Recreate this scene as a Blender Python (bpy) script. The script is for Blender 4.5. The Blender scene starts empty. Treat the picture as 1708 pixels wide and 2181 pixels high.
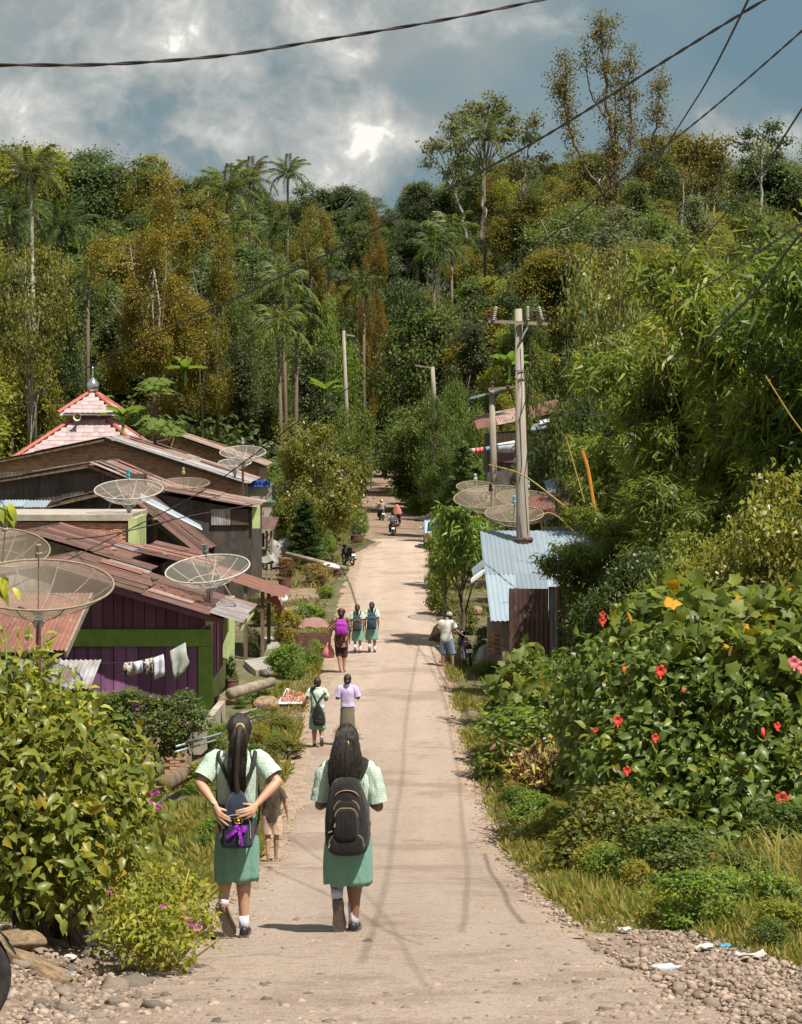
import bpy, bmesh, math, random
import numpy as np
from mathutils import Vector, Matrix, Euler
S = bpy.context.scene; COL = S.collection
R = math.radians
random.seed(7); RNG = np.random.default_rng(11)
# ---------------------------------------------------------------- camera
cd = bpy.data.cameras.new('camera'); cam = bpy.data.objects.new('camera', cd); COL.objects.link(cam)
cam.location = (0, 0, 0); cam.rotation_euler = (R(90), 0, 0)
cd.sensor_fit = 'VERTICAL'; cd.sensor_height = 36; cd.lens = 36*2000/1024; cd.shift_y = -92/1024
cd.clip_end = 5000; S.camera = cam
# ---------------------------------------------------------------- sun and sky
SUN_EL, SUN_AZ = 62, 136           # azimuth measured from +y (view direction) towards +x
sl = bpy.data.lights.new('sun', 'SUN'); sl.energy = 4.4; sl.angle = R(0.53); sl.color = (1, .93, .82)
so = bpy.data.objects.new('sun', sl); COL.objects.link(so)
sd = Vector((math.sin(R(SUN_AZ))*math.cos(R(SUN_EL)), math.cos(R(SUN_AZ))*math.cos(R(SUN_EL)), math.sin(R(SUN_EL))))
so.rotation_euler = sd.to_track_quat('Z', 'Y').to_euler(); so.location = sd*100
W = bpy.data.worlds.new('World'); S.world = W; W.use_nodes = True
W.cycles.sampling_method = 'MANUAL'; W.cycles.sample_map_resolution = 128
wn = W.node_tree; wn.nodes.clear()
def nd(t, typ, **k):
    n = t.nodes.new(typ)
    for a, b in k.items():
        if a.startswith('i_'): n.inputs[a[2:].replace('_', ' ')].default_value = b
        else: setattr(n, a, b)
    return n
def lk(t, a, b): t.links.new(a, b)
def ramp(t, src, stops, interp='LINEAR'):
    r = t.nodes.new('ShaderNodeValToRGB'); r.color_ramp.interpolation = interp
    e = r.color_ramp.elements
    while len(e) < len(stops): e.new(.5)
    for el, (p, c) in zip(e, stops):
        el.position = p; el.color = (*c, 1) if len(c) == 3 else c
    lk(t, src, r.inputs[0]); return r
def mixc(t, fac, a, b, mode='MIX'):
    m = t.nodes.new('ShaderNodeMix'); m.data_type = 'RGBA'; m.blend_type = mode
    for s, v in ((m.inputs[0], fac), (m.inputs[6], a), (m.inputs[7], b)):
        if hasattr(v, 'links'): lk(t, v, s)
        elif isinstance(v, (int, float)): s.default_value = v
        else: s.default_value = (*v, 1)
    return m.outputs[2]
def mth(t, op, a, b=None, c=None, clamp=False):
    m = t.nodes.new('ShaderNodeMath'); m.operation = op; m.use_clamp = clamp
    for i, v in enumerate((a, b, c)):
        if v is None: continue
        if hasattr(v, 'links'): lk(t, v, m.inputs[i])
        else: m.inputs[i].default_value = v
    return m.outputs[0]
sky = nd(wn, 'ShaderNodeTexSky', sky_type='NISHITA', sun_disc=False, sun_elevation=R(SUN_EL), sun_rotation=R(SUN_AZ))
sky.air_density = 1.3; sky.dust_density = 1.5
tc = nd(wn, 'ShaderNodeTexCoord')
mp = nd(wn, 'ShaderNodeMapping'); lk(wn, tc.outputs['Generated'], mp.inputs[0]); mp.inputs['Scale'].default_value = (1, 1, 1.15)
mp.inputs['Location'].default_value = (.53, .2, .37)
warp = nd(wn, 'ShaderNodeTexNoise', i_Scale=14.0, i_Detail=3.0); lk(wn, mp.outputs[0], warp.inputs['Vector'])
wv = mixc(wn, .045, mp.outputs[0], warp.outputs['Color'], 'ADD')
n1 = nd(wn, 'ShaderNodeTexNoise', i_Scale=13.0, i_Detail=11.0, i_Roughness=.6); lk(wn, wv, n1.inputs['Vector'])
n2 = nd(wn, 'ShaderNodeTexNoise', i_Scale=6.0, i_Detail=3.0, i_Roughness=.5); lk(wn, wv, n2.inputs['Vector'])
n3 = nd(wn, 'ShaderNodeTexNoise', i_Scale=26.0, i_Detail=8.0, i_Roughness=.6); lk(wn, wv, n3.inputs['Vector'])
# a few cloud banks stand where the photograph shows them (photograph position, angular radius, strength)
def bank(X, Y, r, s, flat=1.0):
    v = Vector(((X-854)/4259, 1, (894.5-Y)/4259)).normalized()
    sub = nd(wn, 'ShaderNodeVectorMath', operation='SUBTRACT'); lk(wn, wv2, sub.inputs[0]); sub.inputs[1].default_value = v
    sc = nd(wn, 'ShaderNodeVectorMath', operation='MULTIPLY'); lk(wn, sub.outputs[0], sc.inputs[0]); sc.inputs[1].default_value = (1, 1, flat)
    ln = nd(wn, 'ShaderNodeVectorMath', operation='LENGTH'); lk(wn, sc.outputs[0], ln.inputs[0])
    q = mth(wn, 'SUBTRACT', 1, mth(wn, 'DIVIDE', ln.outputs['Value'], r), clamp=True)
    return mth(wn, 'MULTIPLY', q, s)
w2 = nd(wn, 'ShaderNodeVectorMath', operation='SUBTRACT'); lk(wn, warp.outputs['Color'], w2.inputs[0]); w2.inputs[1].default_value = (.5, .5, .5)
w3 = nd(wn, 'ShaderNodeVectorMath', operation='SCALE'); lk(wn, w2.outputs[0], w3.inputs[0]); w3.inputs['Scale'].default_value = .06
w4 = nd(wn, 'ShaderNodeVectorMath', operation='ADD'); lk(wn, tc.outputs['Generated'], w4.inputs[0]); lk(wn, w3.outputs[0], w4.inputs[1]); wv2 = w4.outputs[0]
b_w = bank(775, 290, .032, .44, 1.0)
for a in ((640, 350, .028, .40, 1.5), (860, 255, .024, .34, 1.2), (1610, 270, .06, .48, 1.8), (330, 60, .05, .10), (430, 200, .035, .11), (80, 190, .06, .06),  (690, 170, .03, .09)):
    b_w = mth(wn, 'ADD', b_w, bank(*a))
b_d = bank(1560, 60, .14, .34)
for a in ((1140, 230, .085, .26), (1640, 130, .08, .25, 1.5), (900, 160, .03, .14), (570, 100, .04, .08), (330, 200, .035, .07), (220, 320, .05, .07, 1.5)): b_d = mth(wn, 'ADD', b_d, bank(*a))
low = mth(wn, 'SUBTRACT', mth(wn, 'ADD', n2.outputs[0], mth(wn, 'MULTIPLY', b_w, .25)), mth(wn, 'MULTIPLY', b_d, .75))
base = ramp(wn, low, [(.28, (1.05, 1.75, 2.15)), (.42, (1.6, 2.15, 2.35)), (.52, (2.2, 2.55, 2.6)), (.62, (2.8, 3.0, 2.95))])
# heaped cloud with a crisp upper edge and shaded folds
m1 = mth(wn, 'ADD', mth(wn, 'MULTIPLY', n1.outputs[0], .62), mth(wn, 'MULTIPLY', n2.outputs[0], .38))
cm = mth(wn, 'SUBTRACT', mth(wn, 'ADD', m1, mth(wn, 'MULTIPLY', b_w, .75)), mth(wn, 'MULTIPLY', b_d, .62))
cr = ramp(wn, cm, [(.43, (0, 0, 0)), (.465, (.4,)*3), (.505, (.8,)*3), (.58, (1, 1, 1))])
cc = ramp(wn, mth(wn, 'ADD', mth(wn, 'MULTIPLY', n3.outputs[0], .55), mth(wn, 'MULTIPLY', cm, .5)), [(.42, (1.75, 2.15, 2.3)), (.50, (2.45, 2.75, 2.8)), (.57, (3.2, 3.4, 3.35)), (.63, (3.95, 4.05, 3.9)), (.675, (4.9, 4.9, 4.6)), (.71, (7.2, 7.0, 6.4))])
skc = mixc(wn, .92, sky.outputs[0], base.outputs[0])
col = mixc(wn, cr.outputs[0], skc, cc.outputs[0])
bg = nd(wn, 'ShaderNodeBackground', i_Strength=.080); lk(wn, col, bg.inputs[0])
lk(wn, bg.outputs[0], nd(wn, 'ShaderNodeOutputWorld').inputs[0])
vs = S.view_settings; vs.view_transform = 'Standard'; vs.look = 'None'; vs.exposure = .82; vs.gamma = 1
S.render.engine = 'CYCLES'; S.cycles.max_bounces = 6; S.cycles.diffuse_bounces = 4; S.cycles.glossy_bounces = 2
S.cycles.transmission_bounces = 3; S.cycles.transparent_max_bounces = 12; S.cycles.use_denoising = True
# ---------------------------------------------------------------- coordinates
def D(X, Y, d): return Vector(((X-854)*d/4259, d, (894.5-Y)*d/4259))
ZR = [(-30, 2.0), (0, -1.5), (10, -2.98), (14.5, -3.72), (24, -5.28), (30, -6.0), (42, -6.86), (52, -7.05), (62, -7.1), (123, -7.1), (150, -7.0), (165, -6.8), (220, -5.0), (260, -2.5), (420, 8)]
ZX = np.array([a for a, b in ZR]); ZZ = np.array([b for a, b in ZR])
def zr(y):
    y = np.asarray(y, float)
    return (np.interp(y-2.5, ZX, ZZ)+2*np.interp(y, ZX, ZZ)+np.interp(y+2.5, ZX, ZZ))/4
EL = [(-30, -3), (8, -2.4), (12, -1.75), (14.5, -1.55), (24.5, -1.6), (42, -2.1), (56, -2.15), (79, -2.2), (106, -2.3), (116, -1.3), (125, -2.6), (160, -3.0), (220, -3.6), (420, -6)]
ER = [(-30, 3), (8, 2.2), (12, 1.55), (14.5, 1.35), (24.5, 1.3), (42, 1.34), (56, 1.26), (79, 1.22), (116, 1.5), (125, 2.2), (160, .6), (220, -.4), (420, -2)]
def el(y): return np.interp(y, [a for a, b in EL], [b for a, b in EL])
def er(y): return np.interp(y, [a for a, b in ER], [b for a, b in ER])
def sstep(a, b, v):
    t = np.clip((v-a)/(b-a), 0, 1); return t*t*(3-2*t)
def G(x, y):
    x = np.asarray(x, float); y = np.asarray(y, float)
    z = zr(y)
    off = np.maximum(np.maximum(el(y)-x, x-er(y)), 0)
    hl = np.interp(y, [0, 108, 125, 160, 200, 250, 300, 420], [0, 0, 2, 8, 15, 22, 27, 30])
    hr = np.interp(y, [0, 62, 80, 110, 160, 200, 250, 300, 420], [0, 0, .8, 4.2, 10, 16, 23, 28, 31])
    h = np.where(x < (el(y)+er(y))/2, hl, hr)
    h = h+np.where(y > 130, 3.0*np.sin(x*.06+1)*sstep(130, 230, y), 0)
    z = z+h*np.maximum(sstep(2.0, 13, off), sstep(212, 262, y)*.93)
    lft = sstep(.6, 3.2, el(y)-x)*sstep(14, 24, y)*(1-sstep(40, 52, y)); z = z-.75*lft
    mound = sstep(.2, 1.6, -1.35-x)*(1-sstep(11.2, 14.2, y))*sstep(3, 8, y); z = z+.34*mound
    rgt = sstep(.8, 4, x-er(y))*sstep(12, 20, y)*(1-sstep(40, 52, y)); z = z+.55*rgt
    z = z+.05*np.sin(x*1.7+y*.9)*np.sin(y*1.3-x*.6)*sstep(.2, 1.5, off)
    return z-.012-.05*sstep(0, .3, .25-off)*(off < .25)
def gz(x, y): return float(G(x, y))
def hit(X, Y):
    """ground point seen at a photograph position"""
    d = np.arange(6, 400, .05); i = int(np.argmax((894.5-Y)*d/4259 < G((X-854)*d/4259, d))); d = float(d[i])
    return Vector(((X-854)*d/4259, d, gz((X-854)*d/4259, d)))
# ---------------------------------------------------------------- objects
WM = {}
def tag(o, label=None, cat=None, group=None, kind=None):
    if label: o['label'] = label
    if cat: o['category'] = cat
    if group: o['group'] = group
    if kind: o['kind'] = kind
    return o
def root(name, label, cat, loc=(0, 0, 0), rz=0, group=None, sc=1.0):
    o = bpy.data.objects.new(name, None); COL.objects.link(o); o.empty_display_size = .1
    o.location = loc; o.rotation_euler = (0, 0, rz); o.scale = (sc,)*3
    WM[o.name] = Matrix.LocRotScale(Vector(loc), Euler((0, 0, rz)), Vector((sc,)*3))
    return tag(o, label, cat, group)
def put(name, me, m=None, parent=None, M=None, local=False):
    """link a mesh; M is a world matrix unless local"""
    o = bpy.data.objects.new(name, me); COL.objects.link(o)
    if m is not None and not me.materials: me.materials.append(m)
    M = M or Matrix.Identity(4)
    if parent:
        o.parent = parent
        if not local: M = WM[parent.name].inverted() @ M
        WM[o.name] = WM[parent.name] @ M
    else: WM[o.name] = M
    o.matrix_basis = M
    return o
def npmesh(name, V, F, smooth=False):
    me = bpy.data.meshes.new(name); V = np.asarray(V, np.float32); F = np.asarray(F, np.int32); n, k = F.shape
    me.vertices.add(len(V)); me.vertices.foreach_set('co', V.ravel())
    me.loops.add(n*k); me.loops.foreach_set('vertex_index', F.ravel())
    me.polygons.add(n); me.polygons.foreach_set('loop_start', np.arange(0, n*k, k, dtype=np.int32))
    if smooth: me.polygons.foreach_set('use_smooth', np.ones(n, bool))
    me.update(calc_edges=True); return me
class MB:
    def __init__(s): s.v = []; s.f = []
    def add(s, vs, fs):
        b = len(s.v); s.v += [tuple(v) for v in vs]; s.f += [tuple(b+i for i in f) for f in fs]; return s
    def box(s, c, d, M=None):
        x, y, z = [q/2 for q in d]; vs = []
        for i in (-1, 1):
            for j in (-1, 1):
                for k in (-1, 1):
                    p = Vector((i*x, j*y, k*z)); p = (M @ p if M is not None else p)+Vector(c); vs.append(p)
        return s.add(vs, [(0, 1, 3, 2), (4, 6, 7, 5), (0, 4, 5, 1), (2, 3, 7, 6), (0, 2, 6, 4), (1, 5, 7, 3)])
    def bar(s, a, b, w, h=None, up=(0, 0, 1)):
        a = Vector(a); b = Vector(b); d = b-a; y = d.normalized(); x = y.cross(Vector(up))
        if x.length < 1e-4: x = Vector((1, 0, 0))
        x.normalize(); z = x.cross(y); return s.box((a+b)/2, (w, d.length, h or w), Matrix((x, y, z)).transposed())
    def tube(s, path, rad, n=8, cap=True, flat=None):
        P = [Vector(p) for p in path]
        if not hasattr(rad, '__len__'): rad = [rad]*len(P)
        u = None; vs = []; fs = []
        for i, p in enumerate(P):
            t = (P[min(i+1, len(P)-1)]-P[max(i-1, 0)])
            t = t.normalized() if t.length > 1e-9 else Vector((0, 0, 1))
            if u is None:
                u = t.cross(Vector((0, 1, 0)) if abs(t.y) < .9 else Vector((1, 0, 0)))
            u = (u-t*u.dot(t)).normalized(); w = t.cross(u)
            r = rad[i]; ru, rw = (r, r) if not hasattr(r, '__len__') else r
            for k in range(n):
                a = 2*math.pi*k/n; vs.append(p+u*(math.cos(a)*ru)+w*(math.sin(a)*rw))
        for i in range(len(P)-1):
            for k in range(n): fs.append((i*n+k, i*n+(k+1) % n, (i+1)*n+(k+1) % n, (i+1)*n+k))
        if cap: fs.append(tuple(range(n-1, -1, -1))); fs.append(tuple((len(P)-1)*n+k for k in range(n)))
        return s.add(vs, fs)
    def loft(s, secs, n=28, cap=(False, False), fn=None, e=2.0):
        """secs: (x,y,z,rx,ry) horizontal rings; fn(a,t)->radius factor"""
        vs = []; fs = []; m = len(secs)
        for i, (x, y, z, rx, ry) in enumerate(secs):
            for k in range(n):
                a = 2*math.pi*k/n; c, q = math.cos(a), math.sin(a)
                if e != 2: c = math.copysign(abs(c)**(2/e), c); q = math.copysign(abs(q)**(2/e), q)
                f = fn(a, i/(m-1)) if fn else 1
                vs.append((x+c*rx*f, y+q*ry*f, z))
        for i in range(m-1):
            for k in range(n): fs.append((i*n+k, i*n+(k+1) % n, (i+1)*n+(k+1) % n, (i+1)*n+k))
        if cap[0]: fs.append(tuple(range(n-1, -1, -1)))
        if cap[1]: fs.append(tuple((m-1)*n+k for k in range(n)))
        return s.add(vs, fs)
    def ell(s, c, r, n=14, m=9, M=None):
        vs = []; fs = []
        for i in range(m+1):
            t = math.pi*i/m
            for k in range(n):
                a = 2*math.pi*k/n
                p = Vector((r[0]*math.sin(t)*math.cos(a), r[1]*math.sin(t)*math.sin(a), r[2]*math.cos(t)))
                vs.append((M @ p if M is not None else p)+Vector(c))
        for i in range(m):
            for k in range(n): fs.append((i*n+k, (i+1)*n+k, (i+1)*n+(k+1) % n, i*n+(k+1) % n))
        return s.add(vs, fs)
    def torus(s, c, R1, r, ax='x', n=24, m=8, M=None):
        vs = []; fs = []
        for i in range(n):
            a = 2*math.pi*i/n
            for k in range(m):
                b = 2*math.pi*k/m; q = R1+r*math.cos(b); p = (q*math.cos(a), q*math.sin(a), r*math.sin(b))
                p = Vector({'z': p, 'x': (p[2], p[0], p[1]), 'y': (p[0], p[2], p[1])}[ax])
                vs.append((M @ p if M is not None else p)+Vector(c))
        for i in range(n):
            for k in range(m): fs.append((i*m+k, ((i+1) % n)*m+k, ((i+1) % n)*m+(k+1) % m, i*m+(k+1) % m))
        return s.add(vs, fs)
    def prism(s, pts, vec):
        vec = Vector(vec); n = len(pts); vs = [Vector(p) for p in pts]+[Vector(p)+vec for p in pts]
        return s.add(vs, [tuple(range(n)), tuple(range(2*n-1, n-1, -1))]+[(i, i+n, (i+1) % n+n, (i+1) % n) for i in range(n)])
    def mesh(s, name, smooth=False, fix=True):
        me = bpy.data.meshes.new(name); me.from_pydata(s.v, [], s.f)
        if fix:
            b = bmesh.new(); b.from_mesh(me); bmesh.ops.recalc_face_normals(b, faces=b.faces); b.to_mesh(me); b.free()
        if smooth:
            for p in me.polygons: p.use_smooth = True
        me.update(); return me
    def build(s, name, m, parent=None, smooth=False, local=False):
        if parent and not local:
            inv = WM[parent.name].inverted(); s.v = [tuple(inv @ Vector(v)) for v in s.v]
        return put(name, s.mesh(name, smooth), m, parent, None, True)
def struct(name, me, m, parent=None):
    o = put(name, me, m, parent, None, True)
    if not parent: o['kind'] = 'structure'
    return o
# ---------------------------------------------------------------- materials
def newmat(name):
    m = bpy.data.materials.new(name); m.use_nodes = True; t = m.node_tree; t.nodes.clear()
    out = nd(t, 'ShaderNodeOutputMaterial'); p = nd(t, 'ShaderNodeBsdfPrincipled'); lk(t, p.outputs[0], out.inputs[0])
    return m, t, p, out
def noise(t, scale, detail=4, rough=.6, vec=None, stretch=None):
    n = nd(t, 'ShaderNodeTexNoise', i_Scale=scale, i_Detail=float(detail), i_Roughness=rough)
    if vec is None: vec = nd(t, 'ShaderNodeTexCoord').outputs['Object']
    if stretch:
        m = nd(t, 'ShaderNodeMapping'); lk(t, vec, m.inputs[0]); m.inputs['Scale'].default_value = stretch; vec = m.outputs[0]
    lk(t, vec, n.inputs['Vector']); return n.outputs[0]
def bumpn(t, p, h, s, dist=.02):
    b = nd(t, 'ShaderNodeBump', i_Strength=s, i_Distance=dist); lk(t, h, b.inputs['Height']); lk(t, b.outputs[0], p.inputs['Normal'])
def mat(name, c1, c2=None, scale=6, rough=.8, metal=0, bump=0, bscale=60, spec=.3, stretch=None, lo=.35, hi=.65, detail=5, dist=.02, island=0):
    m, t, p, out = newmat(name)
    if c2 is None: c2 = tuple(q*.72 for q in c1)
    f = ramp(t, noise(t, scale, detail, .65, stretch=stretch), [(lo, (0, 0, 0)), (hi, (1, 1, 1))])
    c = mixc(t, f.outputs[0], c1, c2)
    if island:
        g = nd(t, 'ShaderNodeNewGeometry'); oi = nd(t, 'ShaderNodeObjectInfo')
        r = mth(t, 'FRACT', mth(t, 'ADD', g.outputs['Random Per Island'], oi.outputs['Random']))
        r = mth(t, 'ADD', mth(t, 'MULTIPLY', r, 2*island), 1-island)
        hs = nd(t, 'ShaderNodeHueSaturation'); lk(t, c, hs.inputs['Color']); lk(t, r, hs.inputs['Value']); c = hs.outputs[0]
    lk(t, c, p.inputs['Base Color']); p.inputs['Roughness'].default_value = rough; p.inputs['Metallic'].default_value = metal
    p.inputs['Specular IOR Level'].default_value = spec
    if bump: bumpn(t, p, noise(t, bscale, 4), bump, dist)
    return m
def leafmat(name, cs, trans=.35, rough=.45, spec=.35, objc=True, tcol=None):
    m, t, p, out = newmat(name)
    g = nd(t, 'ShaderNodeNewGeometry'); n = len(cs)
    old = tuple(a*b for a, b in zip(cs[-1], (1.35, .95, .6)))
    r = ramp(t, g.outputs['Random Per Island'], [(.97*i/(n-1), c) for i, c in enumerate(cs)]+[(.983, tuple(q*.8 for q in old)), (1.0, tuple(q*.45 for q in old))])
    c = r.outputs[0]
    if objc:
        oi = nd(t, 'ShaderNodeObjectInfo'); c = mixc(t, 1, c, oi.outputs['Color'], 'MULTIPLY')
    lk(t, c, p.inputs['Base Color']); p.inputs['Roughness'].default_value = rough; p.inputs['Specular IOR Level'].default_value = spec
    tr = nd(t, 'ShaderNodeBsdfTranslucent')
    hs = nd(t, 'ShaderNodeHueSaturation', i_Saturation=1.05, i_Value=1.6); hs.inputs['Hue'].default_value = .495; lk(t, c, hs.inputs['Color']); lk(t, hs.outputs[0], tr.inputs[0])
    mx = nd(t, 'ShaderNodeMixShader', i_Fac=trans) if False else nd(t, 'ShaderNodeMixShader'); mx.inputs[0].default_value = trans
    lk(t, p.outputs[0], mx.inputs[1]); lk(t, tr.outputs[0], mx.inputs[2]); lk(t, mx.outputs[0], out.inputs[0])
    return m
def plain(name, c, rough=.6, metal=0, spec=.4): return mat(name, c, tuple(q*.85 for q in c), 12, rough, metal, spec=spec)
M_ = {}
M_['bark'] = mat('bark', (.20, .15, .11), (.10, .075, .055), 9, .9, bump=.5, bscale=30, stretch=(3, 3, .6))
M_['barkpale'] = mat('bark_pale', (.42, .38, .32), (.20, .17, .13), 7, .9, bump=.4, bscale=30, stretch=(3, 3, 1))
M_['black'] = plain('black', (.012, .012, .013), .5)
M_['rubber'] = mat('rubber', (.02, .02, .02), (.045, .042, .04), 15, .8)
M_['chrome'] = plain('chrome', (.6, .6, .6), .25, 1)
M_['steel'] = mat('steel', (.35, .36, .37), (.2, .19, .18), 20, .45, .7)
M_['white'] = plain('white', (.75, .75, .74), .6)
M_['concrete'] = mat('concrete', (.36, .33, .29), (.22, .2, .175), 5, .9, bump=.3, bscale=80)
M_['wood'] = mat('wood', (.20, .145, .095), (.09, .065, .045), 6, .85, stretch=(1, 1, .2), bump=.3, bscale=40)
M_['woodgrey'] = mat('wood_grey', (.32, .27, .21), (.16, .13, .10), 6, .9, stretch=(.3, 1, 1), bump=.3, bscale=40)
# ================================================================ ground, road, gravel
def groundmat():
    m, t, p, o = newmat('ground_soil')
    a = noise(t, .35, 6); b = noise(t, 3, 6)
    c = mixc(t, ramp(t, a, [(.4, (0,)*3), (.6, (1,)*3)]).outputs[0], (.055, .07, .022), (.17, .125, .075))
    c = mixc(t, ramp(t, b, [(.45, (0,)*3), (.65, (1,)*3)]).outputs[0], c, (.09, .08, .035))
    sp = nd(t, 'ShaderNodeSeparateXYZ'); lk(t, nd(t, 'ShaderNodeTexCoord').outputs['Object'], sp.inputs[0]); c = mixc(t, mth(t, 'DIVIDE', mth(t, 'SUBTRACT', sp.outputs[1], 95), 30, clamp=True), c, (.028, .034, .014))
    lk(t, c, p.inputs['Base Color']); p.inputs['Roughness'].default_value = 1; bumpn(t, p, b, .6, .1); return m
def roadmat():
    m, t, p, o = newmat('road_surface')
    n = noise(t, .5, 6, stretch=(1, .25, 1)); f = noise(t, 9, 6, .7); g = noise(t, 55, 3, .7); k = noise(t, 160, 2, .7)
    c = mixc(t, ramp(t, n, [(.35, (0,)*3), (.7, (1,)*3)]).outputs[0], (.57, .45, .37), (.47, .365, .295))
    c = mixc(t, ramp(t, f, [(.5, (0,)*3), (.75, (.75,)*3)]).outputs[0], c, (.27, .195, .15))
    c = mixc(t, ramp(t, g, [(.53, (0,)*3), (.66, (.8,)*3)]).outputs[0], c, (.24, .18, .14))
    c = mixc(t, ramp(t, k, [(.6, (0,)*3), (.7, (.55,)*3)]).outputs[0], c, (.56, .47, .40))
    # wheel tracks worn pale and smooth, loose darker gravel between and beside them, old patches
    tcx = nd(t, 'ShaderNodeTexCoord'); sp = nd(t, 'ShaderNodeSeparateXYZ'); lk(t, tcx.outputs['Object'], sp.inputs[0])
    wob = mth(t, 'MULTIPLY', mth(t, 'SUBTRACT', noise(t, .09, 2), .5), 1.3); xw = mth(t, 'ADD', sp.outputs[0], wob)
    tr = mth(t, 'ABSOLUTE', mth(t, 'SUBTRACT', mth(t, 'ABSOLUTE', mth(t, 'ADD', xw, .3)), .72))
    track = mth(t, 'MULTIPLY', mth(t, 'SUBTRACT', 1, mth(t, 'DIVIDE', tr, .38), clamp=True), ramp(t, noise(t, .6, 5), [(.35, (.2,)*3), (.65, (1,)*3)]).outputs[0])
    c = mixc(t, mth(t, 'MULTIPLY', track, .5), c, (.60, .485, .41))
    pt = ramp(t, noise(t, .33, 7, .7), [(.53, (0,)*3), (.60, (.6,)*3)]).outputs[0]; c = mixc(t, pt, c, (.33, .245, .19))
    pt2 = ramp(t, noise(t, 1.7, 6, .75), [(.60, (0,)*3), (.66, (.55,)*3)]).outputs[0]; c = mixc(t, pt2, c, (.26, .19, .145))
    lk(t, c, p.inputs['Base Color']); p.inputs['Roughness'].default_value = .92; p.inputs['Specular IOR Level'].default_value = .2
    h = mth(t, 'ADD', mth(t, 'MULTIPLY', g, .6), mth(t, 'ADD', f, mth(t, 'MULTIPLY', k, .35)))
    bumpn(t, p, h, 1.0, .05); return m
M_['soil'] = groundmat(); M_['road'] = roadmat()
M_['dirt'] = mat('dirt', (.30, .215, .155), (.17, .12, .085), 2.5, .95, bump=.8, bscale=25, dist=.05)
M_['shoulder'] = mat('shoulder_dirt', (.40, .30, .225), (.25, .18, .125), 3, .95, bump=.8, bscale=30, dist=.04)
M_['gravel'] = mat('gravel_bed', (.38, .285, .22), (.25, .185, .14), 7, .95, bump=1, bscale=45, dist=.04)
def grid(xs, ys, zf):
    X, Y = np.meshgrid(xs, ys); Z = zf(X, Y); nx, ny = len(xs), len(ys)
    V = np.stack([X.ravel(), Y.ravel(), Z.ravel()], 1); i = np.arange(nx-1)[None]+np.arange(ny-1)[:, None]*nx; i = i.ravel()
    return V, np.stack([i, i+1, i+1+nx, i+nx], 1)
xs = np.concatenate([np.linspace(-900, -120, 14)[:-1], np.linspace(-120, -16, 44)[:-1], np.linspace(-16, 16, 130), np.linspace(16, 120, 44)[1:], np.linspace(120, 900, 14)[1:]])
ys = np.concatenate([np.linspace(-200, -6, 10)[:-1], np.linspace(-6, 62, 140), np.linspace(62, 420, 120)[1:], np.linspace(420, 3000, 24)[1:]])
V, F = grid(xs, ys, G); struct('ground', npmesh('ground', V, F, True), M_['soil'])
def strip(name, y0, y1, dy, le, ri, nx, lift, m, rag=.12):
    ys = np.arange(y0, y1+dy, dy); V = []; rng = np.random.default_rng(5)
    jl = rng.normal(0, rag, len(ys)); jr = rng.normal(0, rag, len(ys)); jl = (jl+np.roll(jl, 1)+np.roll(jl, 2))/2; jr = (jr+np.roll(jr, 1)+np.roll(jr, 2))/2
    for i, y in enumerate(ys):
        a, b = le(y)+jl[i], ri(y)+jr[i]
        for k in range(nx):
            u = k/(nx-1); x = a+(b-a)*u; V.append((x, y, float(zr(y))+lift-(.07 if k in (0, nx-1) else 0)+.02*math.sin(u*math.pi)))
    i = (np.arange(nx-1)[None]+np.arange(len(ys)-1)[:, None]*nx).ravel()
    return struct(name, npmesh(name, np.array(V), np.stack([i, i+1, i+1+nx, i+nx], 1), True), m)
strip('dirt_track', 112, 400, 1.2, lambda y: el(y)-.4, lambda y: er(y)+.4, 8, .004, M_['dirt'], .25)
road = strip('road', -20, 119, .16, el, er, 14, .014, M_['road'], .055)
strip('dirt_shoulder', 14, 112, .22, lambda y: el(y)-.42, lambda y: er(y)+.2, 12, .006, M_['shoulder'], .11)
def gedge(y): return np.interp(y, [2, 9.5, 11.7, 14.4, 16.8], [6, 3.4, 2.45, 2.05, 1.5])
# loose gravel bed that the stones lie on, with a ragged edge against the right-hand grass
ys = np.arange(2, 15.6, .2); V = []; rr_ = np.random.default_rng(9)
for y in ys:
    x1 = float(gedge(y))+rr_.normal()*.07; x0 = float(np.interp(y, [2, 12, 13, 15.6], [-6, -4.5, -2.6, -1.7]))
    for k in range(40): x = x0+(x1-x0)*k/39; V.append((x, y, max(gz(x, y)+.008, float(zr(y))+.004 if el(y) < x < er(y) else -99)-(.05 if k in (0, 39) else 0)))
i = (np.arange(39)[None]+np.arange(len(ys)-1)[:, None]*40).ravel(); struct('gravel_bed', npmesh('gravel_bed', np.array(V), np.stack([i, i+1, i+41, i+40], 1), True), M_['gravel'])
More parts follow.
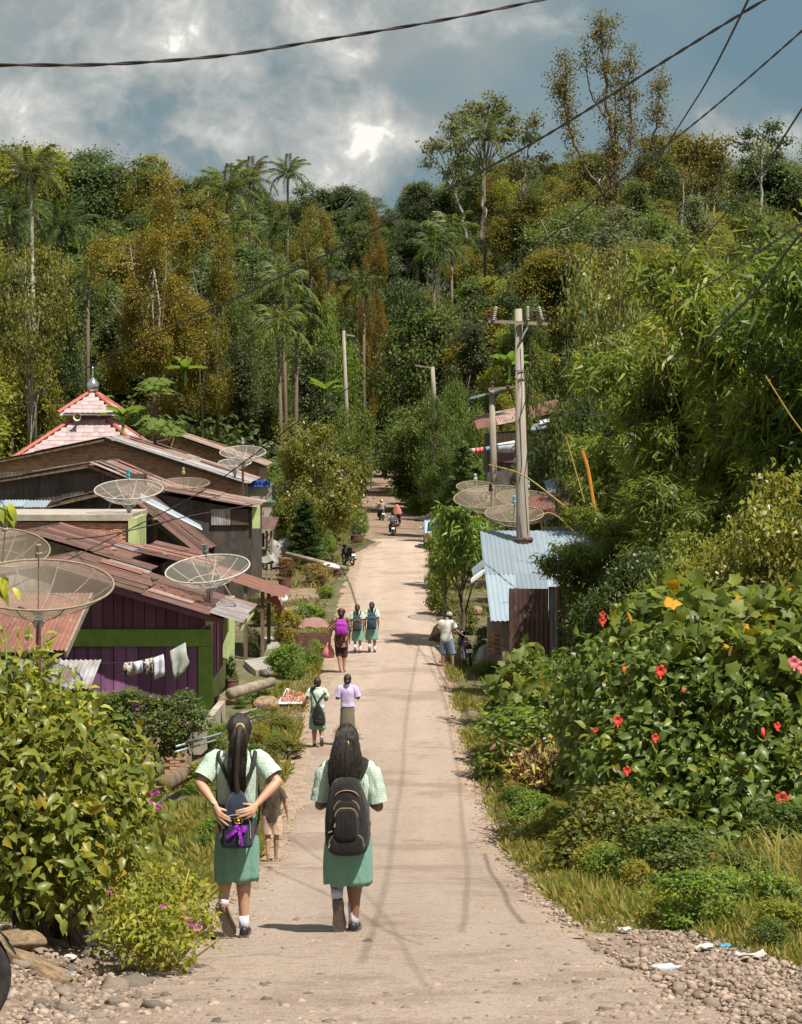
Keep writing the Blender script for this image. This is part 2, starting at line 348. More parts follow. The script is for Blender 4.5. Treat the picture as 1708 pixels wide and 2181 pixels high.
# dirt patch with the ramp of the far side road
mb = MB()
pts = [(2.2, 118), (8, 121), (9, 150), (1.5, 152), (-1, 140)]
struct('dirt_yard', npmesh('dirt_yard', np.array([(x, y, gz(x, y)+.05) for x, y in pts]), np.array([[0, 1, 2], [0, 2, 3], [0, 3, 4]])), M_['dirt'])
def icos(sub=1):
    b = bmesh.new(); bmesh.ops.create_icosphere(b, subdivisions=sub, radius=1)
    V = np.array([v.co[:] for v in b.verts]); F = np.array([[v.index for v in f.verts] for f in b.faces]); b.free(); return V, F
def scatter_stones(P, sz, rng, sub=1):
    V0, F0 = icos(sub); n = len(P); out = np.empty((n, len(V0), 3))
    for i in range(n):
        v = V0*(1+rng.normal(0, .16, (len(V0), 1)))*np.array([1, rng.uniform(.7, 1.1), rng.uniform(.5, .8)])
        a = rng.uniform(0, 6.28); c, s = math.cos(a), math.sin(a); v = v @ np.array([[c, -s, 0], [s, c, 0], [0, 0, 1]]).T
        out[i] = v*sz[i]+P[i]
    return out.reshape(-1, 3), (F0[None]+(np.arange(n)*len(V0))[:, None, None]).reshape(-1, 3)
M_['pebble'] = mat('pebbles', (.30, .232, .182), (.20, .15, .118), 5, .95, island=.45)
M_['stone'] = mat('stone', (.24, .195, .16), (.15, .12, .095), 9, .9, bump=.5, bscale=40, island=.45)
M_['rock'] = mat('rock', (.42, .30, .18), (.15, .105, .07), 3.5, .9, bump=.7, bscale=18, dist=.05)
# gravel apron: a loose fan of stones across the bottom of the picture and along the right-hand verge
def grav_p(n, rng):
    P = []
    while len(P) < n:
        y = rng.uniform(8.8, 16.5); x = rng.uniform(-4.5, 4.2)
        l = 1 if x < -1.1-.25*(y-10) else 0
        r = max(0, (x-(.2+.22*(y-9)))/2.2) if y < 14 else max(0, (x-1.35)/1.2)
        cen = .8*max(0, 1-(y-9)/3.2)
        pr = min(1, max(.9*l if y < 13.2 else .12*l, r, cen, .035))
        if x > gedge(y)+.15: continue
        if rng.random() < pr: P.append((x, y))
    return np.array(P)
rng = np.random.default_rng(3)
gr = root('gravel', None, None, (0, 10, gz(0, 10))); gr['kind'] = 'structure'
P = grav_p(24000, rng); ye = 15+40*rng.random(4500)**1.5; yr_ = 11+34*rng.random(2600)**1.4; xr_ = el(yr_)+(er(yr_)-el(yr_))*rng.random(2600); sd_ = rng.random(4500) < .5; xe = np.where(sd_, el(ye)-.05+rng.normal(0, .22, 4500)-.1, er(ye)+.05+rng.normal(0, .16, 4500)); P = np.vstack([P, np.stack([xe, ye], 1), np.stack([xr_, yr_], 1)])
sz = rng.gamma(3, .0042, len(P))+.004; sz = np.minimum(sz, .036); sz[-2600:] *= .55
on = (P[:, 0] > el(P[:, 1])) & (P[:, 0] < er(P[:, 1]))
z = np.where(on, zr(P[:, 1])+.016, G(P[:, 0], P[:, 1])+.012)
V, F = scatter_stones(np.column_stack([P, z-sz*rng.uniform(-.3, .35, len(P))]), sz, rng)
o = put('pebbles', npmesh('pebbles', V, F), M_['pebble'], gr); o['kind'] = 'stuff'
sm = []
for k in range(7):
    V, F = scatter_stones(np.zeros((1, 3)), [1.0], np.random.default_rng(40+k), 2 if k < 4 else 1); sm.append(npmesh('stone', V, F)); sm[-1].materials.append(M_['stone'])
P = grav_p(270, rng)
for i, (x, y) in enumerate(P):
    s = min(rng.gamma(4, .0075)+.010, .065)*(1.75 if x < -1.2 else .85)
    o_ = (el(y) < x < er(y)); zz = (float(zr(y))+.018) if o_ else gz(x, y)+.01
    put('stone', sm[i % 7], None, gr, Matrix.LocRotScale(Vector((x, y, zz+s*.12)), Euler((rng.uniform(-.3, .3), rng.uniform(-.3, .3), rng.uniform(0, 6.28))), Vector((s, s*rng.uniform(.7, 1.1), s*rng.uniform(.55, .9)))))
# boulders on the rubble heap at the left
def rock(label, x, y, z, s, seed, m=M_['rock'], rot=(0, 0, 0), name='rock', group=None):
    r = np.random.default_rng(seed); V0, F0 = icos(3)
    for k in range(15):
        n = r.normal(size=3); n /= np.linalg.norm(n); c = r.uniform(.42, .78); q = V0 @ n; V0 = V0-np.outer(np.maximum(q-c, 0)*.92, n)
    V0 = V0*(1+r.normal(0, .012, (len(V0), 1)))
    me = npmesh(name, V0*1.25, F0, False); o = put(name, me, m, None, Matrix.LocRotScale(Vector((x, y, z)), Euler(rot), Vector(s)))
    return tag(o, label, 'rock', group)
def rk(label, X, Y, d, s, seed, **k):
    p = D(X, Y, d); return rock(label, p.x, d, gz(p.x, d)+s[2]*.4, tuple(q*.72 for q in s), seed, **k)
rk('big ochre rock slab lying on the rubble at the left edge', 60, 1955, 11.3, (.33, .2, .075), 1, rot=(.1, .42, .3))
rk('long brown rock at the foot of the leafy bush', 165, 2018, 11.0, (.17, .1, .06), 2, rot=(0, .5, .2))
rk('squared brown rock beside the flowering shrub', 262, 2030, 11.0, (.10, .08, .06), 3, rot=(.1, .1, .2))
rk('dark mossy rock half under the bush', 25, 1905, 11.8, (.25, .2, .1), 4)
rk('flat grey rock low on the rubble heap', 215, 2085, 10.6, (.12, .1, .06), 5, rot=(0, .2, .6))
rk('dark round rock near the orange litter', 330, 2082, 10.7, (.075, .07, .05), 6, m=M_['stone'])
# ================================================================ buildings
def rustmat(name, c1, c2, c3, lo=.4, hi=.62):
    m, t, p, o = newmat(name)
    oi = nd(t, 'ShaderNodeObjectInfo'); tc_ = nd(t, 'ShaderNodeTexCoord')
    ad = nd(t, 'ShaderNodeVectorMath', operation='ADD'); lk(t, tc_.outputs['Object'], ad.inputs[0])
    cb = nd(t, 'ShaderNodeCombineXYZ'); lk(t, mth(t, 'MULTIPLY', oi.outputs['Random'], 37), cb.inputs[0]); lk(t, mth(t, 'MULTIPLY', oi.outputs['Random'], 91), cb.inputs[1]); lk(t, cb.outputs[0], ad.inputs[1])
    v = ad.outputs[0]
    a = noise(t, 1.2, 6, .65, v, (2.2, .5, 1)); b = noise(t, 7, 6, .7, v, (1, .4, 1)); s = noise(t, 14, 3, .6, v, (3, .12, 1))
    c = mixc(t, ramp(t, a, [(lo, (0,)*3), (hi, (1,)*3)]).outputs[0], c1, c2)
    c = mixc(t, ramp(t, b, [(.55, (0,)*3), (.7, (.8,)*3)]).outputs[0], c, c3)
    c = mixc(t, ramp(t, s, [(.58, (0,)*3), (.74, (.55,)*3)]).outputs[0], c, c2)
    hs = nd(t, 'ShaderNodeHueSaturation'); lk(t, c, hs.inputs['Color'])
    lk(t, mth(t, 'ADD', .72, mth(t, 'MULTIPLY', oi.outputs['Random'], .55)), hs.inputs['Value']); lk(t, hs.outputs[0], p.inputs['Base Color'])
    p.inputs['Roughness'].default_value = .7; p.inputs['Metallic'].default_value = .12; bumpn(t, p, b, .3, .01); return m
M_['rust'] = rustmat('rusty_sheet', (.135, .068, .053), (.075, .040, .034), (.23, .165, .14))
M_['rustred'] = rustmat('red_rust_sheet', (.235, .095, .066), (.14, .065, .05), (.30, .22, .19))
M_['rustpale'] = rustmat('pale_rust_sheet', (.32, .235, .20), (.165, .085, .065), (.38, .36, .345))
M_['zinc'] = rustmat('zinc_sheet', (.22, .275, .325), (.18, .23, .275), (.28, .32, .35), .3, .8)
M_['zincold'] = rustmat('old_zinc_sheet', (.30, .32, .34), (.17, .10, .08), (.40, .41, .42))
M_['darkwall'] = rustmat('dark_sheet', (.10, .085, .075), (.05, .042, .038), (.17, .15, .135))
M_['cap'] = mat('ridge_flashing', (.34, .43, .48), (.26, .30, .33), 3, .5, .2)
M_['brick'] = mat('brick', (.56, .32, .20), (.42, .25, .165), 3, .9, island=.28)
M_['mortar'] = mat('mortar', (.40, .325, .26), (.28, .22, .175), 4, .95, bump=.4, bscale=40)
M_['plaster'] = mat('stained_plaster', (.36, .335, .30), (.10, .093, .085), 1.6, .95, bump=.3, bscale=30, lo=.3, hi=.7)
M_['plasterpale'] = mat('pale_plaster', (.42, .38, .32), (.28, .25, .21), 3, .95)
M_['lime'] = mat('lime_paint', (.22, .36, .07), (.16, .27, .05), 3, .8)
M_['limepale'] = mat('pale_lime_paint', (.48, .58, .26), (.38, .46, .2), 2, .8)
M_['purple'] = mat('purple_paint', (.25, .10, .265), (.15, .085, .135), 2.5, .8, stretch=(3, 3, .5), island=.3)
M_['plum'] = mat('plum_paint', (.20, .085, .14), (.14, .07, .09), 2, .8, stretch=(3, 3, .4), island=.2)
M_['pink'] = mat('pink_paint', (.62, .33, .56), (.5, .28, .45), 3, .75)
M_['tile'] = mat('pink_roof_tile', (.48, .385, .385), (.37, .275, .275), 2, .6, island=.18)
M_['tilered'] = mat('red_ridge_tile', (.46, .13, .10), (.36, .11, .085), 3, .6)
M_['silver'] = plain('silver_dome', (.75, .75, .78), .18, 1)
CORR = {}
def corr(w, l, pitch=.10, amp=.014):
    k = (round(w, 2), round(l, 2), pitch)
    if k not in CORR:
        n = max(4, round(w/pitch)*4); u = np.linspace(0, w, n+1); z = amp*np.sin(u/pitch*2*math.pi)
        rows = max(2, int(l/1.2)+2); vv = np.linspace(0, l, rows); V = []
        for y in vv: V += [(a, y, b) for a, b in zip(u, z)]
        i = (np.arange(n)[None]+np.arange(rows-1)[:, None]*(n+1)).ravel()
        CORR[k] = npmesh('sheet', np.array(V), np.stack([i, i+1, i+n+2, i+n+1], 1), True)
    return CORR[k]
def sheets(parent, p0, u, Wd, v, L, mats, sw=.84, rows=1, name='roof_sheet', seed=0, pitch=.10):
    u = Vector(u).normalized(); v = Vector(v).normalized(); n = u.cross(v); p0 = Vector(p0)
    if n.z < -1e-4 or (abs(n.z) < 1e-4 and n.y > 0): p0 = p0+u*Wd; u = -u; n = -n
    rg = random.Random(seed); k = max(1, round(Wd/sw)); w = Wd/k; ll = L/rows
    for r in range(rows):
        me0 = corr(w*1.04, ll+(.14 if r < rows-1 else 0), pitch)
        for i in range(k):
            m = mats[rg.randrange(len(mats))] if isinstance(mats, (list, tuple)) else mats
            key = me0.name+m.name
            if key not in CORR: CORR[key] = me0.copy(); CORR[key].name = 'sheet'; CORR[key].materials.clear(); CORR[key].materials.append(m)
            q = p0+u*(i*w)+v*(r*ll+rg.uniform(-.05, .05))+n*((.03*(rows-1-r))+rg.uniform(.0, .012)+.012*(i % 2))
            a = Matrix.Rotation(rg.uniform(-.008, .008), 3, 'X') @ Matrix.Rotation(rg.uniform(-.006, .006), 3, 'Z')
            B = Matrix((u, v, n)).transposed() @ a
            put(name, CORR[key], None, parent, Matrix.Translation(q) @ B.to_4x4())
            if name == 'roof_sheet' and rows > 1 and rg.random() < .2:   # a loose sheet patched over the roof
                mp_ = rg.choice((M_['zincold'], M_['rustpale'], M_['rust'], M_['rustred'])); c0 = corr(w*.9, ll*.5, pitch); kk = c0.name+mp_.name
                if kk not in CORR: CORR[kk] = c0.copy(); CORR[kk].name = 'sheet'; CORR[kk].materials.clear(); CORR[kk].materials.append(mp_)
                put('patch_sheet', CORR[kk], None, parent, Matrix.Translation(q+n*.035+v*ll*rg.uniform(0, .5)+u*rg.uniform(-.2, .2)) @ (B @ Matrix.Rotation(rg.uniform(-.06, .06), 3, 'Z')).to_4x4())
def inpoly(x, z, poly):
    c = False; n = len(poly)
    for i in range(n):
        (x1, z1), (x2, z2) = poly[i], poly[(i+1) % n]
        if (z1 > z) != (z2 > z) and x < (x2-x1)*(z-z1)/(z2-z1)+x1: c = not c
    return c
bm_ = MB().box((0, 0, 0), (.205, .03, .052)); BRICK = bm_.mesh('brick'); BRICK.materials.append(M_['brick'])
def bricks(parent, poly, y, ztop_n=300, seed=0, bw=.215, bh=.064):
    rg = random.Random(seed); xs = [p[0] for p in poly]; zs = [p[1] for p in poly]; cells = []
    z = max(zs)-bh; r = 0
    while z > min(zs):
        x = min(xs)+(r % 2)*bw/2
        while x < max(xs):
            if all(inpoly(x+a, z+b, poly) for a in (-.1, .1) for b in (-.028, .028)): cells.append((x, z))
            x += bw
        z -= bh; r += 1
    pick = set(rg.sample(range(len(cells)), min(ztop_n, len(cells)))) if len(cells) > ztop_n else set(range(len(cells)))
    mb = MB(); any_ = False
    for i, (x, z) in enumerate(cells):
        q = (x+rg.uniform(-.006, .006), y-.012+rg.uniform(-.006, .004), z+rg.uniform(-.004, .004))
        if i in pick: put('brick', BRICK, None, parent, Matrix.Translation(q) @ Matrix.Rotation(rg.uniform(-.02, .02), 4, 'Y'))
        else: mb.box(q, (.205, .03, .052)); any_ = True
    if any_: o = mb.build('brick_courses', M_['brick'], parent); o['kind'] = 'stuff'
def planks(parent, x0, x1, z0, zf, y, m, w=.26, seed=0, name='plank', th=.03):
    rg = random.Random(seed); x = x0
    while x < x1-.03:
        ww = min(w*rg.uniform(.85, 1.15), x1-x); a, b = zf(x), zf(x+ww)
        g = .009; yy = y+rg.uniform(-.01, .006)
        MB().prism([(x+g, yy, z0), (x+ww-g, yy, z0), (x+ww-g, yy, b), (x+g, yy, a)], (0, th, 0)).build(name, m, parent); x += ww
def house(name, label, Lp, Pp, Rp, d, dep, wall, roofL, roofR, zb=None, over=.45, wtype='solid', group=None, rows=2, seed=0, wallR=None, cat='house', sw=.84):
    """gable-fronted house; Lp, Pp, Rp are photograph positions of left eave, peak, right eave on the front plane d"""
    l, p, r = [D(X, Y, d) for X, Y in (Lp, Pp, Rp)]
    if zb is None: zb = gz((l.x+r.x)/2, d+1)-.1
    t = root(name, label, cat, ((l.x+r.x)/2, d, zb), group=group); y = d+over
    ins = .35; lz = l.z+(p.z-l.z)*ins/max(.1, p.x-l.x); rz_ = r.z+(p.z-r.z)*ins/max(.1, r.x-p.x); dz = .07
    poly = [(l.x+ins, zb), (r.x-ins, zb), (r.x-ins, rz_-dz), (p.x, p.z-dz), (l.x+ins, lz-dz)]
    MB().prism([(a, y, b) for a, b in poly], (0, .16, 0)).build('front_wall', wall, t)
    for xx, zz, nm in ((l.x+ins, lz, 'side_wall'), (r.x-ins, rz_, 'side_wall')):
        s = 1 if xx == l.x+ins else -1
        MB().prism([(xx, y+.162, zb), (xx, y+.162, zz-dz-.02), (xx+s*.15, y+.162, zz-dz-.02), (xx+s*.15, y+.162, zb)], (0, dep-2*over-.33, 0)).build(nm, wallR or wall, t)
    MB().prism([(a, d+dep-over-.16, b) for a, b in poly], (0, .16, 0)).build('back_wall', wall, t)
    for e, m in ((l, roofL), (r, roofR)):
        v = e-p; sheets(t, (p.x, d, p.z), (0, 1, 0), dep, v, v.length, m, rows=rows, seed=seed+(e is r), sw=sw)
        fb = MB(); fb.bar((p.x, d+.06, p.z-.09), (e.x, d+.06, e.z-.09), .04, .12); fb.build('barge_board', M_['wood'], t)
    if wtype == 'brick': bricks(t, poly, y, seed=seed)
    return t, l, p, r, zb, y, poly
# --- brick gable house
t, l, p, r, zb, y, poly = house('brick_house', 'long brick gable house with pale metal flashing down its right roof edge', (-70, 992), (225, 932), (527, 1030), 92, 9, M_['mortar'], M_['rust'], [M_['zincold'], M_['rustpale']], wtype='brick', seed=3, sw=1.2)
for i in range(6):
    a = p+(r-p)*(i/6); b = p+(r-p)*((i+1)/6); MB().bar((a.x, 91.95, a.z+.03), (b.x, 91.95, b.z+.03), .5, .035).build('flashing', M_['cap'], t)
# --- back brick house
t, l, p, r, zb, y, poly = house('brick_house', 'low weathered brick house behind the papaya trees', (250, 955), (372, 927), (565, 992), 106, 7, M_['mortar'], M_['rust'], M_['rustpale'], wtype='brick', seed=5, sw=1.2)
# --- dark gable with the corrugated front
t, l, p, r, zb, y, poly = house('tin_house', 'dark corrugated gable house with pale rusted roof edge above the others', (-80, 1032), (190, 988), (348, 1054), 79, 8, M_['darkwall'], M_['rust'], [M_['rustpale'], M_['rust']], seed=8)
sheets(t, (l.x+.5, y-.03, p.z-.35), (1, 0, 0), r.x-l.x-1.2, (0, 0, -1), 2.2, M_['darkwall'], name='wall_sheet', seed=2, pitch=.16)
# --- side shed with grey corrugated end
a, b = D(335, 1046, 78), D(545, 1082, 78)
t = root('tin_shed', 'side shed with grey corrugated end wall and streaked red roof', 'shed', ((a.x+b.x)/2, 78, -7.15))
MB().prism([(a.x, 78.3, -7.15), (b.x-.2, 78.3, -7.15), (b.x-.2, 78.3, b.z-.12), (a.x, 78.3, a.z-.12)], (0, 6, 0)).build('wall', M_['darkwall'], t)
sheets(t, (a.x, 78, a.z), (0, 1, 0), 7, b-a, (b-a).length, [M_['rustpale'], M_['rust'], M_['rustpale']], rows=2, seed=4)
c = D(450, 1078, 77.9); sheets(t, (c.x, 78.22, c.z-.1), (1, 0, 0), b.x-c.x-.3, (0, 0, -1), .62, [M_['zincold'], M_['rust']], name='wall_sheet', seed=5)
MB().box((b.x+.0, 78.2, b.z-.35), (.3, .12, .9)).build('end_panel', M_['limepale'], t)
# --- gable with open dark front and board
t, l, p, r, zb, y, poly = house('tin_house', 'open-fronted tin house with dark eaves and wooden posts behind the tall dish', (20, 1092), (245, 1040), (425, 1184), 72, 7, M_['darkwall'], [M_['rust'], M_['rust'], M_['rustred']], M_['rust'], seed=11)
for X in (200, 225, 250, 300, 330):
    q = D(X, 1100, 71.9+.3); MB().box((q.x, y-.08, -5), (.16, .1, 3.6)).build('post', M_['wood'], t)
a, b = D(300, 1062, 70.5), D(432, 1128, 70.5)
MB().prism([(a.x, 70.3, a.z), (b.x, 70.3, b.z), (b.x-.15, 71.2, b.z-.02+.12), (a.x-.1, 71.2, a.z+.16)], (0, .02, .03)).build('pale_sheet', M_['cap'], t)
# --- brick wall house with parapet and lime end
d = 66; a, b = D(-60, 1092, d), D(290, 1096, d)
t = root('brick_house', 'flat brick house with grey parapet and pale lime end wall', 'house', (a.x/2+b.x/2, d, -7.15))
MB().prism([(a.x, d+.05, -7.15), (b.x-.3, d+.05, -7.15), (b.x-.3, d+.05, b.z-.28), (a.x, d+.05, a.z-.28)], (0, 4.0, 0)).build('wall', M_['mortar'], t)
MB().box(((a.x+b.x)/2-.1, d+2.0, a.z-.16), (b.x-a.x-.1, 4.2, .2)).build('parapet', M_['plasterpale'], t)
z0 = D(0, 1165, d).z; bricks(t, [(a.x+1, z0), (b.x-.33, z0), (b.x-.33, b.z-.29), (a.x+1, a.z-.29)], d+.04, seed=9)
MB().box((b.x-.12, d+1.2, D(0, 1136, d).z), (.26, 2.6, 1.02)).build('lime_panel', M_['limepale'], t)
q = D(60, 1086, 65.5); sheets(t, (q.x-2.2, 65.3, q.z+.32), (1, 0, 0), 3.0, (0, -1, -.18), 1.0, M_['zinc'], name='porch_sheet')
# --- concrete-walled house with long rust roof
t, l, p, r, zb, y, poly = house('concrete_house', 'house with mould-stained concrete wall under a long dark rust roof', (-120, 1170), (60, 1138), (322, 1214), 60, 7, M_['plaster'], M_['rust'], [M_['rust'], M_['rust'], M_['rustred']], seed=15)
MB().tube([D(312, 1245, 60.2), D(312, 1232, 60.2), D(314, 1228, 60.2)], .09, 8).build('vent_pipe', M_['white'], t)
# --- annex roof
a, b = D(300, 1168, 63), D(436, 1206, 62)
t = root('tin_shed', 'small annex with flat speckled red rust roof between the dishes', 'shed', ((a.x+b.x)/2, 62, -7.1))
MB().box(((a.x+b.x)/2, 64.2, -6.05), (b.x-a.x-.6, 3.6, 2.0)).build('wall', M_['plaster'], t)
sheets(t, (a.x, 61.5, a.z), (0, 1, 0), 5.5, Vector((b.x-a.x, 0, b.z-a.z)), (b-a).length, [M_['rustred'], M_['rust']], rows=1, seed=6)
# --- red awning on posts
a, b = D(455, 1215, 61), D(578, 1262, 60)
t = root('red_awning', 'lean-to with light red rusty roof held up by wooden posts', 'lean-to', ((a.x+b.x)/2, 61, -7.1))
sheets(t, (a.x, 59.6, a.z), (0, 1, 0), 3.4, Vector((b.x-a.x, 0, b.z-a.z)), (b-a).length+.2, M_['rustred'], rows=1, seed=7)
for xx, yy in ((b.x-.25, 59.8), (b.x-.25, 62.6), (a.x+.5, 59.8), (b.x-.75, 59.7)):
    zt = a.z+(b.z-a.z)*(xx-a.x)/(b.x-a.x)-.04; zg = gz(xx, yy)-.05
    MB().box((xx, yy, (zt+zg)/2), (.11, .11, zt-zg)).build('post', M_['wood'], t)
MB().box(((a.x+b.x)/2, 60.4, a.z-1.05), (1.5, .35, .06)).build('shelf', M_['woodgrey'], t)
MB().box(((a.x+b.x)/2, 60.1, a.z-.85), (1.7, .06, .12)).build('shelf_rail', M_['plasterpale'], t)
# --- roadside kiosk
a, b = D(418, 1118, 90), D(588, 1128, 90)
t = root('kiosk', 'roadside kiosk with speckled rust awning roof and brown board front', 'kiosk', ((a.x+b.x)/2, 90, -7.1))
sheets(t, (a.x, 88.4, a.z-.12), (1, 0, 0), b.x-a.x, (0, 1, .12), 3.4, M_['rust'], rows=1, seed=8)
MB().box(((a.x+b.x)/2-.2, 89.0, a.z-.62), (b.x-a.x-.5, .08, .62)).build('fascia_board', M_['plum'], t)
for xx in (a.x+.3, b.x-.9, b.x-.35, b.x-.15): MB().box((xx, 88.9, (a.z-7.3)/2-.1), (.1, .1, 7.1+a.z)).build('post', M_['woodgrey'], t)
MB().box(((a.x+b.x)/2+.6, 89.4, -6.35), (2.2, .9, .12)).build('counter', M_['woodgrey'], t)
MB().box(((a.x+b.x)/2-.4, 90.6, -6.3), (2.2, .2, 1.5)).build('back_wall', M_['plasterpale'], t)
# tarpaulin over the counter
def drape(name, label, cat, c, sx, sy, h, m, seed):
    rg = np.random.default_rng(seed); n = 12; V = []
    for j in range(n):
        for i in range(n):
            u, v = i/(n-1)*2-1, j/(n-1)*2-1; e = max(abs(u), abs(v))
            V.append((c[0]+u*sx*(1-.1*e*e), c[1]+v*sy, c[2]+h*(1-sstep(.45, 1, e))+.02*h*rg.normal()+.08*h*math.sin(7*u+3*v)))
    i = (np.arange(n-1)[None]+np.arange(n-1)[:, None]*n).ravel()
    return tag(put(name, npmesh(name, np.array(V), np.stack([i, i+1, i+1+n, i+n], 1), True), m), label, cat)
M_['tarp'] = mat('tarp', (.30, .29, .26), (.17, .165, .15), 4, .6)
q = D(560, 1185, 89); drape('tarpaulin', 'grey tarpaulin heaped over the kiosk counter', 'tarpaulin', (q.x, 89.2, -6.3), .75, .5, .5, M_['tarp'], 3)
q = D(600, 1160, 96); drape('tarpaulin', 'dark tarpaulin over goods behind the kiosk', 'tarpaulin', (q.x, 96, -7.05), .9, .7, 1.25, M_['tarp'], 4)
# --- shop behind the tree with blue sign
a, b = D(425, 1036, 96), D(575, 1036, 96)
t = root('shop', 'pale shop front half hidden by the leafy tree, blue board above', 'shop', ((a.x+b.x)/2, 97, -7.1))
MB().box(((a.x+b.x)/2, 98.6, (a.z-7.1)/2), (b.x-a.x, 3, 7.1+a.z)).build('wall', M_['plasterpale'], t)
MB().box((D(452, 0, 96).x, 97.03, a.z-.2), (1.1, .08, .4)).build('pink_panel', M_['pink'], t)
MB().box((b.x-.5, 97.05, a.z-.75), (1.4, .1, .09)).build('green_trim', plain('green_paint', (.08, .4, .25)), t)
q = D(548, 1031, 96); M_['blue'] = plain('blue_paint', (.02, .11, .55))
bl = MB().box((q.x, 96.95, q.z), (1.1, .06, .3)).build('blue_panel', M_['blue'], t)
lt = MB()
for i, w in enumerate((.11, .06, .1, .1, .05, .12)): lt.box((q.x-.42+i*.16, 96.912, q.z+(.02 if i % 2 else -.01)), (w, .01, .13))
lt.build('lettering', M_['black'], bl)
# --- purple and lime house
d = 49
t = root('purple_house', 'purple plank house with lime green beam and pillar under rust roof', 'house', (-6.3, d, -7.12))
xl, xr = -8.6, -4.62; zA, zB = D(0, 1340, d).z, D(0, 1376, d).z
pk, e = D(95, 1205, 48.4), D(478, 1318, 48.4); sl_ = (e.z-pk.z)/(e.x-pk.x); rz_ = lambda x: pk.z+(x-pk.x)*sl_-.10
planks(t, xl, xr-.36, -7.12, lambda x: zB-.004, d, M_['purple'], .30, 2)
planks(t, xl, xr-.02, zA+.004, lambda x: rz_(x)-.02, d+.02, M_['plum'], .26, 4)
MB().box(((xl+xr)/2-.01, d+.02, (zA+zB)/2), (xr-xl-.03, .16, zA-zB)).build('beam', M_['lime'], t)
MB().box((xr-.17, d+.02, (zB-7.12)/2), (.34, .18, 7.12+zB-.01)).build('pillar', M_['lime'], t)
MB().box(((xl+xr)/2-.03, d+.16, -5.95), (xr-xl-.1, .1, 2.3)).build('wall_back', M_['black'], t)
MB().prism([(xl, d+.1, zA-.1), (xr-.05, d+.1, zA-.1), (xr-.05, d+.1, rz_(xr)-.06), (xl, d+.1, rz_(xl)-.06)], (0, .05, 0)).build('gable_back', M_['black'], t)  # black board added behind the planks, stops light leaking through their gaps
# side wall with window panels
MB().box((xr-.08, d+3.4, -6.75), (.14, 6.5, .72)).build('side_base', M_['limepale'], t)
MB().box((xr-.08, d+5.5, -5.65), (.14, 2.4, 1.5)).build('side_wall', M_['limepale'], t)
for i in range(4):
    yy = d+.38+i*.76; w_ = MB().box((xr-.05, yy, -5.68), (.07, .70, 1.36)).build('shutter', M_['pink'] if i % 2 == 0 else M_['purple'], t)
    MB().box((xr-.005, yy, -5.68), (.03, .05, 1.3)).build('stile', M_['plum'], w_)
MB().box((xr-.07, d+1.5, -4.96), (.16, 3.4, .1)).build('lintel', M_['limepale'], t)
v = e-pk; sheets(t, (pk.x, 48.2, pk.z), (0, 1, 0), 5.3, v, v.length, M_['rust'], rows=2, seed=22)
lf = D(-60, 1235, 48.4); v2 = lf-pk; sheets(t, (pk.x, 48.2, pk.z), (0, 1, 0), 5.3, v2, v2.length, M_['rust'], rows=1, seed=23)
q0, q1 = D(446, 1306, 48.3), D(517, 1328, 48.3); sheets(t, (q0.x, 48.1, q0.z+.05), (0, 1, 0), 4.6, q1-q0, (q1-q0).length, [M_['zincold'], M_['rustpale']], rows=1, seed=24)
MB().bar((pk.x, 48.3, pk.z-.08), (e.x, 48.3, e.z-.08), .04, .13).build('barge_board', M_['plum'], t)
MB().bar((q1.x-.05, 48.2, q1.z-.09), (q1.x-.05, 52.4, q1.z-.09), .05, .14).build('eave_board', M_['limepale'], t)
for Y, X in ((1222, 238), (1240, 262)):   # two translucent roof panels
    c0 = D(X, Y, 51); 
    MB().prism([c0+Vector((-.75, 0, .16)), c0+Vector((.75, 0, -.19)), c0+Vector((.75, .9, -.19)), c0+Vector((-.75, .9, .16))], (0, 0, .02)).build('pale_roof_panel', mat('pale_panel%d' % X, (.42, .42, .42), (.3, .29, .28), 4), t)
# concrete stair wall
t = root('stair_wall', 'sloping pale concrete stair wall beside the purple house', 'wall', (-4.3, 46, -7.1))
a, b = D(412, 1556, 41.5), D(466, 1492, 47.5)
MB().prism([(a.x, a.y, a.z-.5), (b.x, b.y, b.z-.75), (b.x, b.y, b.z), (a.x, a.y, a.z)], (.16, 0, 0)).build('coping', M_['plasterpale'], t)
MB().box((a.x-.25, 40.9, -6.9), (.5, .5, 1.6)).build('brick_pier', M_['mortar'], t)
bricks(t, [(a.x-.5, -7.4), (a.x, -7.4), (a.x, -6.11), (a.x-.5, -6.11)], 40.64, seed=31)
# --- rust lean-to at the left
d = 43.5; a = D(-190, 1388, d); b = D(134, 1388, d); top = D(214, 1264, 47.2)
t = root('lean_to', 'low lean-to with streaked rust roof behind the big left dish', 'lean-to', (-9, 45, -7.1))
v = Vector((0, d-47.2, a.z-top.z)); sheets(t, (a.x-1, 47.2, top.z), (1, 0, 0), b.x+1-a.x+.05, v, v.length, [M_['rust'], M_['rust'], M_['rustred']], rows=1, seed=33)
planks(t, a.x, b.x-.15, -7.3, lambda x: a.z-.06, d+.35, M_['wood'], .25, 5)
MB().bar((b.x+.06, d, a.z-.06), (b.x+.06, 47.2, top.z-.06), .05, .16).build('fascia', M_['woodgrey'], t)
q = D(165, 1432, 40); t = root('tin_shed', 'small pale tin roof half sunk in the leaves below the purple house', 'shed', (q.x, 40.5, -7.2))
sheets(t, (q.x-3, 41.2, q.z+.1), (1, 0, 0), 3.3, (0, -1, -.25), 1.6, M_['zincold'], seed=35); MB().box((q.x-1.4, 40.9, (q.z-7.3)/2), (2.9, .9, 7.2+q.z-.25)).build('wall', M_['darkwall'], t)
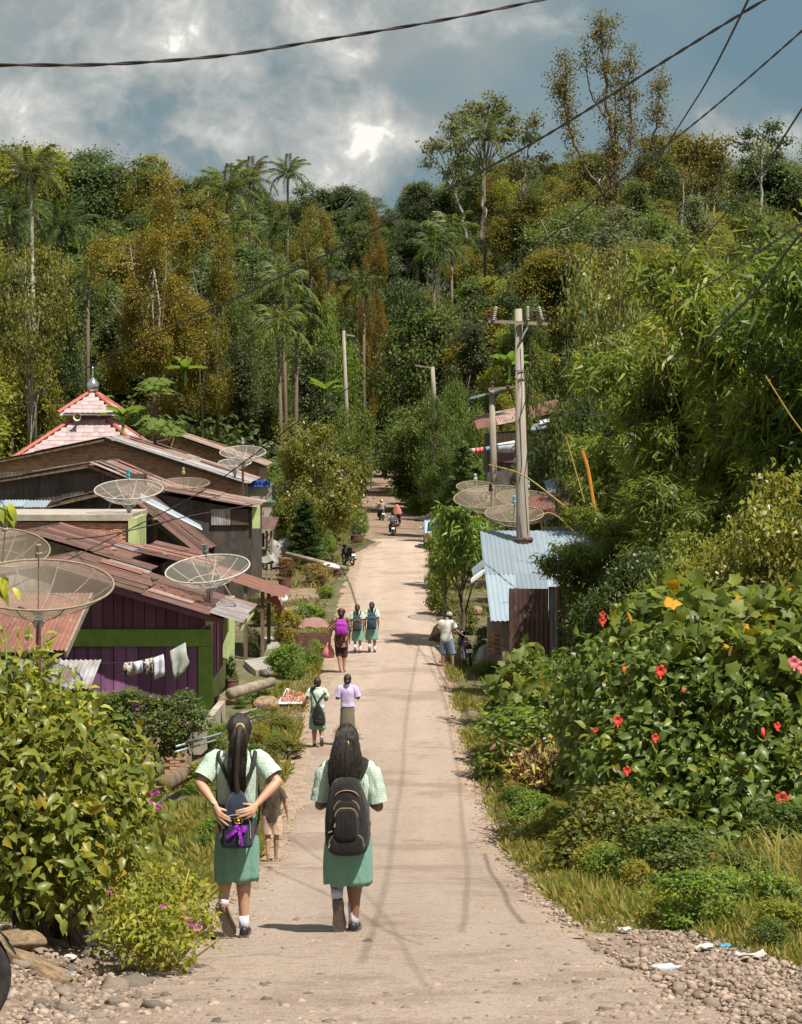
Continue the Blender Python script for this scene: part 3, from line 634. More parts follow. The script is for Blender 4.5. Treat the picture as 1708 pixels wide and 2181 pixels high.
# --- mosque
mx, md = D(176, 0, 105).x, 108.5
t = root('mosque', 'mosque with two-tier pink tiled roof, silver dome and finial', 'mosque', (mx, md, -7.1))
sc_ = 105/4259.; zf = lambda Y: (894.5-Y)*sc_
MB().box((mx, md, (zf(972)-7.1)/2), (6.6, 6.6, 7.1+zf(972))).build('wall', M_['plasterpale'], t)
tl = MB(); 
for k in range(5):
    u = k/4*.30-.15; tl.v.append((u, 0, .03*math.sin(k/4*math.pi)+.0)); tl.v.append((u, -.36, .03*math.sin(k/4*math.pi)+.02))
tl.f = [(2*k, 2*k+1, 2*k+3, 2*k+2) for k in range(4)]; TILE = tl.mesh('tile', True, False); TILE.materials.append(M_['tile'])
def pyramid(z0, h0, z1, h1, rows, nm):
    """tiled hip roof from half-width h0 at z0 to h1 at z1"""
    c = [(-1, -1), (1, -1), (1, 1), (-1, 1)]; b = MB()
    vs = [(mx+i*(h0-.06), md+j*(h0-.06), z0) for i, j in c]+[(mx+i*max(h1-.06, .02), md+j*max(h1-.06, .02), z1-.05) for i, j in c]
    b.add(vs, [(0, 1, 5, 4), (1, 2, 6, 5), (2, 3, 7, 6), (3, 0, 4, 7), (3, 2, 1, 0), (4, 5, 6, 7)]); sub = b.build(nm, M_['tile'], t)
    rg = random.Random(3); n_out = Vector((0, -(z1-z0), -(h0-h1))); ln = math.hypot(z1-z0, h0-h1)
    for face in range(2):
        Rz = Matrix.Rotation(face*math.pi/2, 4, 'Z')
        for r_ in range(rows):
            f = (r_+1)/rows; hh = h0+(h1-h0)*f; zz = z0+(z1-z0)*f; n = max(1, int(2*hh/.29))
            for i in range(n):
                xx = (i-(n-1)/2)*.29
                T = Matrix.Translation((mx, md, 0)) @ Rz @ Matrix.Translation((xx, -hh, zz+.03+rg.uniform(0, .008))) @ Matrix.Rotation(math.atan2(z1-z0, h0-h1), 4, 'X') @ Matrix.Scale(ln/rows/.36*1.12, 4, (0, 1, 0))
                put('tile', TILE, None, sub, T)
    for i, j in c: MB().tube([(mx+i*h0, md+j*h0, z0+.05), (mx+i*h1, md+j*h1, z1+.05)], .11, 6).build('ridge_tiles', M_['tilered'], t)
    MB().box((mx, md, z0-.06), (2*h0-.06, 2*h0-.06, .10)).build('eave_board', M_['white'], t)
pyramid(zf(976), 3.6, zf(895), .95, 9, 'lower_roof'); MB().box((mx, md, zf(888)), (1.75, 1.75, .5)).build('neck', M_['plum'], t)
pyramid(zf(880), 1.6, zf(838), .25, 5, 'upper_roof')
dm = MB(); dm.loft([(mx, md, zf(Y), r_, r_) for Y, r_ in ((842, .3), (832, .26), (829, .31), (822, .36), (814, .34), (808, .22), (803, .12), (800, .05))], 16, (True, True)); dm.build('dome', M_['silver'], t, True)
MB().loft([(mx, md, zf(Y), r_, r_) for Y, r_ in ((802, .04), (797, .07), (794, .03), (790, .06), (786, .02), (774, .008))], 8, (True, True)).build('finial', M_['silver'], t, True)
t = root('loudspeaker', 'cream horn loudspeaker on the mosque roof', 'loudspeaker', (D(155, 0, 105).x, 106.5, zf(893)))
q = Vector((D(155, 0, 105).x, 106.4, zf(888))); hb = MB(); hb.tube([q+Vector((0, .55, 0)), q+Vector((0, .3, 0)), q+Vector((0, .1, 0)), q], [.05, .08, .15, .21], 18, False); hb.build('horn', plain('cream', (.7, .62, .45)), t, True)
MB().tube([q+Vector((0, .05, 0)), q+Vector((0, .3, 0))], [.06, .04], 10).build('throat', M_['wood'], t); MB().box(q+Vector((0, .75, -.05)), (.1, .4, .1)).build('bracket', M_['steel'], t)
# --- houses among the far trees
def farhouse(label, X0, X1, Yt, Yb, d, wall, roof, zb, seed=0, brick=False):
    a, b = D(X0, Yt, d), D(X1, Yb, d); t = root('far_house', label, 'house', ((a.x+b.x)/2, d, zb))
    MB().box(((a.x+b.x)/2, d+3.2, (b.z+zb)/2), (b.x-a.x-.8, 5.6, b.z-zb-.1)).build('wall', wall, t)
    v = Vector((0, -3.0, b.z-a.z)); sheets(t, (a.x, d+3.2, a.z), (1, 0, 0), b.x-a.x, v, v.length, roof, rows=1, seed=seed, sw=1.6, pitch=.2)
    v = Vector((0, 3.0, b.z-a.z)); sheets(t, (a.x, d+3.2, a.z), (1, 0, 0), b.x-a.x, v, v.length, roof, rows=1, seed=seed, sw=1.6, pitch=.2)
    return t, a, b
farhouse('far house with grey rust roof under the tall ochre tree', 205, 318, 762, 793, 160, M_['brick'], [M_['zincold'], M_['rust']], .4, 1)
t, a, b = farhouse('far brick house with a white shutter behind the areca palms', 640, 716, 742, 757, 186, M_['mortar'], M_['rust'], 1.5, 2)
bricks(t, [(a.x+.45, 3.2), (b.x-.45, 3.2), (b.x-.45, b.z-.1), (a.x+.45, b.z-.1)], 186.37, seed=8, bw=.42, bh=.13)
q = D(702, 785, 186); w_ = MB().box((q.x, 186.3, q.z), (.75, .12, 1.1)).build('shutter', M_['white'], t)
for k in range(5): MB().box((q.x, 186.22, q.z-.4+.2*k), (.7, .03, .06)).build('slat', M_['cap'], w_)
# --- right: far plank house on the bank
t = root('plank_house', 'far plank house with red tin roof on the right-hand bank', 'house', (8, 112, -3.2))
a, b = D(1016, 914, 110), D(1290, 858, 110); v = Vector((0, 4, .7))
MB().prism([(a.x+.6, 111, -3.6), (D(1240, 0, 110).x, 111, -3.6), (D(1240, 0, 110).x, 111, -.25), (a.x+.6, 111, -.75)], (0, 4, 0)).build('wall_core', M_['darkwall'], t)
planks(t, D(1058, 0, 110).x, D(1102, 0, 110).x, D(0, 946, 110).z, lambda x: -.72, 110.9, mat('pale_planks', (.42, .30, .22), (.3, .2, .14), 3), .22, 4)
MB().box((D(1080, 0, 110).x, 110.9, -1.9), (1.6, .1, .9)).build('lower_wall', M_['plum'], t)
sheets(t, (a.x, 110, a.z), (1, 0, (b.z-a.z)/(b.x-a.x)), b.x-a.x, v, v.length, [M_['rustred'], M_['rustred'], M_['rustpale']], seed=3, sw=1.1)
MB().prism([D(1148, 905, 109.5), D(1190, 895, 109.5), D(1200, 875, 111), D(1150, 888, 111)], (0, 0, .05)).build('pale_sheet', M_['white'], t)
MB().prism([D(1130, 918, 109.2), D(1200, 905, 109.2), D(1200, 890, 110.5), D(1135, 900, 110.5)], (0, 0, .05)).build('zinc_flap', M_['zinc'], t)
# --- right: zinc shed and the roofs behind
t = root('zinc_shed', 'low shed with blue-grey corrugated zinc roof around the concrete pole', 'shed', (4.8, 57, -7.1))
lo_, hi_ = Vector((2.5, 53.6, D(0, 1322, 53.6).z)), Vector((2.42, 61, D(0, 1133, 61).z)); v = Vector((0, lo_.y-hi_.y, lo_.z-hi_.z))
sheets(t, (2.44, 61, hi_.z), (1, 0, 0), 5.9, v, v.length, M_['zinc'], rows=2, seed=41, sw=.9, pitch=.13)
for xx in (2.75, 5.3): MB().box((xx, 54.0, (lo_.z-7.1)/2-.05), (.12, .12, 7.1+lo_.z)).build('post', M_['woodgrey'], t)
MB().box((5.1, 58.0, -6.0), (4.6, 5, 2.0)).build('wall', M_['darkwall'], t)
planks(t, 2.72, 3.25, -7.1, lambda x: lo_.z-.02, 53.9, M_['woodgrey'], .25, 6)
fl = MB(); fl.prism([D(1004, 1212, 58), D(1030, 1190, 58), D(1036, 1212, 58), D(1010, 1236, 58)], (0, .03, 0)); fl.build('window_flap', M_['cap'], t)
MB().prism([D(1002, 1236, 57.5), D(1032, 1214, 57.5), D(1034, 1220, 57.5), D(1004, 1242, 57.5)], (.05, .3, .06)).build('flap_edge', M_['white'], t)
bricks(t, [(2.42, -6.6), (2.75, -6.6), (2.75, -5.9), (2.42, -5.9)], 56, seed=4)
MB().box((2.6, 56.2, -6.3), (.36, .3, 1.5)).build('pier', M_['mortar'], t)
t = root('rust_fence', 'tall fence of dark rusty corrugated sheets beside the zinc shed', 'fence', (3.9, 52.2, -7.0))
q = D(1088, 1250, 52.3); zt = q.z
sheets(t, (q.x, 52.3, zt), (1, 0, 0), .98, (0, 0, -1), 2.15, M_['rust'], sw=.98, name='fence_sheet', seed=2, pitch=.12)
sheets(t, (q.x+1.0, 52.33, zt-.02), (1, 0, 0), .22, (0, 0, -1), 2.1, M_['zincold'], sw=.3, name='fence_sheet', seed=3)
sheets(t, (q.x+1.24, 52.3, zt), (1, 0, 0), 1.6, (0, 0, -1), 2.1, [M_['rust'], M_['zincold'], M_['rust']], sw=.5, name='fence_sheet', seed=6, pitch=.12)
for k in (0, 1.1, 2.6): MB().box((q.x+k, 52.42, (zt-7.1)/2), (.09, .09, 7.0+zt)).build('post', M_['wood'], t)
t = root('red_house', 'house with red and pale zinc roofs behind the right-hand dishes', 'house', (7.5, 74, -7))
a, b = D(1135, 1122, 70), D(1300, 1052, 73); u = Vector((b.x-a.x, 0, .9)); 
sheets(t, (a.x, 71, a.z), u, 4.2, (0, 3.4, .75), 3.5, M_['rustred'], seed=5); sheets(t, (a.x+.9, 74.5, a.z+.95), u, 4.2, (0, 3, .55), 2.4, M_['zinc'], seed=6)
MB().box((a.x+2.6, 74.4, -5.6), (3.6, 5, 3.0)).build('wall', M_['plaster'], t)

# ridge caps, stones and scraps that hold the sheets down
rg = random.Random(4)
for lab, X, Y, d in (('stone weighing down the purple house roof', 330, 1232, 51), ('stone on the annex roof', 350, 1180, 62.5), ('stone on the concrete house roof', 240, 1170, 61), ('stone on the kiosk roof', 470, 1119, 90), ('second stone on the kiosk roof', 545, 1123, 90), ('stone on the red lean-to roof', 500, 1226, 61), ('stone on the side shed roof', 420, 1055, 79), ('stone on the open-fronted house roof', 330, 1105, 72)):
    p = D(X, Y, d); rock(lab, p.x, d, p.z, (.13, .1, .08), X, M_['stone'], group='stones on the tin roofs')
# ================================================================ dishes, poles, wires, props
def dishmat(name, c, op):
    m, t, p, out = newmat(name); p.inputs['Base Color'].default_value = (*c, 1); p.inputs['Roughness'].default_value = .6
    tr = nd(t, 'ShaderNodeBsdfTransparent'); mx = nd(t, 'ShaderNodeMixShader'); mx.inputs[0].default_value = op
    lk(t, tr.outputs[0], mx.inputs[1]); lk(t, p.outputs[0], mx.inputs[2]); lk(t, mx.outputs[0], out.inputs[0]); return m
M_['mesh1'] = dishmat('dish_mesh_grey', (.33, .30, .26), .27); M_['mesh2'] = dishmat('dish_mesh_brown', (.25, .20, .15), .32)
M_['rim'] = mat('dish_rim', (.52, .50, .46), (.34, .30, .25), 10, .6); M_['rimb'] = mat('dish_rim_brown', (.30, .25, .18), (.22, .17, .12), 10, .6)
M_['rustpole'] = mat('rusty_pole', (.16, .07, .05), (.09, .05, .04), 9, .8)
def dish(label, X, Y, Wd, d, tilt, Yb, lnb=(.4, .42, .42), brown=False, roll=0, az=0, arm=1.0, lnbY=None):
    c = D(X, Y, d); r = Wd*d/4259/2; dep = r*.42; zb = D(X, Yb, d).z
    t = root('satellite_dish', label, 'satellite dish', (c.x, c.y, zb), group='mesh satellite dishes')
    Rm = Matrix.Rotation(R(az), 3, 'Z') @ Matrix.Rotation(R(tilt), 3, 'X') @ Matrix.Rotation(R(roll), 3, 'Y')
    rings, seg = 6, 32; vs = []; fs = []
    for i in range(rings+1):
        q = i/rings*r
        for k in range(seg):
            a = 2*math.pi*k/seg; vs.append(c+Rm @ Vector((q*math.cos(a), q*math.sin(a), dep*(q/r)**2-dep)))
    for i in range(rings):
        for k in range(seg): fs.append((i*seg+k, i*seg+(k+1) % seg, (i+1)*seg+(k+1) % seg, (i+1)*seg+k))
    b = MB().add(vs, fs); b.build('reflector', M_['mesh2' if brown else 'mesh1'], t, True)
    rim = M_['rimb' if brown else 'rim']
    MB().torus(c, r, .022, 'z', 40, 6, Rm).build('rim', rim, t, True)
    MB().torus(c+Rm @ Vector((0, 0, -dep*.75)), r*.5, .010, 'z', 30, 5, Rm).build('inner_ring', rim, t)
    for k in range(10):
        a = 2*math.pi*k/10+.2; pa = [c+Rm @ Vector((q*r*math.cos(a), q*r*math.sin(a), dep*q*q-dep-.012)) for q in (.06, .3, .55, .8, 1)]
        MB().tube(pa, .012, 5).build('rib', rim, t)
    f = c+Rm @ Vector((0, 0, dep*arm)); b0 = c+Rm @ Vector((0, 0, -dep))
    MB().tube([b0, f], .014, 6).build('feed_arm', rim, t)
    lb = MB(); ax = Rm @ Vector((0, 0, 1)); lb.tube([f-ax*.05, f+ax*.04, f+ax*.05, f+ax*.2], [.075, .075, .05, .05], 10); lb.build('receiver', plain('lnb%d' % int(X), lnb, .5), t)
    MB().tube([(c.x, c.y, zb), b0], .05, 8).build('mast', M_['rustpole'], t)
    MB().box(b0+Vector((0, 0, -.12)), (.16, .14, .3)).build('mount', M_['steel'], t)
    for s in (-1, 1): MB().tube([b0+Vector((0, 0, -.25)), c+Rm @ Vector((s*r*.3, -.02, dep*.09-dep))], .012, 5).build('strut', rim, t)
    return t
dish('largest mesh dish, cut by the left edge in front of the rust lean-to', 82, 1244, 318, 39, 15, 1430, (.25, .2, .15), True, 3)
dish('second big mesh dish at the left edge above the largest one', 8, 1165, 195, 52, 20, 1300, (.4, .35, .3), True, 8)
dish('mesh dish standing on the rust roof of the purple house', 442, 1211, 180, 50.5, 15, 1303, (.12, .14, .15), False, -5)
dish('pale rimmed mesh dish on a tall mast by the lime panel', 274, 1042, 145, 67, 15, 1165, (.05, .35, .4))
dish('brownish mesh dish in front of the brick gable', 391, 1029, 110, 82, 10, 1100, (.45, .4, .2), True)
dish('upper mesh dish right of the brick gable beside the tree', 517, 963, 98, 90, 15, 1060, (.4, .42, .45))
dish('small mesh dish below the upper dish beside the brick gable', 500, 985, 70, 93, 12, 1030, (.2, .15, .1))
dish('brown mesh dish left of the concrete pole', 1046, 1058, 160, 70, 15, 1150, (.02, .02, .02), True, -4, arm=.5)
dish('mesh dish right of the concrete pole behind the brown one', 1122, 1062, 130, 74, 14, 1150, (.5, .5, .5), True, 4)
dish('lowest right-hand mesh dish with a pale blue receiver, near the zinc roof', 1095, 1094, 125, 66, 14, 1160, (.2, .5, .6), True)
dish('half hidden mesh dish above the brown dish', 1012, 1036, 80, 80, 15, 1120, (.6, .6, .6), True)
# ---- poles
M_['pole'] = mat('concrete_pole', (.34, .30, .25), (.23, .20, .17), 2.5, .9, stretch=(3, 3, .4), bump=.2, bscale=40)
M_['insul'] = plain('brown_insulator', (.10, .05, .03), .3); M_['insulw'] = plain('grey_insulator', (.5, .48, .44), .4)
def pole(label, X0, Y0, X1, Y1, d, w0, w1, zb=None):
    a, b = D(X0, Y0, d), D(X1, Y1, d); zb = gz(b.x, d)-.2 if zb is None else zb
    t = root('utility_pole', label, 'utility pole', (b.x, d, zb), group='utility poles')
    k = d/4259/2; MB().tube([(b.x, d, zb), (b.x, d, b.z), a], [w1*k*1.05, w1*k, w0*k], 14).build('shaft', M_['pole'], t, True)
    return t, a, b
def coil(c, ax, n, r, l, m, t, nm='insulator'):
    b = MB(); ax = Vector(ax).normalized(); P = []; Q = []
    for i in range(n*4+1): P.append(Vector(c)+ax*(l*i/(n*4))); Q.append(r if i % 4 in (1, 2) else r*.45)
    b.tube(P, Q, 9); return b.build(nm, m, t)
d = 60; t, a, b = pole('tall concrete pole with crossarm and insulators through the zinc roof', 1104, 658, 1114, 1150, d, 15, 29)
ca, cb_ = D(1040, 684, d-.2), D(1166, 690, d-.2); MB().bar(ca, cb_, .1, .1).build('crossarm', M_['woodgrey'], t)
MB().bar(D(1126, 692, d-.2), D(1110, 722, d-.2), .03, .05).build('brace', M_['cap'], t)
for X, tl in ((1051, .2), (1124, 0), (1155, -.25)): coil(D(X, 682, d-.3), (tl, 0, 1), 7, .055, .42, M_['insulw'], t)
for X in (1042, 1138, 1158): coil(D(X, 682, d-.15), (0, 0, 1), 3, .085, .33, M_['insul'], t)
cb = MB(); cb.torus(D(1116, 1148, d), .23, .06, 'z', 16, 6); cb.build('collar', M_['rustpole'], t)
for Y in (790, 808): MB().torus(D(1107.5, Y, d), .155, .012, 'z', 16, 5).build('band', M_['black'], t)
lw = [D(X, Y, d-.35) for X, Y in ((1125, 700), (1128, 800), (1122, 860), (1124, 960), (1116, 1020), (1124, 1140))]; MB().tube(lw, .014, 5).build('drop_wire', M_['black'], t)
d = 84; t, a, b = pole('second concrete pole behind the tall one with a sloping crossarm', 1047, 826, 1051, 985, d, 11, 15)
MB().bar(D(1002, 848, d), D(1080, 828, d-.2), .09, .09).build('crossarm', M_['cap'], t); MB().bar(D(1040, 830, d-.3), D(1128, 820, d-.3), .1, .1).build('crossarm', M_['woodgrey'], t)
for X in (1048, 1082, 1118): coil(D(X, 826, d-.3), (0, 0, 1), 2, .1, .3, M_['insul'], t)
d = 135; t, a, b = pole('far concrete pole rising from the trees left of the road', 732, 704, 738, 870, d, 6, 9); MB().bar(D(732, 712, d), D(756, 716, d), .12, .12).build('crossarm', M_['woodgrey'], t)
d = 128; t, a, b = pole('far concrete pole with crossarm beside the yellow-flowered shrub', 921, 781, 924, 840, d, 8, 10); MB().bar(D(884, 778, d), D(922, 784, d), .12, .1).build('crossarm', M_['woodgrey'], t)
# ---- wires
def smooth_path(P, n=10):
    out = []; P = [Vector(p) for p in P]; P = [2*P[0]-P[1]]+P+[2*P[-1]-P[-2]]
    for i in range(1, len(P)-2):
        for k in range(n):
            t = k/n; a, b, c, d = P[i-1:i+3]
            out.append(.5*((2*b)+(c-a)*t+(2*a-5*b+4*c-d)*t*t+(3*b-a-3*c+d)*t**3))
    return out+[P[-2]]
M_['cable'] = mat('cable', (.02, .018, .016), (.05, .04, .035), 20, .6)
def wire(label, pts, r, twist=0):
    P = smooth_path([D(*p) for p in pts], 14 if not twist else 40); b = MB()
    if twist:
        for s in (0, math.pi):
            ph = 0; Q = []
            for i, p in enumerate(P):
                if i: ph += (p-P[i-1]).length/twist*2*math.pi
                Q.append(p+Vector((0, math.cos(ph+s), math.sin(ph+s)))*r*.85*max(1, p.y/12)**.62)
            b.tube(Q, [r*max(1, p.y/12)**.62 for p in P], 5)
    else: b.tube(P, [r*max(1, p.y/20)**.4 for p in P], 5)
    return tag(b.build('wire', M_['cable'], None), label, 'wire', 'overhead wires')
wire('thick twisted cable crossing the upper left sky', [(-260, 146, 9), (0, 139, 9), (230, 137, 9.2), (480, 118, 9.5), (700, 83, 9.8), (930, 45, 10), (1160, -2, 10.3), (1400, -60, 10.6)], .0052, .42)
wire('long twisted cable from the top right down to the mosque', [(1760, -70, 11), (1625, 2, 12), (1400, 140, 15), (1160, 290, 19), (960, 400, 24), (720, 530, 31), (480, 645, 41), (260, 745, 53), (0, 880, 68), (-150, 940, 76)], .0062, 1.0)
wire('lower twisted cable from the right edge down across the roofs', [(1800, -20, 9), (1708, 66, 10), (1480, 262, 14), (1270, 425, 19), (1040, 610, 25), (860, 752, 31), (660, 880, 38), (440, 1040, 42), (250, 1140, 42), (25, 1250, 40), (-120, 1310, 38)], .0042, .8)
wire('thin steep wire at the top right going to the pole', [(1640, -110, 10), (1592, 2, 12), (1510, 165, 17), (1448, 265, 22), (1330, 450, 33), (1230, 580, 45), (1160, 683, 59.7)], .008)
wire('wire entering at the right edge below the tall cable', [(1760, 140, 12), (1708, 232, 14), (1560, 440, 22), (1400, 590, 34), (1280, 660, 46), (1200, 686, 54), (1156, 672, 59.7)], .008)
wire('thin wire from the right edge to the pole over the bamboo', [(1760, 440, 16), (1640, 520, 22), (1450, 640, 34), (1300, 705, 46), (1220, 690, 54), (1124, 676, 59.7)], .008)
wire('dark cable low over the bamboo at the right edge', [(1780, 440, 13), (1700, 505, 14.5), (1620, 610, 16.5), (1540, 690, 19), (1478, 758, 22)], .012)
wire('thin wire strung across the centre between the poles', [(1040, 684, 60), (900, 760, 90), (800, 800, 112), (745, 722, 134)], .02)
wire('thin service wire sagging from the tall pole to the right', [(1124, 840, 60), (1170, 868, 52), (1240, 884, 46), (1300, 880, 40)], .012)
wire('thin house wire over the purple house roof', [(110, 1150, 62), (230, 1140, 60), (400, 1100, 64), (540, 1075, 76)], .012)
# ---- clothes
def cloth(name, label, pts, d, m, cat='clothing', group=None, seed=0):
    """pts: outline as photograph positions, given as rows (left, right) from top to bottom"""
    rg = random.Random(seed); V = []; n = 9
    for j, ((xa, ya), (xb, yb)) in enumerate(pts):
        for i in range(n):
            u = i/(n-1); X = xa+(xb-xa)*u; Y = ya+(yb-ya)*u; p = D(X, Y, d)
            V.append((p.x, d+.05*math.sin(u*9+seed+j*.3)*(j/len(pts)+.2), p.z))
    i = (np.arange(n-1)[None]+np.arange(len(pts)-1)[:, None]*n).ravel()
    o = put(name, npmesh(name, np.array(V), np.stack([i, i+1, i+1+n, i+n], 1), True), m); md_ = o.modifiers.new('s', 'SOLIDIFY'); md_.thickness = .012
    return tag(o, label, cat, group)
M_['camo'] = mat('patterned_cloth', (.5, .48, .44), (.06, .055, .05), 14, .9, lo=.48, hi=.52)
M_['clothw'] = mat('white_cloth', (.62, .62, .72), (.48, .48, .58), 5, .9); M_['clothg'] = mat('grey_green_cloth', (.36, .40, .36), (.28, .31, .28), 8, .9)
cl = wire('clothesline in front of the purple wall', [(170, 1413, 47.4), (262, 1411, 47.4), (330, 1398, 47.4), (372, 1373, 47.4), (448, 1329, 47.4)], .006); cl['category'] = 'clothesline'; cl['group'] = 'clotheslines'; cl.name = 'clothesline'
g = 'washing on the line by the purple house'
cloth('skirt', 'dark patterned skirt at the left end of the washing line', [((264, 1411), (283, 1409)), ((262, 1424), (284, 1423)), ((259, 1438), (285, 1439))], 47.35, M_['camo'], group=g)
cloth('shirt', 'small white shirt second on the washing line', [((283, 1410), (303, 1406)), ((285, 1420), (304, 1418)), ((285, 1437), (305, 1431))], 47.35, M_['clothw'], group=g, seed=1)
cloth('shirt', 'dark patterned shirt third on the washing line', [((303, 1406), (325, 1400)), ((306, 1418), (326, 1414)), ((309, 1437), (326, 1432))], 47.35, M_['camo'], group=g, seed=2)
tr_ = cloth('trousers', 'pale lilac trousers on the washing line', [((326, 1401), (348, 1393)), ((327, 1414), (350, 1408)), ((328, 1421), (350, 1419)), ((328, 1429), (350, 1428)), ((329, 1447), (350, 1439))], 47.35, M_['clothw'], group=g, seed=3)
cloth('towel', 'big grey green towel at the right end of the washing line', [((362, 1386), (395, 1368)), ((364, 1408), (398, 1395)), ((366, 1412), (403, 1410)), ((368, 1430), (393, 1430)), ((373, 1448), (388, 1434))], 47.3, M_['clothg'], group=g, seed=4)
fl = wire('clothesline beside the far plank house', [(940, 960, 105), (990, 957, 105), (1050, 950, 106), (1100, 944, 107)], .015); fl['category'] = 'clothesline'; fl['group'] = 'clotheslines'; fl.name = 'clothesline'
g = 'washing by the far plank house'; M_['redc'] = mat('red_cloth', (.55, .06, .05), (.4, .05, .04), 5, .9); M_['stripe'] = mat('red_white_cloth', (.65, .5, .5), (.5, .05, .06), 2.5, .9, lo=.49, hi=.51, stretch=(3, 1, .2))
cloth('red_cloth', 'plain red cloth left on the far washing line', [((969, 957), (988, 956)), ((970, 968), (989, 967))], 104.9, M_['redc'], group=g)
cloth('striped_cloth', 'red and white striped cloth on the far washing line', [((1000, 956), (1030, 952)), ((1000, 966), (1029, 964))], 104.9, M_['stripe'], group=g, seed=2)
cloth('blue_cloth', 'small blue cloth on the far washing line', [((1034, 952), (1048, 950)), ((1035, 961), (1047, 960))], 104.9, plain('blue_cloth', (.15, .35, .5), .9), group=g, seed=3)
cloth('bed_sheet', 'white bed sheet hung by the far plank house', [((1058, 945), (1096, 938)), ((1060, 952), (1096, 950)), ((1058, 963), (1095, 965))], 107, plain('sheet_cloth', (.55, .58, .6), .9), group=g, seed=4)
# ---- roadside clutter on the left verge
def slab(label, quad, th, m, name='slab', cat='slab', d=None):
    P = [Vector((h.x, h.y, h.z+.05)) for h in (hit(*q) for q in quad)]
    return tag(MB().prism([p+Vector((0, 0, th)) for p in P], (0, 0, -th-.1)).build(name, m), label, cat)
slab('flat pale concrete slab on the verge near the purple house', [(545, 1440), (612, 1425), (590, 1404), (520, 1418)], .1, M_['concrete'])
slab('worn stone step slab below the red lean-to', [(535, 1398), (600, 1392), (585, 1366), (520, 1372)], .12, M_['concrete'])
slab('broad low stone platform beside the grass', [(595, 1290), (680, 1282), (670, 1262), (610, 1264)], .14, M_['dirt'])
slab('thin pale plank laid across the ditch', [(610, 1312), (672, 1300), (660, 1292), (600, 1302)], .06, M_['woodgrey'])
slab('small concrete step near the drying mat', [(505, 1560), (560, 1540), (548, 1520), (495, 1535)], .1, M_['concrete'])
def log(label, X0, Y0, d0, X1, Y1, d1, r, m='wood', name='log', cat='log'):
    return tag(MB().tube([D(X0, Y0, d0), D((X0+X1)/2, (Y0+Y1)/2, (d0+d1)/2), D(X1, Y1, d1)], [r, r*.95, r*.85], 10).build(name, M_[m], None, True), label, cat)
log('dark log lying along the verge beside the leaf bush', 350, 1668, 36, 445, 1622, 39, .16)
log('weathered beam across the ditch by the purple house', 490, 1478, 46, 580, 1452, 47.5, .14, 'woodgrey', 'beam', 'beam')
log('grey water pipe running along the wall', 375, 1590, 38.5, 470, 1562, 40, .025, 'cap', 'pipe', 'pipe')
log('second grey pipe just below the first', 372, 1602, 38.3, 460, 1576, 39.8, .022, 'cap', 'pipe', 'pipe')
log('leaning bamboo pole propped in front of the red lean-to', 430, 1160, 57, 556, 1388, 59, .035, 'woodgrey', 'leaning_pole', 'pole')
log('long timber sloping from the kiosk to the verge', 610, 1180, 94, 742, 1212, 92, .12, 'woodgrey', 'timber', 'timber')
log('timber rail beside the kiosk', 560, 1188, 92, 620, 1192, 91, .1, 'wood', 'timber', 'timber')
M_['drum'] = mat('rusty_drum', (.16, .075, .055), (.10, .05, .04), 6, .85)
def tub(label, X, Y, w, h, fill=None):
    p = hit(X, Y); k = p.y/4259; r = w*k/2; hh = h*k; t = root('tub', label, 'tub', p)
    MB().loft([(p.x, p.y, p.z-.03, r*.9, r*.9), (p.x, p.y, p.z+hh*.5, r, r), (p.x, p.y, p.z+hh, r*1.02, r*1.02), (p.x, p.y, p.z+hh, r*.92, r*.92), (p.x, p.y, p.z+hh*.8, r*.9, r*.9)], 20, (True, True)).build('wall', M_['drum'], t)
    for f in (.35, .97): MB().torus((p.x, p.y, p.z+hh*f), r*1.0, .018, 'z', 20, 5).build('hoop', M_['drum'], t)
    return t, p, hh
tub('half drum planter at the road edge holding a white sack', 713, 1228, 30, 20)
tub('rusty half drum with a small tree near the parked motorbike', 760, 1156, 27, 16)
tub('dark tub with the red-leaved plant', 607, 1256, 27, 24)
tub('small pot by the sloping timber', 656, 1206, 15, 18)
tub('grey pot standing by the purple house corner', 493, 1480, 26, 32)
sk = hit(722, 1212); 
t = root('sack', 'striped white plastic sack lying on the half drum', 'sack', (sk.x, sk.y-3, sk.z))
q = D(705, 1206, 90.5); MB().ell((q.x, q.y, q.z), (.42, .25, .14), 14, 8, Matrix.Rotation(.2, 3, 'Y')).build('bag', M_['white'], t, True); MB().box((q.x-.1, q.y-.1, q.z+.1), (.15, .3, .06)).build('print', M_['redc'], t)
# red cart bed
q = hit(572, 1318); t = root('red_cart', 'tipped red wooden cart beside the lean-to post', 'cart', q)
Rm = Matrix.Rotation(-.25, 3, 'Y') @ Matrix.Rotation(.5, 3, 'X'); c = q+Vector((0, 0, .45))
for k in range(4): MB().box(c+Rm @ Vector((0, 0, -.28+.19*k)), (.85, .04, .18), Rm).build('board', mat('red_board%d' % k, (.38, .09, .09), (.22, .07, .06), 4), t)
for s in (-1, 1): MB().box(c+Rm @ Vector((s*.43, .3, -.1)), (.05, .6, .5), Rm).build('side', M_['woodgrey'], t)
for s in (-1, 1): MB().torus(q+Vector((s*.5, .35, .24)), .22, .03, 'x', 18, 6).build('wheel', M_['rubber'], t)
q = hit(598, 1288); MBs = MB().ell(q+Vector((0, 0, .22)), (.28, .2, .24), 12, 8); o = MBs.build('plastic_bag', M_['white'], None, True); tag(o, 'white plastic bag heaped beside the red cart', 'bag')
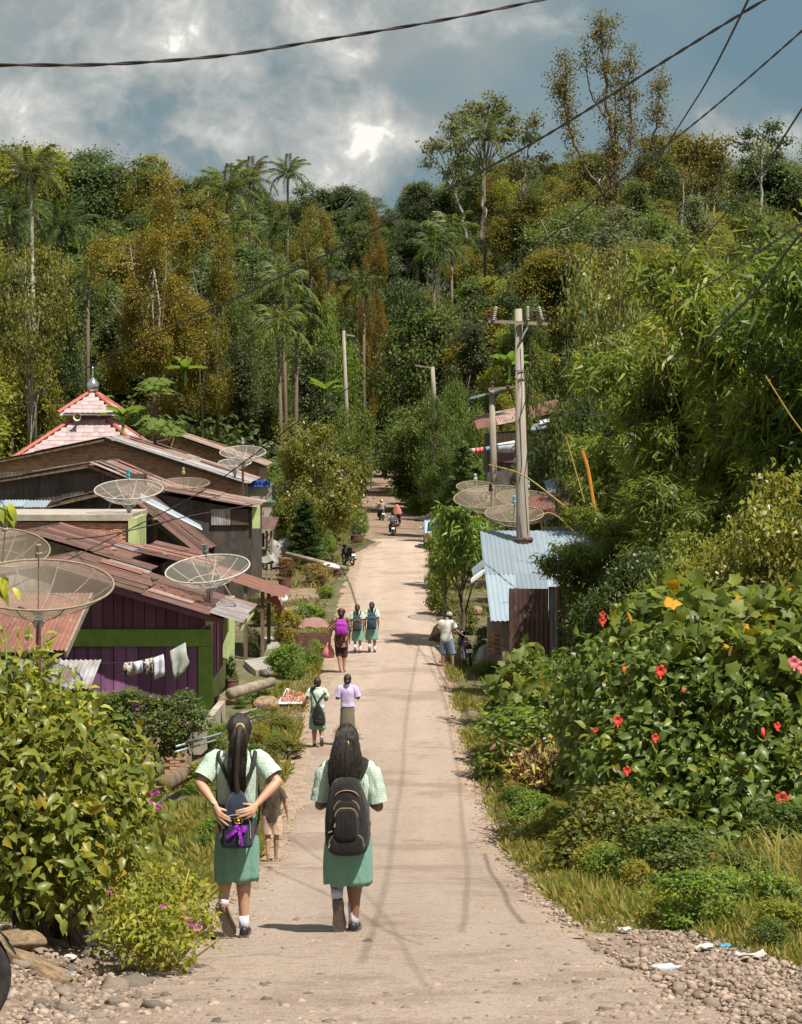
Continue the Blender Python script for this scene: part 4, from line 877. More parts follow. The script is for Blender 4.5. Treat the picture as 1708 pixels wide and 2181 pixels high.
# drying mat
q = [(590, 1508), (652, 1507), (655, 1488), (610, 1474)]; P = [hit(*a)+Vector((0, 0, .09)) for a in q]
t = root('drying_mat', 'white sheet with red chillies drying on the verge', 'mat', P[0])
MB().prism(P, (0, 0, .015)).build('sheet', M_['white'], t)
rg = np.random.default_rng(8); VV = []; FF = []
for k in range(700):
    a, b = rg.uniform(.08, .92), rg.uniform(.1, .9); p = (P[0]*(1-a)+P[1]*a)*(1-b)+(P[3]*(1-a)+P[2]*a)*b
    if abs(b-.5) < .04: continue
    th = rg.uniform(0, 6.28); u = Vector((math.cos(th), math.sin(th), 0))*.05; w = Vector((-u.y, u.x, 0))*.22; n_ = len(VV); VV += [p-u+Vector((0, 0, .03)), p+w+Vector((0, 0, .05)), p+u+Vector((0, 0, .03)), p-w+Vector((0, 0, .05))]; FF.append((n_, n_+1, n_+2, n_+3))
o = put('chillies', npmesh('chillies', np.array(VV), np.array(FF)), mat('chilli', (.42, .07, .05), (.5, .16, .12), 9, .6, island=.3), t, None); o.parent = None; o.matrix_basis = Matrix.Identity(4); o.parent = t; o.matrix_basis = WM[t.name].inverted(); o['kind'] = 'stuff'
# crate on verge
q = hit(668, 1385); t = root('crate', 'dark metal crate full of rubbish at the road edge', 'crate', q)
for s in (-1, 1):
    MB().box(q+Vector((s*.5, 0, .26)), (.04, .6, .52)).build('side', M_['drum'], t); MB().box(q+Vector((0, s*.3, .26)), (.96, .04, .5)).build('panel', M_['drum'], t)
MB().box(q+Vector((0, 0, .4)), (.9, .5, .04)).build('contents', M_['tarp'], t)
q = hit(678, 1352); drape('cloth_heap', 'brown pinkish cloth heap on the metal crate', 'cloth heap', (q.x-.1, q.y-1.5, q.z+.45), .55, .4, .25, mat('heap', (.3, .16, .14), (.2, .12, .1), 4), 9)
# tyre lying in the dirt yard
q = hit(907, 1112); o = tag(MB().torus(q+Vector((0, 0, .12)), .62, .17, 'z', 26, 10).build('tyre', M_['rubber'], None, True), 'old truck tyre lying on the dirt at the road bend', 'tyre')
# boulder and helmet by the shed
q = hit(1033, 1428); t_ = rock('round pale boulder beside the parked motorbike', q.x, q.y, q.z+.3, (.5, .42, .36), 21, M_['concrete'])
q2 = D(1026, 1392, q.y); t = root('helmet', 'yellow and teal helmet resting on the boulder', 'helmet', (q2.x, q.y, q2.z-.1))
MB().ell((q2.x, q.y, q2.z), (.14, .16, .13), 14, 8).build('shell', plain('yellow_plastic', (.75, .4, .03), .35), t, True)
MB().ell((q2.x+.16, q.y-.02, q2.z), (.12, .12, .12), 12, 8).build('visor', plain('teal_plastic', (.1, .4, .45), .35), t, True)
for lab, X, Y, s, sd in (('yellowish rock heap stone behind the man', 935, 1368, (.5, .4, .4), 31), ('pale rock at the shed corner', 1010, 1312, (.4, .3, .25), 32), ('low rock near the shed window', 978, 1310, (.35, .3, .2), 33), ('rock in the rubble by the drying mat', 570, 1512, (.3, .25, .2), 34), ('grey rock under the purple house steps', 480, 1500, (.35, .25, .25), 35)):
    q = hit(X, Y); rock(lab, q.x, q.y, q.z+s[2]*.5, s, sd)
# litter in the foreground
def litter(label, X, Y, m, kind='flake', s=.09, rz=0):
    s *= .8
    q = hit(X, Y); rg = random.Random(int(X*7+Y)); t = q+Vector((0, 0, .03))
    if kind == 'bottle':
        u = Vector((math.cos(rz), math.sin(rz), 0)); b = MB().tube([t-u*s, t-u*s*.9, t+u*s*.3, t+u*s*.6, t+u*s], [s*.25, s*.3, s*.3, s*.12, s*.12], 12); nm = 'bottle'
    else:
        b = MB(); n = 5; vs = []
        for j in range(n):
            for i in range(n): vs.append(t+Vector(((i/(n-1)-.5)*2*s*rg.uniform(.85, 1.1), (j/(n-1)-.5)*1.3*s, rg.uniform(0, .5)*s)))
        b.add(vs, [(j*n+i, j*n+i+1, (j+1)*n+i+1, (j+1)*n+i) for j in range(n-1) for i in range(n-1)]); nm = 'wrapper'
    tag(b.build(nm, m, None, True), label, 'litter', 'litter on the gravel')
pw = plain('litter_white', (.5, .48, .45), .5); pg_ = plain('litter_grey', (.45, .5, .52), .3); po = plain('litter_orange', (.6, .25, .03), .5); pb = plain('litter_blue', (.05, .3, .55), .4); pk_ = plain('litter_pink', (.6, .3, .28), .5)
for a in (('clear plastic cup crushed on the gravel at the bottom left', 318, 2145, pg_, 'bottle', .07, 1), ('white paper scrap in the gravel left of centre', 375, 2052, pw, 'f', .05), ('flat grey wrapper beside the flowering shrub', 400, 2025, pg_, 'f', .06),
          ('orange scrap next to the dark round rock', 306, 2068, po, 'f', .035), ('second orange scrap to the right of the first', 385, 2078, po, 'f', .025), ('blue white wrapper near the middle of the gravel', 500, 2120, pg_, 'f', .05),
          ('small white wrapper lying among the left stones', 205, 2160, pw, 'f', .035), ('pink scrap on the rubble at the left edge', 48, 2030, pk_, 'f', .06), ('white shard below the long brown rock', 150, 2052, pw, 'f', .05), ('teal scrap in the left gravel', 148, 2085, pb, 'f', .03),
          ('clear plastic bottle lying at the right verge', 1420, 2075, pg_, 'bottle', .13, .3), ('white plastic bag at the far right verge', 1600, 2050, pw, 'f', .11), ('blue and white wrapper in the grass at the right', 1545, 2025, pb, 'f', .05),
          ('grey crumpled can at the edge of the right grass', 1308, 1955, pg_, 'bottle', .1, .1), ('cream shell-like scrap below the grass', 1330, 1990, pw, 'f', .06), ('pale crumpled bag beside the bottle', 1500, 2030, pw, 'f', .08), ('blue wrapper at the tip of the right grass', 1245, 1918, pb, 'f', .04), ('white wrapper tucked in the right grass edge', 1120, 1845, pw, 'f', .04)): litter(*a)
for lab, X, Y in (('pink cloth scrap on the left verge', 610, 1630), ('white litter by the crate', 655, 1415), ('pink bag at the road edge beside the woman', 695, 1400), ('white scraps on the right verge near the boulder', 1068, 1452)): litter(lab, X, Y, pw if 'white' in lab else pk_, 'f', .16)
# ================================================================ vegetation
LEAF = leafmat('leaf', [(.95, 1.02, .85), (1.42, 1.42, 1.2), (1.8, 1.66, 1.3), (2.5, 2.15, 1.3)], .42, .5, .3)
GLOSS = leafmat('glossy_leaf', [(.85, .9, .75), (1.3, 1.3, 1.1), (1.7, 1.5, 1.2), (2.5, 2.0, 1.2)], .36, .40, .42)
GRASS = leafmat('grass_blade', [(.10, .13, .025), (.17, .185, .035), (.25, .225, .05), (.33, .26, .08)], .35, .6, .2, False)
def T_(v, f): return np.array(v, float), np.array(f)
KITE = T_([(0, 0, 0), (.45, .5, .06), (1, 0, -.12), (.45, -.5, .06)], [(0, 1, 2, 3)])
LANCE = T_([(0, 0, 0), (.3, .5, .0), (1, 0, -.18), (.3, -.5, .0)], [(0, 1, 2, 3)])
OV = [(0, 0, 0), (.28, .46, .10), (.28, 0, 0), (.28, -.46, .10), (.64, .40, .02), (.64, 0, -.08), (.64, -.40, .02), (1, 0, -.30)]
OVATE = T_(OV, [(0, 2, 1), (0, 3, 2), (1, 2, 5), (1, 5, 4), (2, 3, 6), (2, 6, 5), (4, 5, 7), (5, 6, 7)])
lb = []
for a, r in ((180, .0), (150, .34), (110, .52), (84, .40), (62, .62), (36, .48), (0, .72), (-36, .48), (-62, .62), (-84, .40), (-110, .52), (-150, .34)):
    lb.append((.3+r*math.cos(R(a)), r*math.sin(R(a)), -.25*r*r+.05*math.cos(R(a*3))))
LOBED = T_([(.3, 0, .06)]+lb[1:], [(0, i+1, i+2) for i in range(len(lb)-2)]+[(0, len(lb)-1, 1)])
def nrm(a): return a/np.maximum(np.linalg.norm(a, axis=-1, keepdims=True), 1e-9)
def leafgeo(P, A, N, L, Wd, tpl):
    A = nrm(A); Sd = nrm(np.cross(A, N)); N = np.cross(Sd, A); T, F = tpl; n = len(P)
    L = np.broadcast_to(np.asarray(L, float), (n,)); Wd = np.broadcast_to(np.asarray(Wd, float), (n,))
    V = P[:, None]+A[:, None]*(T[None, :, 0:1]*L[:, None, None])+Sd[:, None]*(T[None, :, 1:2]*Wd[:, None, None])+N[:, None]*(T[None, :, 2:3]*L[:, None, None])
    return V.reshape(-1, 3), (F[None]+(np.arange(n)*len(T))[:, None, None]).reshape(-1, F.shape[1])
def rdir(rng, n): return nrm(rng.normal(size=(n, 3)))
def crowngeo(rng, c, Rr, n, lobes, L, Wd, tpl=KITE, clump=.5, per=22, lob=(.38, .55), up=.35, droop=.3, low=-.55, spread=(.35, .72)):
    c = np.array(c); Rr = np.array(Rr, float)
    lc = rdir(rng, lobes)*rng.uniform(*spread, (lobes, 1)); lc[:, 2] = np.where(lc[:, 2] < low, low, lc[:, 2]); lr = rng.uniform(*lob, lobes)
    nc = n//per; li = rng.integers(0, lobes, nc); dv = rdir(rng, nc); dv = nrm(dv+.55*nrm(lc[li])+np.array([0, 0, .25]))
    rad = rng.uniform(.55, 1.05, (nc, 1))**.6
    cp = (lc[li]+dv*lr[li][:, None]*rad)*Rr
    csz = rng.uniform(.5, 1.3, nc)*clump
    P = np.repeat(cp, per, 0)+rng.normal(size=(nc*per, 3))*np.repeat(csz, per)[:, None]*np.array([1, 1, .62])
    nv = nrm(np.repeat(dv, per, 0)*.6+rng.normal(size=P.shape)*.55+np.array([0, 0, up*1.6]))
    A = nrm(rng.normal(size=P.shape)+np.repeat(dv, per, 0)*.5-np.array([0, 0, droop*2])); A = A-nv*np.sum(A*nv, 1, keepdims=True)*.7
    s = rng.uniform(.65, 1.3, len(P)); return leafgeo(P+c, A, nv, L*s, Wd*s, tpl)
def limbs(b, rng, base, top, r0, tips, n=9, wob=.25):
    base = Vector(base); top = Vector(top); P = [base]
    for i in range(1, 7):
        f = i/6; P.append(base.lerp(top, f)+Vector((rng.normal()*wob*f*.5, rng.normal()*wob*f*.5, 0)))
    b.tube(P, [r0*(1-.62*i/6)*(1.35 if i == 0 else 1) for i in range(7)], n)
    for t in tips:
        t = Vector(t); k = rng.integers(2, 7); s = P[k]; m = s.lerp(t, .5)+Vector((0, 0, (t-s).length*.12))+Vector(rng.normal(size=3)*.15)
        rr = r0*(1-.62*k/6)*.55; b.tube([s, m, t], [rr, rr*.6, rr*.2], 6)
    return P
PROTO = {}
def proto(kind, seed, c, Rr, n, lobes, L, Wd, tpl=KITE, r0=.22, pale=False, ntips=9, **k):
    rng = np.random.default_rng(seed); V, F = crowngeo(rng, c, Rr, n, lobes, L, Wd, tpl, **k); cm = npmesh('crown', V, F)
    b = MB(); tips = [Vector(c)+Vector(v*np.array(Rr)*.75) for v in rdir(rng, ntips)]
    tips = [t for t in tips if t.z > c[2]-Rr[2]*.6]
    limbs(b, rng, (0, 0, -.4), (c[0]*.7, c[1]*.7, c[2]+Rr[2]*.3), r0, tips); tm = b.mesh('trunk', True)
    PROTO.setdefault(kind, []).append((cm, tm, c[2]+Rr[2]*1.0))
for i in range(4): proto('round', 50+i, (0, 0, 5.4), (3.4, 3.4, 4.3), 17000, 18, .20, .13, clump=.36, lob=(.22, .40), low=-.8, spread=(.3, .8))
for i in range(3): proto('tall', 60+i, (0, 0, 6.2), (2.5, 2.5, 5.4), 16000, 20, .19, .12, r0=.18, lob=(.18, .34), clump=.33, low=-.85, spread=(.3, .82))
for i in range(2): proto('airy', 70+i, (0, 0, 7.6), (3.0, 3.0, 3.6), 6500, 14, .18, .12, r0=.16, lob=(.25, .38), clump=.40, ntips=16)
for i in range(2): proto('hero', 75+i, (0, 0, 7.4), (2.9, 2.6, 4.6), 40000, 32, .105, .065, r0=.10, lob=(.13, .25), clump=.22, per=26, ntips=26, low=-.85, spread=(.4, .95))
for i in range(3): proto('fine', 80+i, (0, 0, 3.0), (2.9, 2.9, 2.6), 17000, 22, .16, .08, r0=.14, clump=.26, per=24, lob=(.16, .34), spread=(.25, .86), ntips=14)
for i in range(3): proto('shrub', 90+i, (0, 0, .95), (1.0, 1.0, 1.0), 3200, 8, .13, .07, tpl=KITE, r0=.04, clump=.13, per=16, lob=(.4, .6))
for i in range(2): proto('mango', 95+i, (0, 0, 3.2), (1.25, 1.2, .95), 3600, 10, .26, .06, tpl=LANCE, r0=.09, clump=.17, per=18, lob=(.35, .5), droop=.6)
def settint(o, c): o.color = (*c, 1)
def tree(name, label, kind, loc, H, tint, wd=1.0, rz=None, bark='bark', group=None, mat_=None, cat='tree', pi=None, trunk=True):
    cm, tm, h0 = PROTO[kind][random.randrange(len(PROTO[kind])) if pi is None else pi]; s = H/h0
    t = root(name, label, cat, loc, random.uniform(0, 6.28) if rz is None else rz, group); t.scale = (s*wd, s*wd, s)
    WM[t.name] = Matrix.LocRotScale(Vector(loc), t.rotation_euler, t.scale)
    mt = mat_ or LEAF; key = cm.name+mt.name
    if key not in CORR: CORR[key] = cm.copy(); CORR[key].name = 'crown'; CORR[key].materials.append(mt)
    c = put('foliage' if kind == 'shrub' else 'crown', CORR[key], None, t, None, True); settint(c, tint)
    key = tm.name+bark
    if key not in CORR: CORR[key] = tm.copy(); CORR[key].name = 'trunk'; CORR[key].materials.append(M_[bark])
    if trunk: put('stem' if kind == 'shrub' else 'trunk', CORR[key], None, t, None, True)
    return t
DK, MD, OL, OC, YG, LT, GY = (.043, .066, .027), (.064, .092, .029), (.092, .100, .026), (.104, .099, .023), (.13, .148, .03), (.10, .15, .035), (.085, .105, .06)
SKY_X = [-400, 0, 130, 200, 300, 450, 600, 720, 800, 850, 920, 1000, 1200, 1400, 1500, 1600, 1708, 2100]; SKY_Y = [300, 288, 275, 322, 335, 355, 392, 388, 392, 372, 345, 330, 320, 270, 285, 285, 295, 300]
def zone(X, d):
    return ('left' if X < 560 else 'central' if X < 1000 else 'right')+' '+next(b for a, b in ((130, 'lowest slope'), (150, 'lower slope'), (170, 'lower mid slope'), (194, 'mid slope'), (218, 'upper slope'), (243, 'high slope'), (258, 'ridge front'), (999, 'ridge')) if d < a)
def wh(X):
    ref = ((66, 'the edge palm'), (345, 'the tall ochre tree'), (483, 'the coconut palms'), (613, 'the skyline palm'), (740, 'the far left pole'), (925, 'the twin areca palms'), (1030, 'the umbrella tree'), (1290, 'the tallest tree'), (1470, 'the pale topped bamboo'), (1640, 'the right-edge bamboo'))
    a, b = min(ref, key=lambda r: abs(r[0]-X)); return ', %s %s' % ('level with' if abs(X-a) < 25 else 'left of' if X < a else 'right of', b)
def heroT(name, label, kind, X, Yt, d, tint, wpx, **k):
    """tree with its top and width at photograph positions"""
    x = (X-854)*d/4259; zg = gz(x, d); H = (894.5-Yt)*d/4259-zg; cm, tm, h0 = PROTO[kind][0]
    r0 = {'round': 3.4, 'tall': 2.5, 'hero': 2.6, 'airy': 3.0, 'fine': 2.9, 'shrub': 1.0, 'mango': 1.25}[kind]; wd = (wpx*d/4259/2)/(r0*H/h0)
    return tree(name, label, kind, (x, d, zg), H, tint, wd, **k)
rg = random.Random(21); n_f = 0
for d0 in (274, 261, 248, 118, 130, 142, 152, 164, 176, 188, 200, 213, 225, 237):
    sp = 6.6-d0*.0025; x = -1000*d0/4259-6+rg.uniform(0, sp)
    while x < 1010*d0/4259+6:
        d = d0+rg.uniform(-5, 5); X = 854+x*4259/d; xx = x; x += sp*rg.uniform(.75, 1.3)
        if d < 222 and el(d)-4.6 < xx < er(d)+4.6: continue
        if d < 133 and X > 900: continue
        if d < 148 and 90 < X < 640: continue
        if 600 < X < 745 and d < 186: continue
        if d < 150 and 1000 < X < 1250: continue
        if n_f >= 296: continue
        zg = gz(xx, d); sky_ = float(np.interp(X, SKY_X, SKY_Y))+rg.uniform(-10, 30); zt = (894.5-sky_)*d/4259
        H = min(rg.uniform(8, 15) if d < 195 else rg.uniform(6, 10.5), zt-zg) if d < 255 else min(zt-zg, 19)
        if H < 4: continue
        u = rg.random(); hot = .5 if (X > 950 or d > 205) else .24
        tn, w_ = ((OC, 'ochre leaved'), (OL, 'olive'))[rg.random() < .55] if u < hot else ((DK, 'dark green'), (MD, 'mid green'), (YG, 'yellow green'), (GY, 'grey green'))[rg.choices((0, 1, 2, 3), (4, 4, 1.2, 1.6))[0]]
        kd = rg.choices(('round', 'tall', 'airy'), (6, 2.2, 1.4 if d > 200 else .5))[0]; j = rg.uniform(.82, 1.18)
        tree('forest_tree', '%s %s tree on the %s' % (w_, {'round': 'broad', 'tall': 'narrow', 'airy': 'sparse'}[kd], zone(X, d)+wh(X)), kd, (xx, d, zg), H, tuple(q*j for q in tn), rg.uniform(.95, 1.3) if H > 8 else 1.35, bark='barkpale' if rg.random() < .4 else 'bark', group='forest trees on the hill'); n_f += 1

# --- trees that stand out
heroT('ochre_tree', 'tall ochre tree with several pale trunks rising left of centre', 'hero', 335, 388, 126, (.120, .104, .021), 240, bark='barkpale', pi=0)
heroT('ochre_tree', 'right-hand half of the ochre stand, lower crown by the palm', 'hero', 430, 480, 130, (.105, .098, .021), 160, bark='barkpale', pi=1)
heroT('ochre_tree', 'round ochre tree in the centre of the hill', 'hero', 662, 430, 172, (.11, .097, .021), 135, bark='barkpale', pi=1)
heroT('ochre_tree', 'reddish ochre slim tree right of the centre palms', 'hero', 790, 455, 182, (.115, .088, .022), 80, pi=0)
heroT('yellow_tree', 'yellow green tree at the left edge behind the mosque', 'round', 25, 690, 124, (.12, .12, .025), 190)
heroT('yellow_tree', 'second yellow tree low at the left edge', 'fine', 95, 800, 126, OL, 150)
heroT('bare_tree', 'half bare pale tree with thin crown at the left edge', 'airy', 60, 480, 118, OL, 200, bark='barkpale', pi=1)
heroT('light_tree', 'bright green broad tree in the centre of the valley', 'round', 715, 635, 165, LT, 110)
heroT('dark_tree', 'large dark green tree in the centre beyond the road end', 'round', 925, 618, 172, MD, 230, pi=2)
heroT('dark_tree', 'dark tree beside the large central one', 'round', 800, 640, 236, DK, 150, pi=1)
heroT('dark_tree', 'dark crown filling the end of the road', 'round', 835, 745, 232, DK, 150, pi=3)
heroT('verge_tree', 'leafy yellow green tree on the left verge by the shop', 'fine', 672, 893, 98, (.105, .118, .028), 255, pi=0, mat_=GLOSS)
heroT('verge_tree', 'lower leafy tree leaning to the road behind the kiosk', 'fine', 600, 985, 103, (.09, .125, .03), 130, pi=1)
heroT('overhanging_tree', 'dense dark tree hanging over the right of the road end', 'fine', 930, 832, 150, (.07, .10, .028), 215, pi=2)
heroT('overhanging_tree', 'second dense dark crown at the right of the road end', 'fine', 893, 872, 153, (.06, .09, .026), 250, pi=0)
heroT('overhanging_tree', 'third dark crown beside the overhanging tree', 'fine', 965, 862, 145, (.055, .085, .025), 200, pi=1)
heroT('dark_tree', 'bushy tree hiding the foot of the far left pole', 'fine', 738, 850, 130, (.075, .105, .028), 130, pi=2)
heroT('flowering_tree', 'dark leaved shrub tree dotted yellow by the far pole', 'fine', 985, 765, 138, (.075, .115, .03), 115, pi=1)
heroT('light_tree', 'pale glossy leaved tree behind the tall pole', 'fine', 1310, 545, 74, (.145, .175, .06), 280, pi=0, mat_=GLOSS)
heroT('light_tree', 'darker tree to the left of the pale glossy tree', 'fine', 1215, 640, 82, (.065, .09, .028), 190, pi=1)
heroT('light_tree', 'yellow topped tree behind the pale glossy tree', 'fine', 1410, 555, 78, (.12, .14, .04), 240, pi=2)
heroT('dark_tree', 'shaded tree filling the gap right of the tall pole', 'fine', 1270, 760, 70, (.045, .07, .022), 200, pi=1)
heroT('dark_tree', 'shaded tree low behind the right-hand dishes and roofs', 'fine', 1310, 880, 68, (.04, .065, .02), 220, pi=0)
heroT('dark_tree', 'dark bushy tree behind the right-hand dishes', 'fine', 1200, 900, 84, DK, 260, pi=2)
heroT('dark_tree', 'dark tree beyond the plank house washing line', 'fine', 1150, 800, 124, (.1, .1, .03), 140, pi=1)
heroT('bank_tree', 'yellow green bush tree above the far plank house', 'fine', 1080, 830, 122, (.13, .135, .03), 130, pi=0)
heroT('dark_tree', 'leafy tree in front of the far right pole', 'fine', 925, 838, 121, (.06, .09, .025), 120, pi=0)
heroT('dark_tree', 'dark hedge tree at the far bend on the right', 'fine', 960, 940, 116, (.055, .085, .022), 120, pi=2)
heroT('bamboo_shade_tree', 'dark tree standing behind the bamboo clumps', 'round', 1520, 640, 66, DK, 420, pi=0)
heroT('olive_tree', 'olive tree high behind the bamboo at the right', 'round', 1600, 480, 80, MD, 300, pi=1)
heroT('mango_tree', 'young mango tree beside the zinc shed', 'mango', 985, 1085, 62.5, (.10, .165, .035), 150, pi=0, mat_=GLOSS)
heroT('mango_tree', 'second mango crown leaning out over the road edge', 'mango', 945, 1128, 64.5, (.11, .15, .035), 95, pi=1, mat_=GLOSS)
rg = random.Random(9)
for i, (X, Yt, d) in enumerate(((150, 560, 150), (215, 600, 152), (265, 640, 150), (470, 560, 152), (520, 610, 148), (545, 540, 158), (110, 640, 142), (570, 680, 150), (500, 690, 146), (420, 640, 150), (180, 690, 147), (640, 700, 158), (660, 620, 172), (760, 560, 190), (820, 520, 200), (860, 570, 196), (980, 600, 176), (1040, 620, 170), (1100, 560, 170), (1130, 640, 150), (1000, 690, 158), (1180, 520, 165), (1250, 560, 150), (30, 560, 138), (-20, 620, 128))):
    heroT('understorey_tree', '%s leafy tree in the lower wood, %s' % (('dark', 'mid green', 'grey green')[i % 3], wh(X)[2:]), ('round', 'fine', 'tall')[i % 3], X, Yt+rg.uniform(-15, 15), d, (DK, MD, (.045, .062, .03))[i % 3], rg.uniform(120, 170), group='trees of the lower wood')
# ---- conifer
def conifer(label, X, Yt, Yb, d, wpx, tint):
    rng = np.random.default_rng(int(X)); x = (X-854)*d/4259; zg = gz(x, d); H = (894.5-Yt)*d/4259-zg; w = wpx*d/4259/2; t = root('conifer', label, 'tree', (x, d, zg))
    P = []; A = []
    for k in range(46):
        f = k/46; z = H*(.12+.88*f); r = w*(1-f)**.8*rng.uniform(.7, 1.1)+.1; a = k*2.4
        for q in np.linspace(.15, 1, 16):
            for s in range(7):
                P.append((r*q*math.cos(a)+rng.normal()*.08, r*q*math.sin(a)+rng.normal()*.08, z-.12*r*q+.14*q*q+rng.normal()*.05)); A.append((math.cos(a)+rng.normal()*.6, math.sin(a)+rng.normal()*.6, rng.uniform(-.1, .7)))
    P = np.array(P); V, F = leafgeo(P, np.array(A), rdir(rng, len(P))+np.array([0, 0, .8]), .22, .07, LANCE)
    o = put('crown', npmesh('crown', V, F), LEAF, t, None, True); settint(o, tint)
    MB().tube([(0, 0, -.2), (0, 0, H*.97)], [.1, .02], 7).build('trunk', M_['bark'], t, False, True)
conifer('layered dark conifer above the mango tree', 985, 945, 1110, 84, 110, (.05, .085, .03)); conifer('dark cypress-like bush under the verge tree', 650, 1070, 1180, 95, 75, (.03, .055, .018)); conifer('small conifer behind the brown dish', 1010, 990, 1100, 88, 80, (.06, .1, .03))
# ---- palms
def frondmesh(seed, L, lf, droop, nl=34, wl=.055):
    rng = np.random.default_rng(seed); t = np.linspace(.12, 1, nl); x = L*np.sin(t*1.25)/1.25*1.1; z = L*(.42*t-droop*t*t*.9)
    P = []; A = []; N = []; LL = []
    for i in range(nl):
        for s in (-1, 1):
            P.append((x[i], 0, z[i])); A.append((.55+rng.normal()*.12, s*1.0, -.55+rng.normal()*.15)); N.append((0, s*.2, 1)); LL.append(lf*(1-.55*abs(t[i]-.45))*rng.uniform(.85, 1.1))
    V, F = leafgeo(np.array(P), np.array(A), np.array(N), np.array(LL), wl, T_([(0, 0, 0), (.4, .5, .02), (1, 0, -.3), (.4, -.5, .02)], [(0, 1, 2, 3)]))
    b = MB().tube([(0, 0, 0)]+[(x[i], 0, z[i]) for i in range(0, nl, 6)], [.03]*2+[.018]*(len(range(0, nl, 6))-1), 5); n0 = len(V)
    V = np.vstack([V, np.array(b.v)]); F4 = [tuple(f) for f in F]+[tuple(n0+i for i in f) for f in b.f if len(f) == 4]
    me = npmesh('frond', V, np.array(F4)); me.materials.append(LEAF); return me
COCO = [frondmesh(1, 3.6, .85, .55, 36, .10), frondmesh(2, 3.6, .85, .95, 36, .10)]; ARECA = [frondmesh(3, 2.1, .75, .55, 24, .10), frondmesh(4, 2.1, .75, 1.0, 24, .10)]
def palm(label, X, Yc, d, kind, tint, size=1.0, trunkr=.14, lean=0, bark='bark', zb=None):
    x = (X-854)*d/4259; zc = (894.5-Yc)*d/4259; xb = x+lean; zg = gz(xb, d) if zb is None else zb; rg = random.Random(int(X+Yc))
    t = root('coconut_palm' if kind == 'c' else 'areca_palm', label, 'palm', (xb, d, zg), group='palms')
    MB().tube([(xb, d, zg-.3), (xb*.6+x*.4, d, zg+(zc-zg)*.5), (x, d, zc)], [trunkr*1.3, trunkr, trunkr*.75], 8).build('trunk', M_[bark], t, True)
    ms, n = (COCO, 20) if kind == 'c' else (ARECA, 12)
    for i in range(n):
        a = i*2.4+rg.uniform(-.2, .2); f = i/n; pitch = -1.1+1.5*f+rg.uniform(-.1, .1); s = size*rg.uniform(.85, 1.1)
        o = put('frond', ms[1 if f > .55 else 0], None, t, Matrix.Translation((x, d, zc)) @ Matrix.Rotation(a, 4, 'Z') @ Matrix.Rotation(pitch, 4, 'Y') @ Matrix.Scale(s, 4)); j = rg.uniform(.75, 1.3); settint(o, tuple(q*j for q in tint))
    if kind == 'c':
        for k in range(5): MB().ell((x+.25*math.cos(k*1.3), d+.25*math.sin(k*1.3), zc-.25), (.13, .13, .16), 8, 6).build('coconut', M_['rust'], t, True)
    else: MB().tube([(x, d, zc-.2), (x, d, zc+.7)], [.12, .05], 7).build('crownshaft', M_['lime'], t)
PG, PD = (.07, .092, .03), (.042, .064, .022)
palm('tall coconut palm with slim pale trunk at the left edge', 66, 375, 124, 'c', (.06, .07, .025), .75, .13, .3, 'barkpale')
palm('coconut palm left of centre above the ochre tree', 483, 410, 180, 'c', PG, 1.0)
palm('coconut palm just behind the left of centre one', 532, 385, 204, 'c', (.07, .08, .03), .9)
palm('coconut palm on the skyline left of the cloud', 613, 372, 225, 'c', PG, .85)
palm('coconut palm in front of the umbrella shaped tree', 1032, 292, 205, 'c', PG, .95)
palm('coconut palm far left in the dark forest', 130, 490, 150, 'c', PD, .95)
palm('coconut palm in shade left of the ochre tree', 25, 450, 140, 'c', PD, .9)
palm('areca palm upper of the pair left of the road', 602, 610, 128, 'a', PG, 1.15, .13, .3)
palm('areca palm lower of the pair left of the road', 592, 705, 124, 'a', PG, 1.15, .13, .3)
palm('areca palm right stem of the roadside group', 632, 668, 130, 'a', PD, 1.0, .15, -.1)
palm('areca palm left of the two in the centre right forest', 925, 535, 172, 'a', PD, 1.45)
palm('areca palm right of the two in the centre right forest', 962, 505, 180, 'a', PG, 1.45)
palm('areca palm standing alone in the left forest', 187, 585, 140, 'a', PD, .9)
palm('areca palm with thin trunk right of the ochre tree', 463, 625, 132, 'a', PD, .8, .1, 0)
palm('areca palm high in the forest below the coconut palm', 500, 495, 176, 'a', PG, 1.1); palm('areca palm right of the high forest one', 578, 500, 182, 'a', PD, 1.25)
palm('areca palm in the dark gap of the central forest', 775, 610, 170, 'a', PD, 1.0); palm('areca palm below the reddish ochre tree', 700, 560, 168, 'a', PD, .9); palm('areca palm low at the left forest edge', 20, 480, 128, 'a', PD, .9)
# ---- papayas
def papaya(label, X, Yt, Yb, d, n=16):
    n = int(n*1.8); rg = random.Random(int(X)); a, b = D(X, Yt, d), D(X, Yb, d); zg = gz(b.x, d); t = root('papaya_tree', label, 'tree', (b.x, d, zg)); MB().tube([(b.x, d, zg), (a.x, d, a.z-.3)], [.11, .07], 8).build('trunk', M_['rustpole'], t)
    V, F = leafgeo(np.zeros((1, 3)), np.array([[1., 0, -.15]]), np.array([[.2, 0, 1.]]), .52, .52, LOBED); me = npmesh('leaf', V, F); me.materials.append(LEAF)
    for i in range(n):
        an = i*2.4; el_ = .9-1.25*i/n; st = Vector((math.cos(an)*math.cos(el_), math.sin(an)*math.cos(el_), math.sin(el_)))*rg.uniform(.5, .85); c = Vector((a.x, d, a.z-.35))
        lf = put('leaf', me, None, t, Matrix.Translation(c+st) @ Matrix.Rotation(an, 4, 'Z') @ Matrix.Rotation(rg.uniform(0, .6), 4, 'Y')); settint(lf, (.07, .105, .028)); MB().tube([c, c+st*1.02], .012, 5).build('stalk', M_['lime'], t)
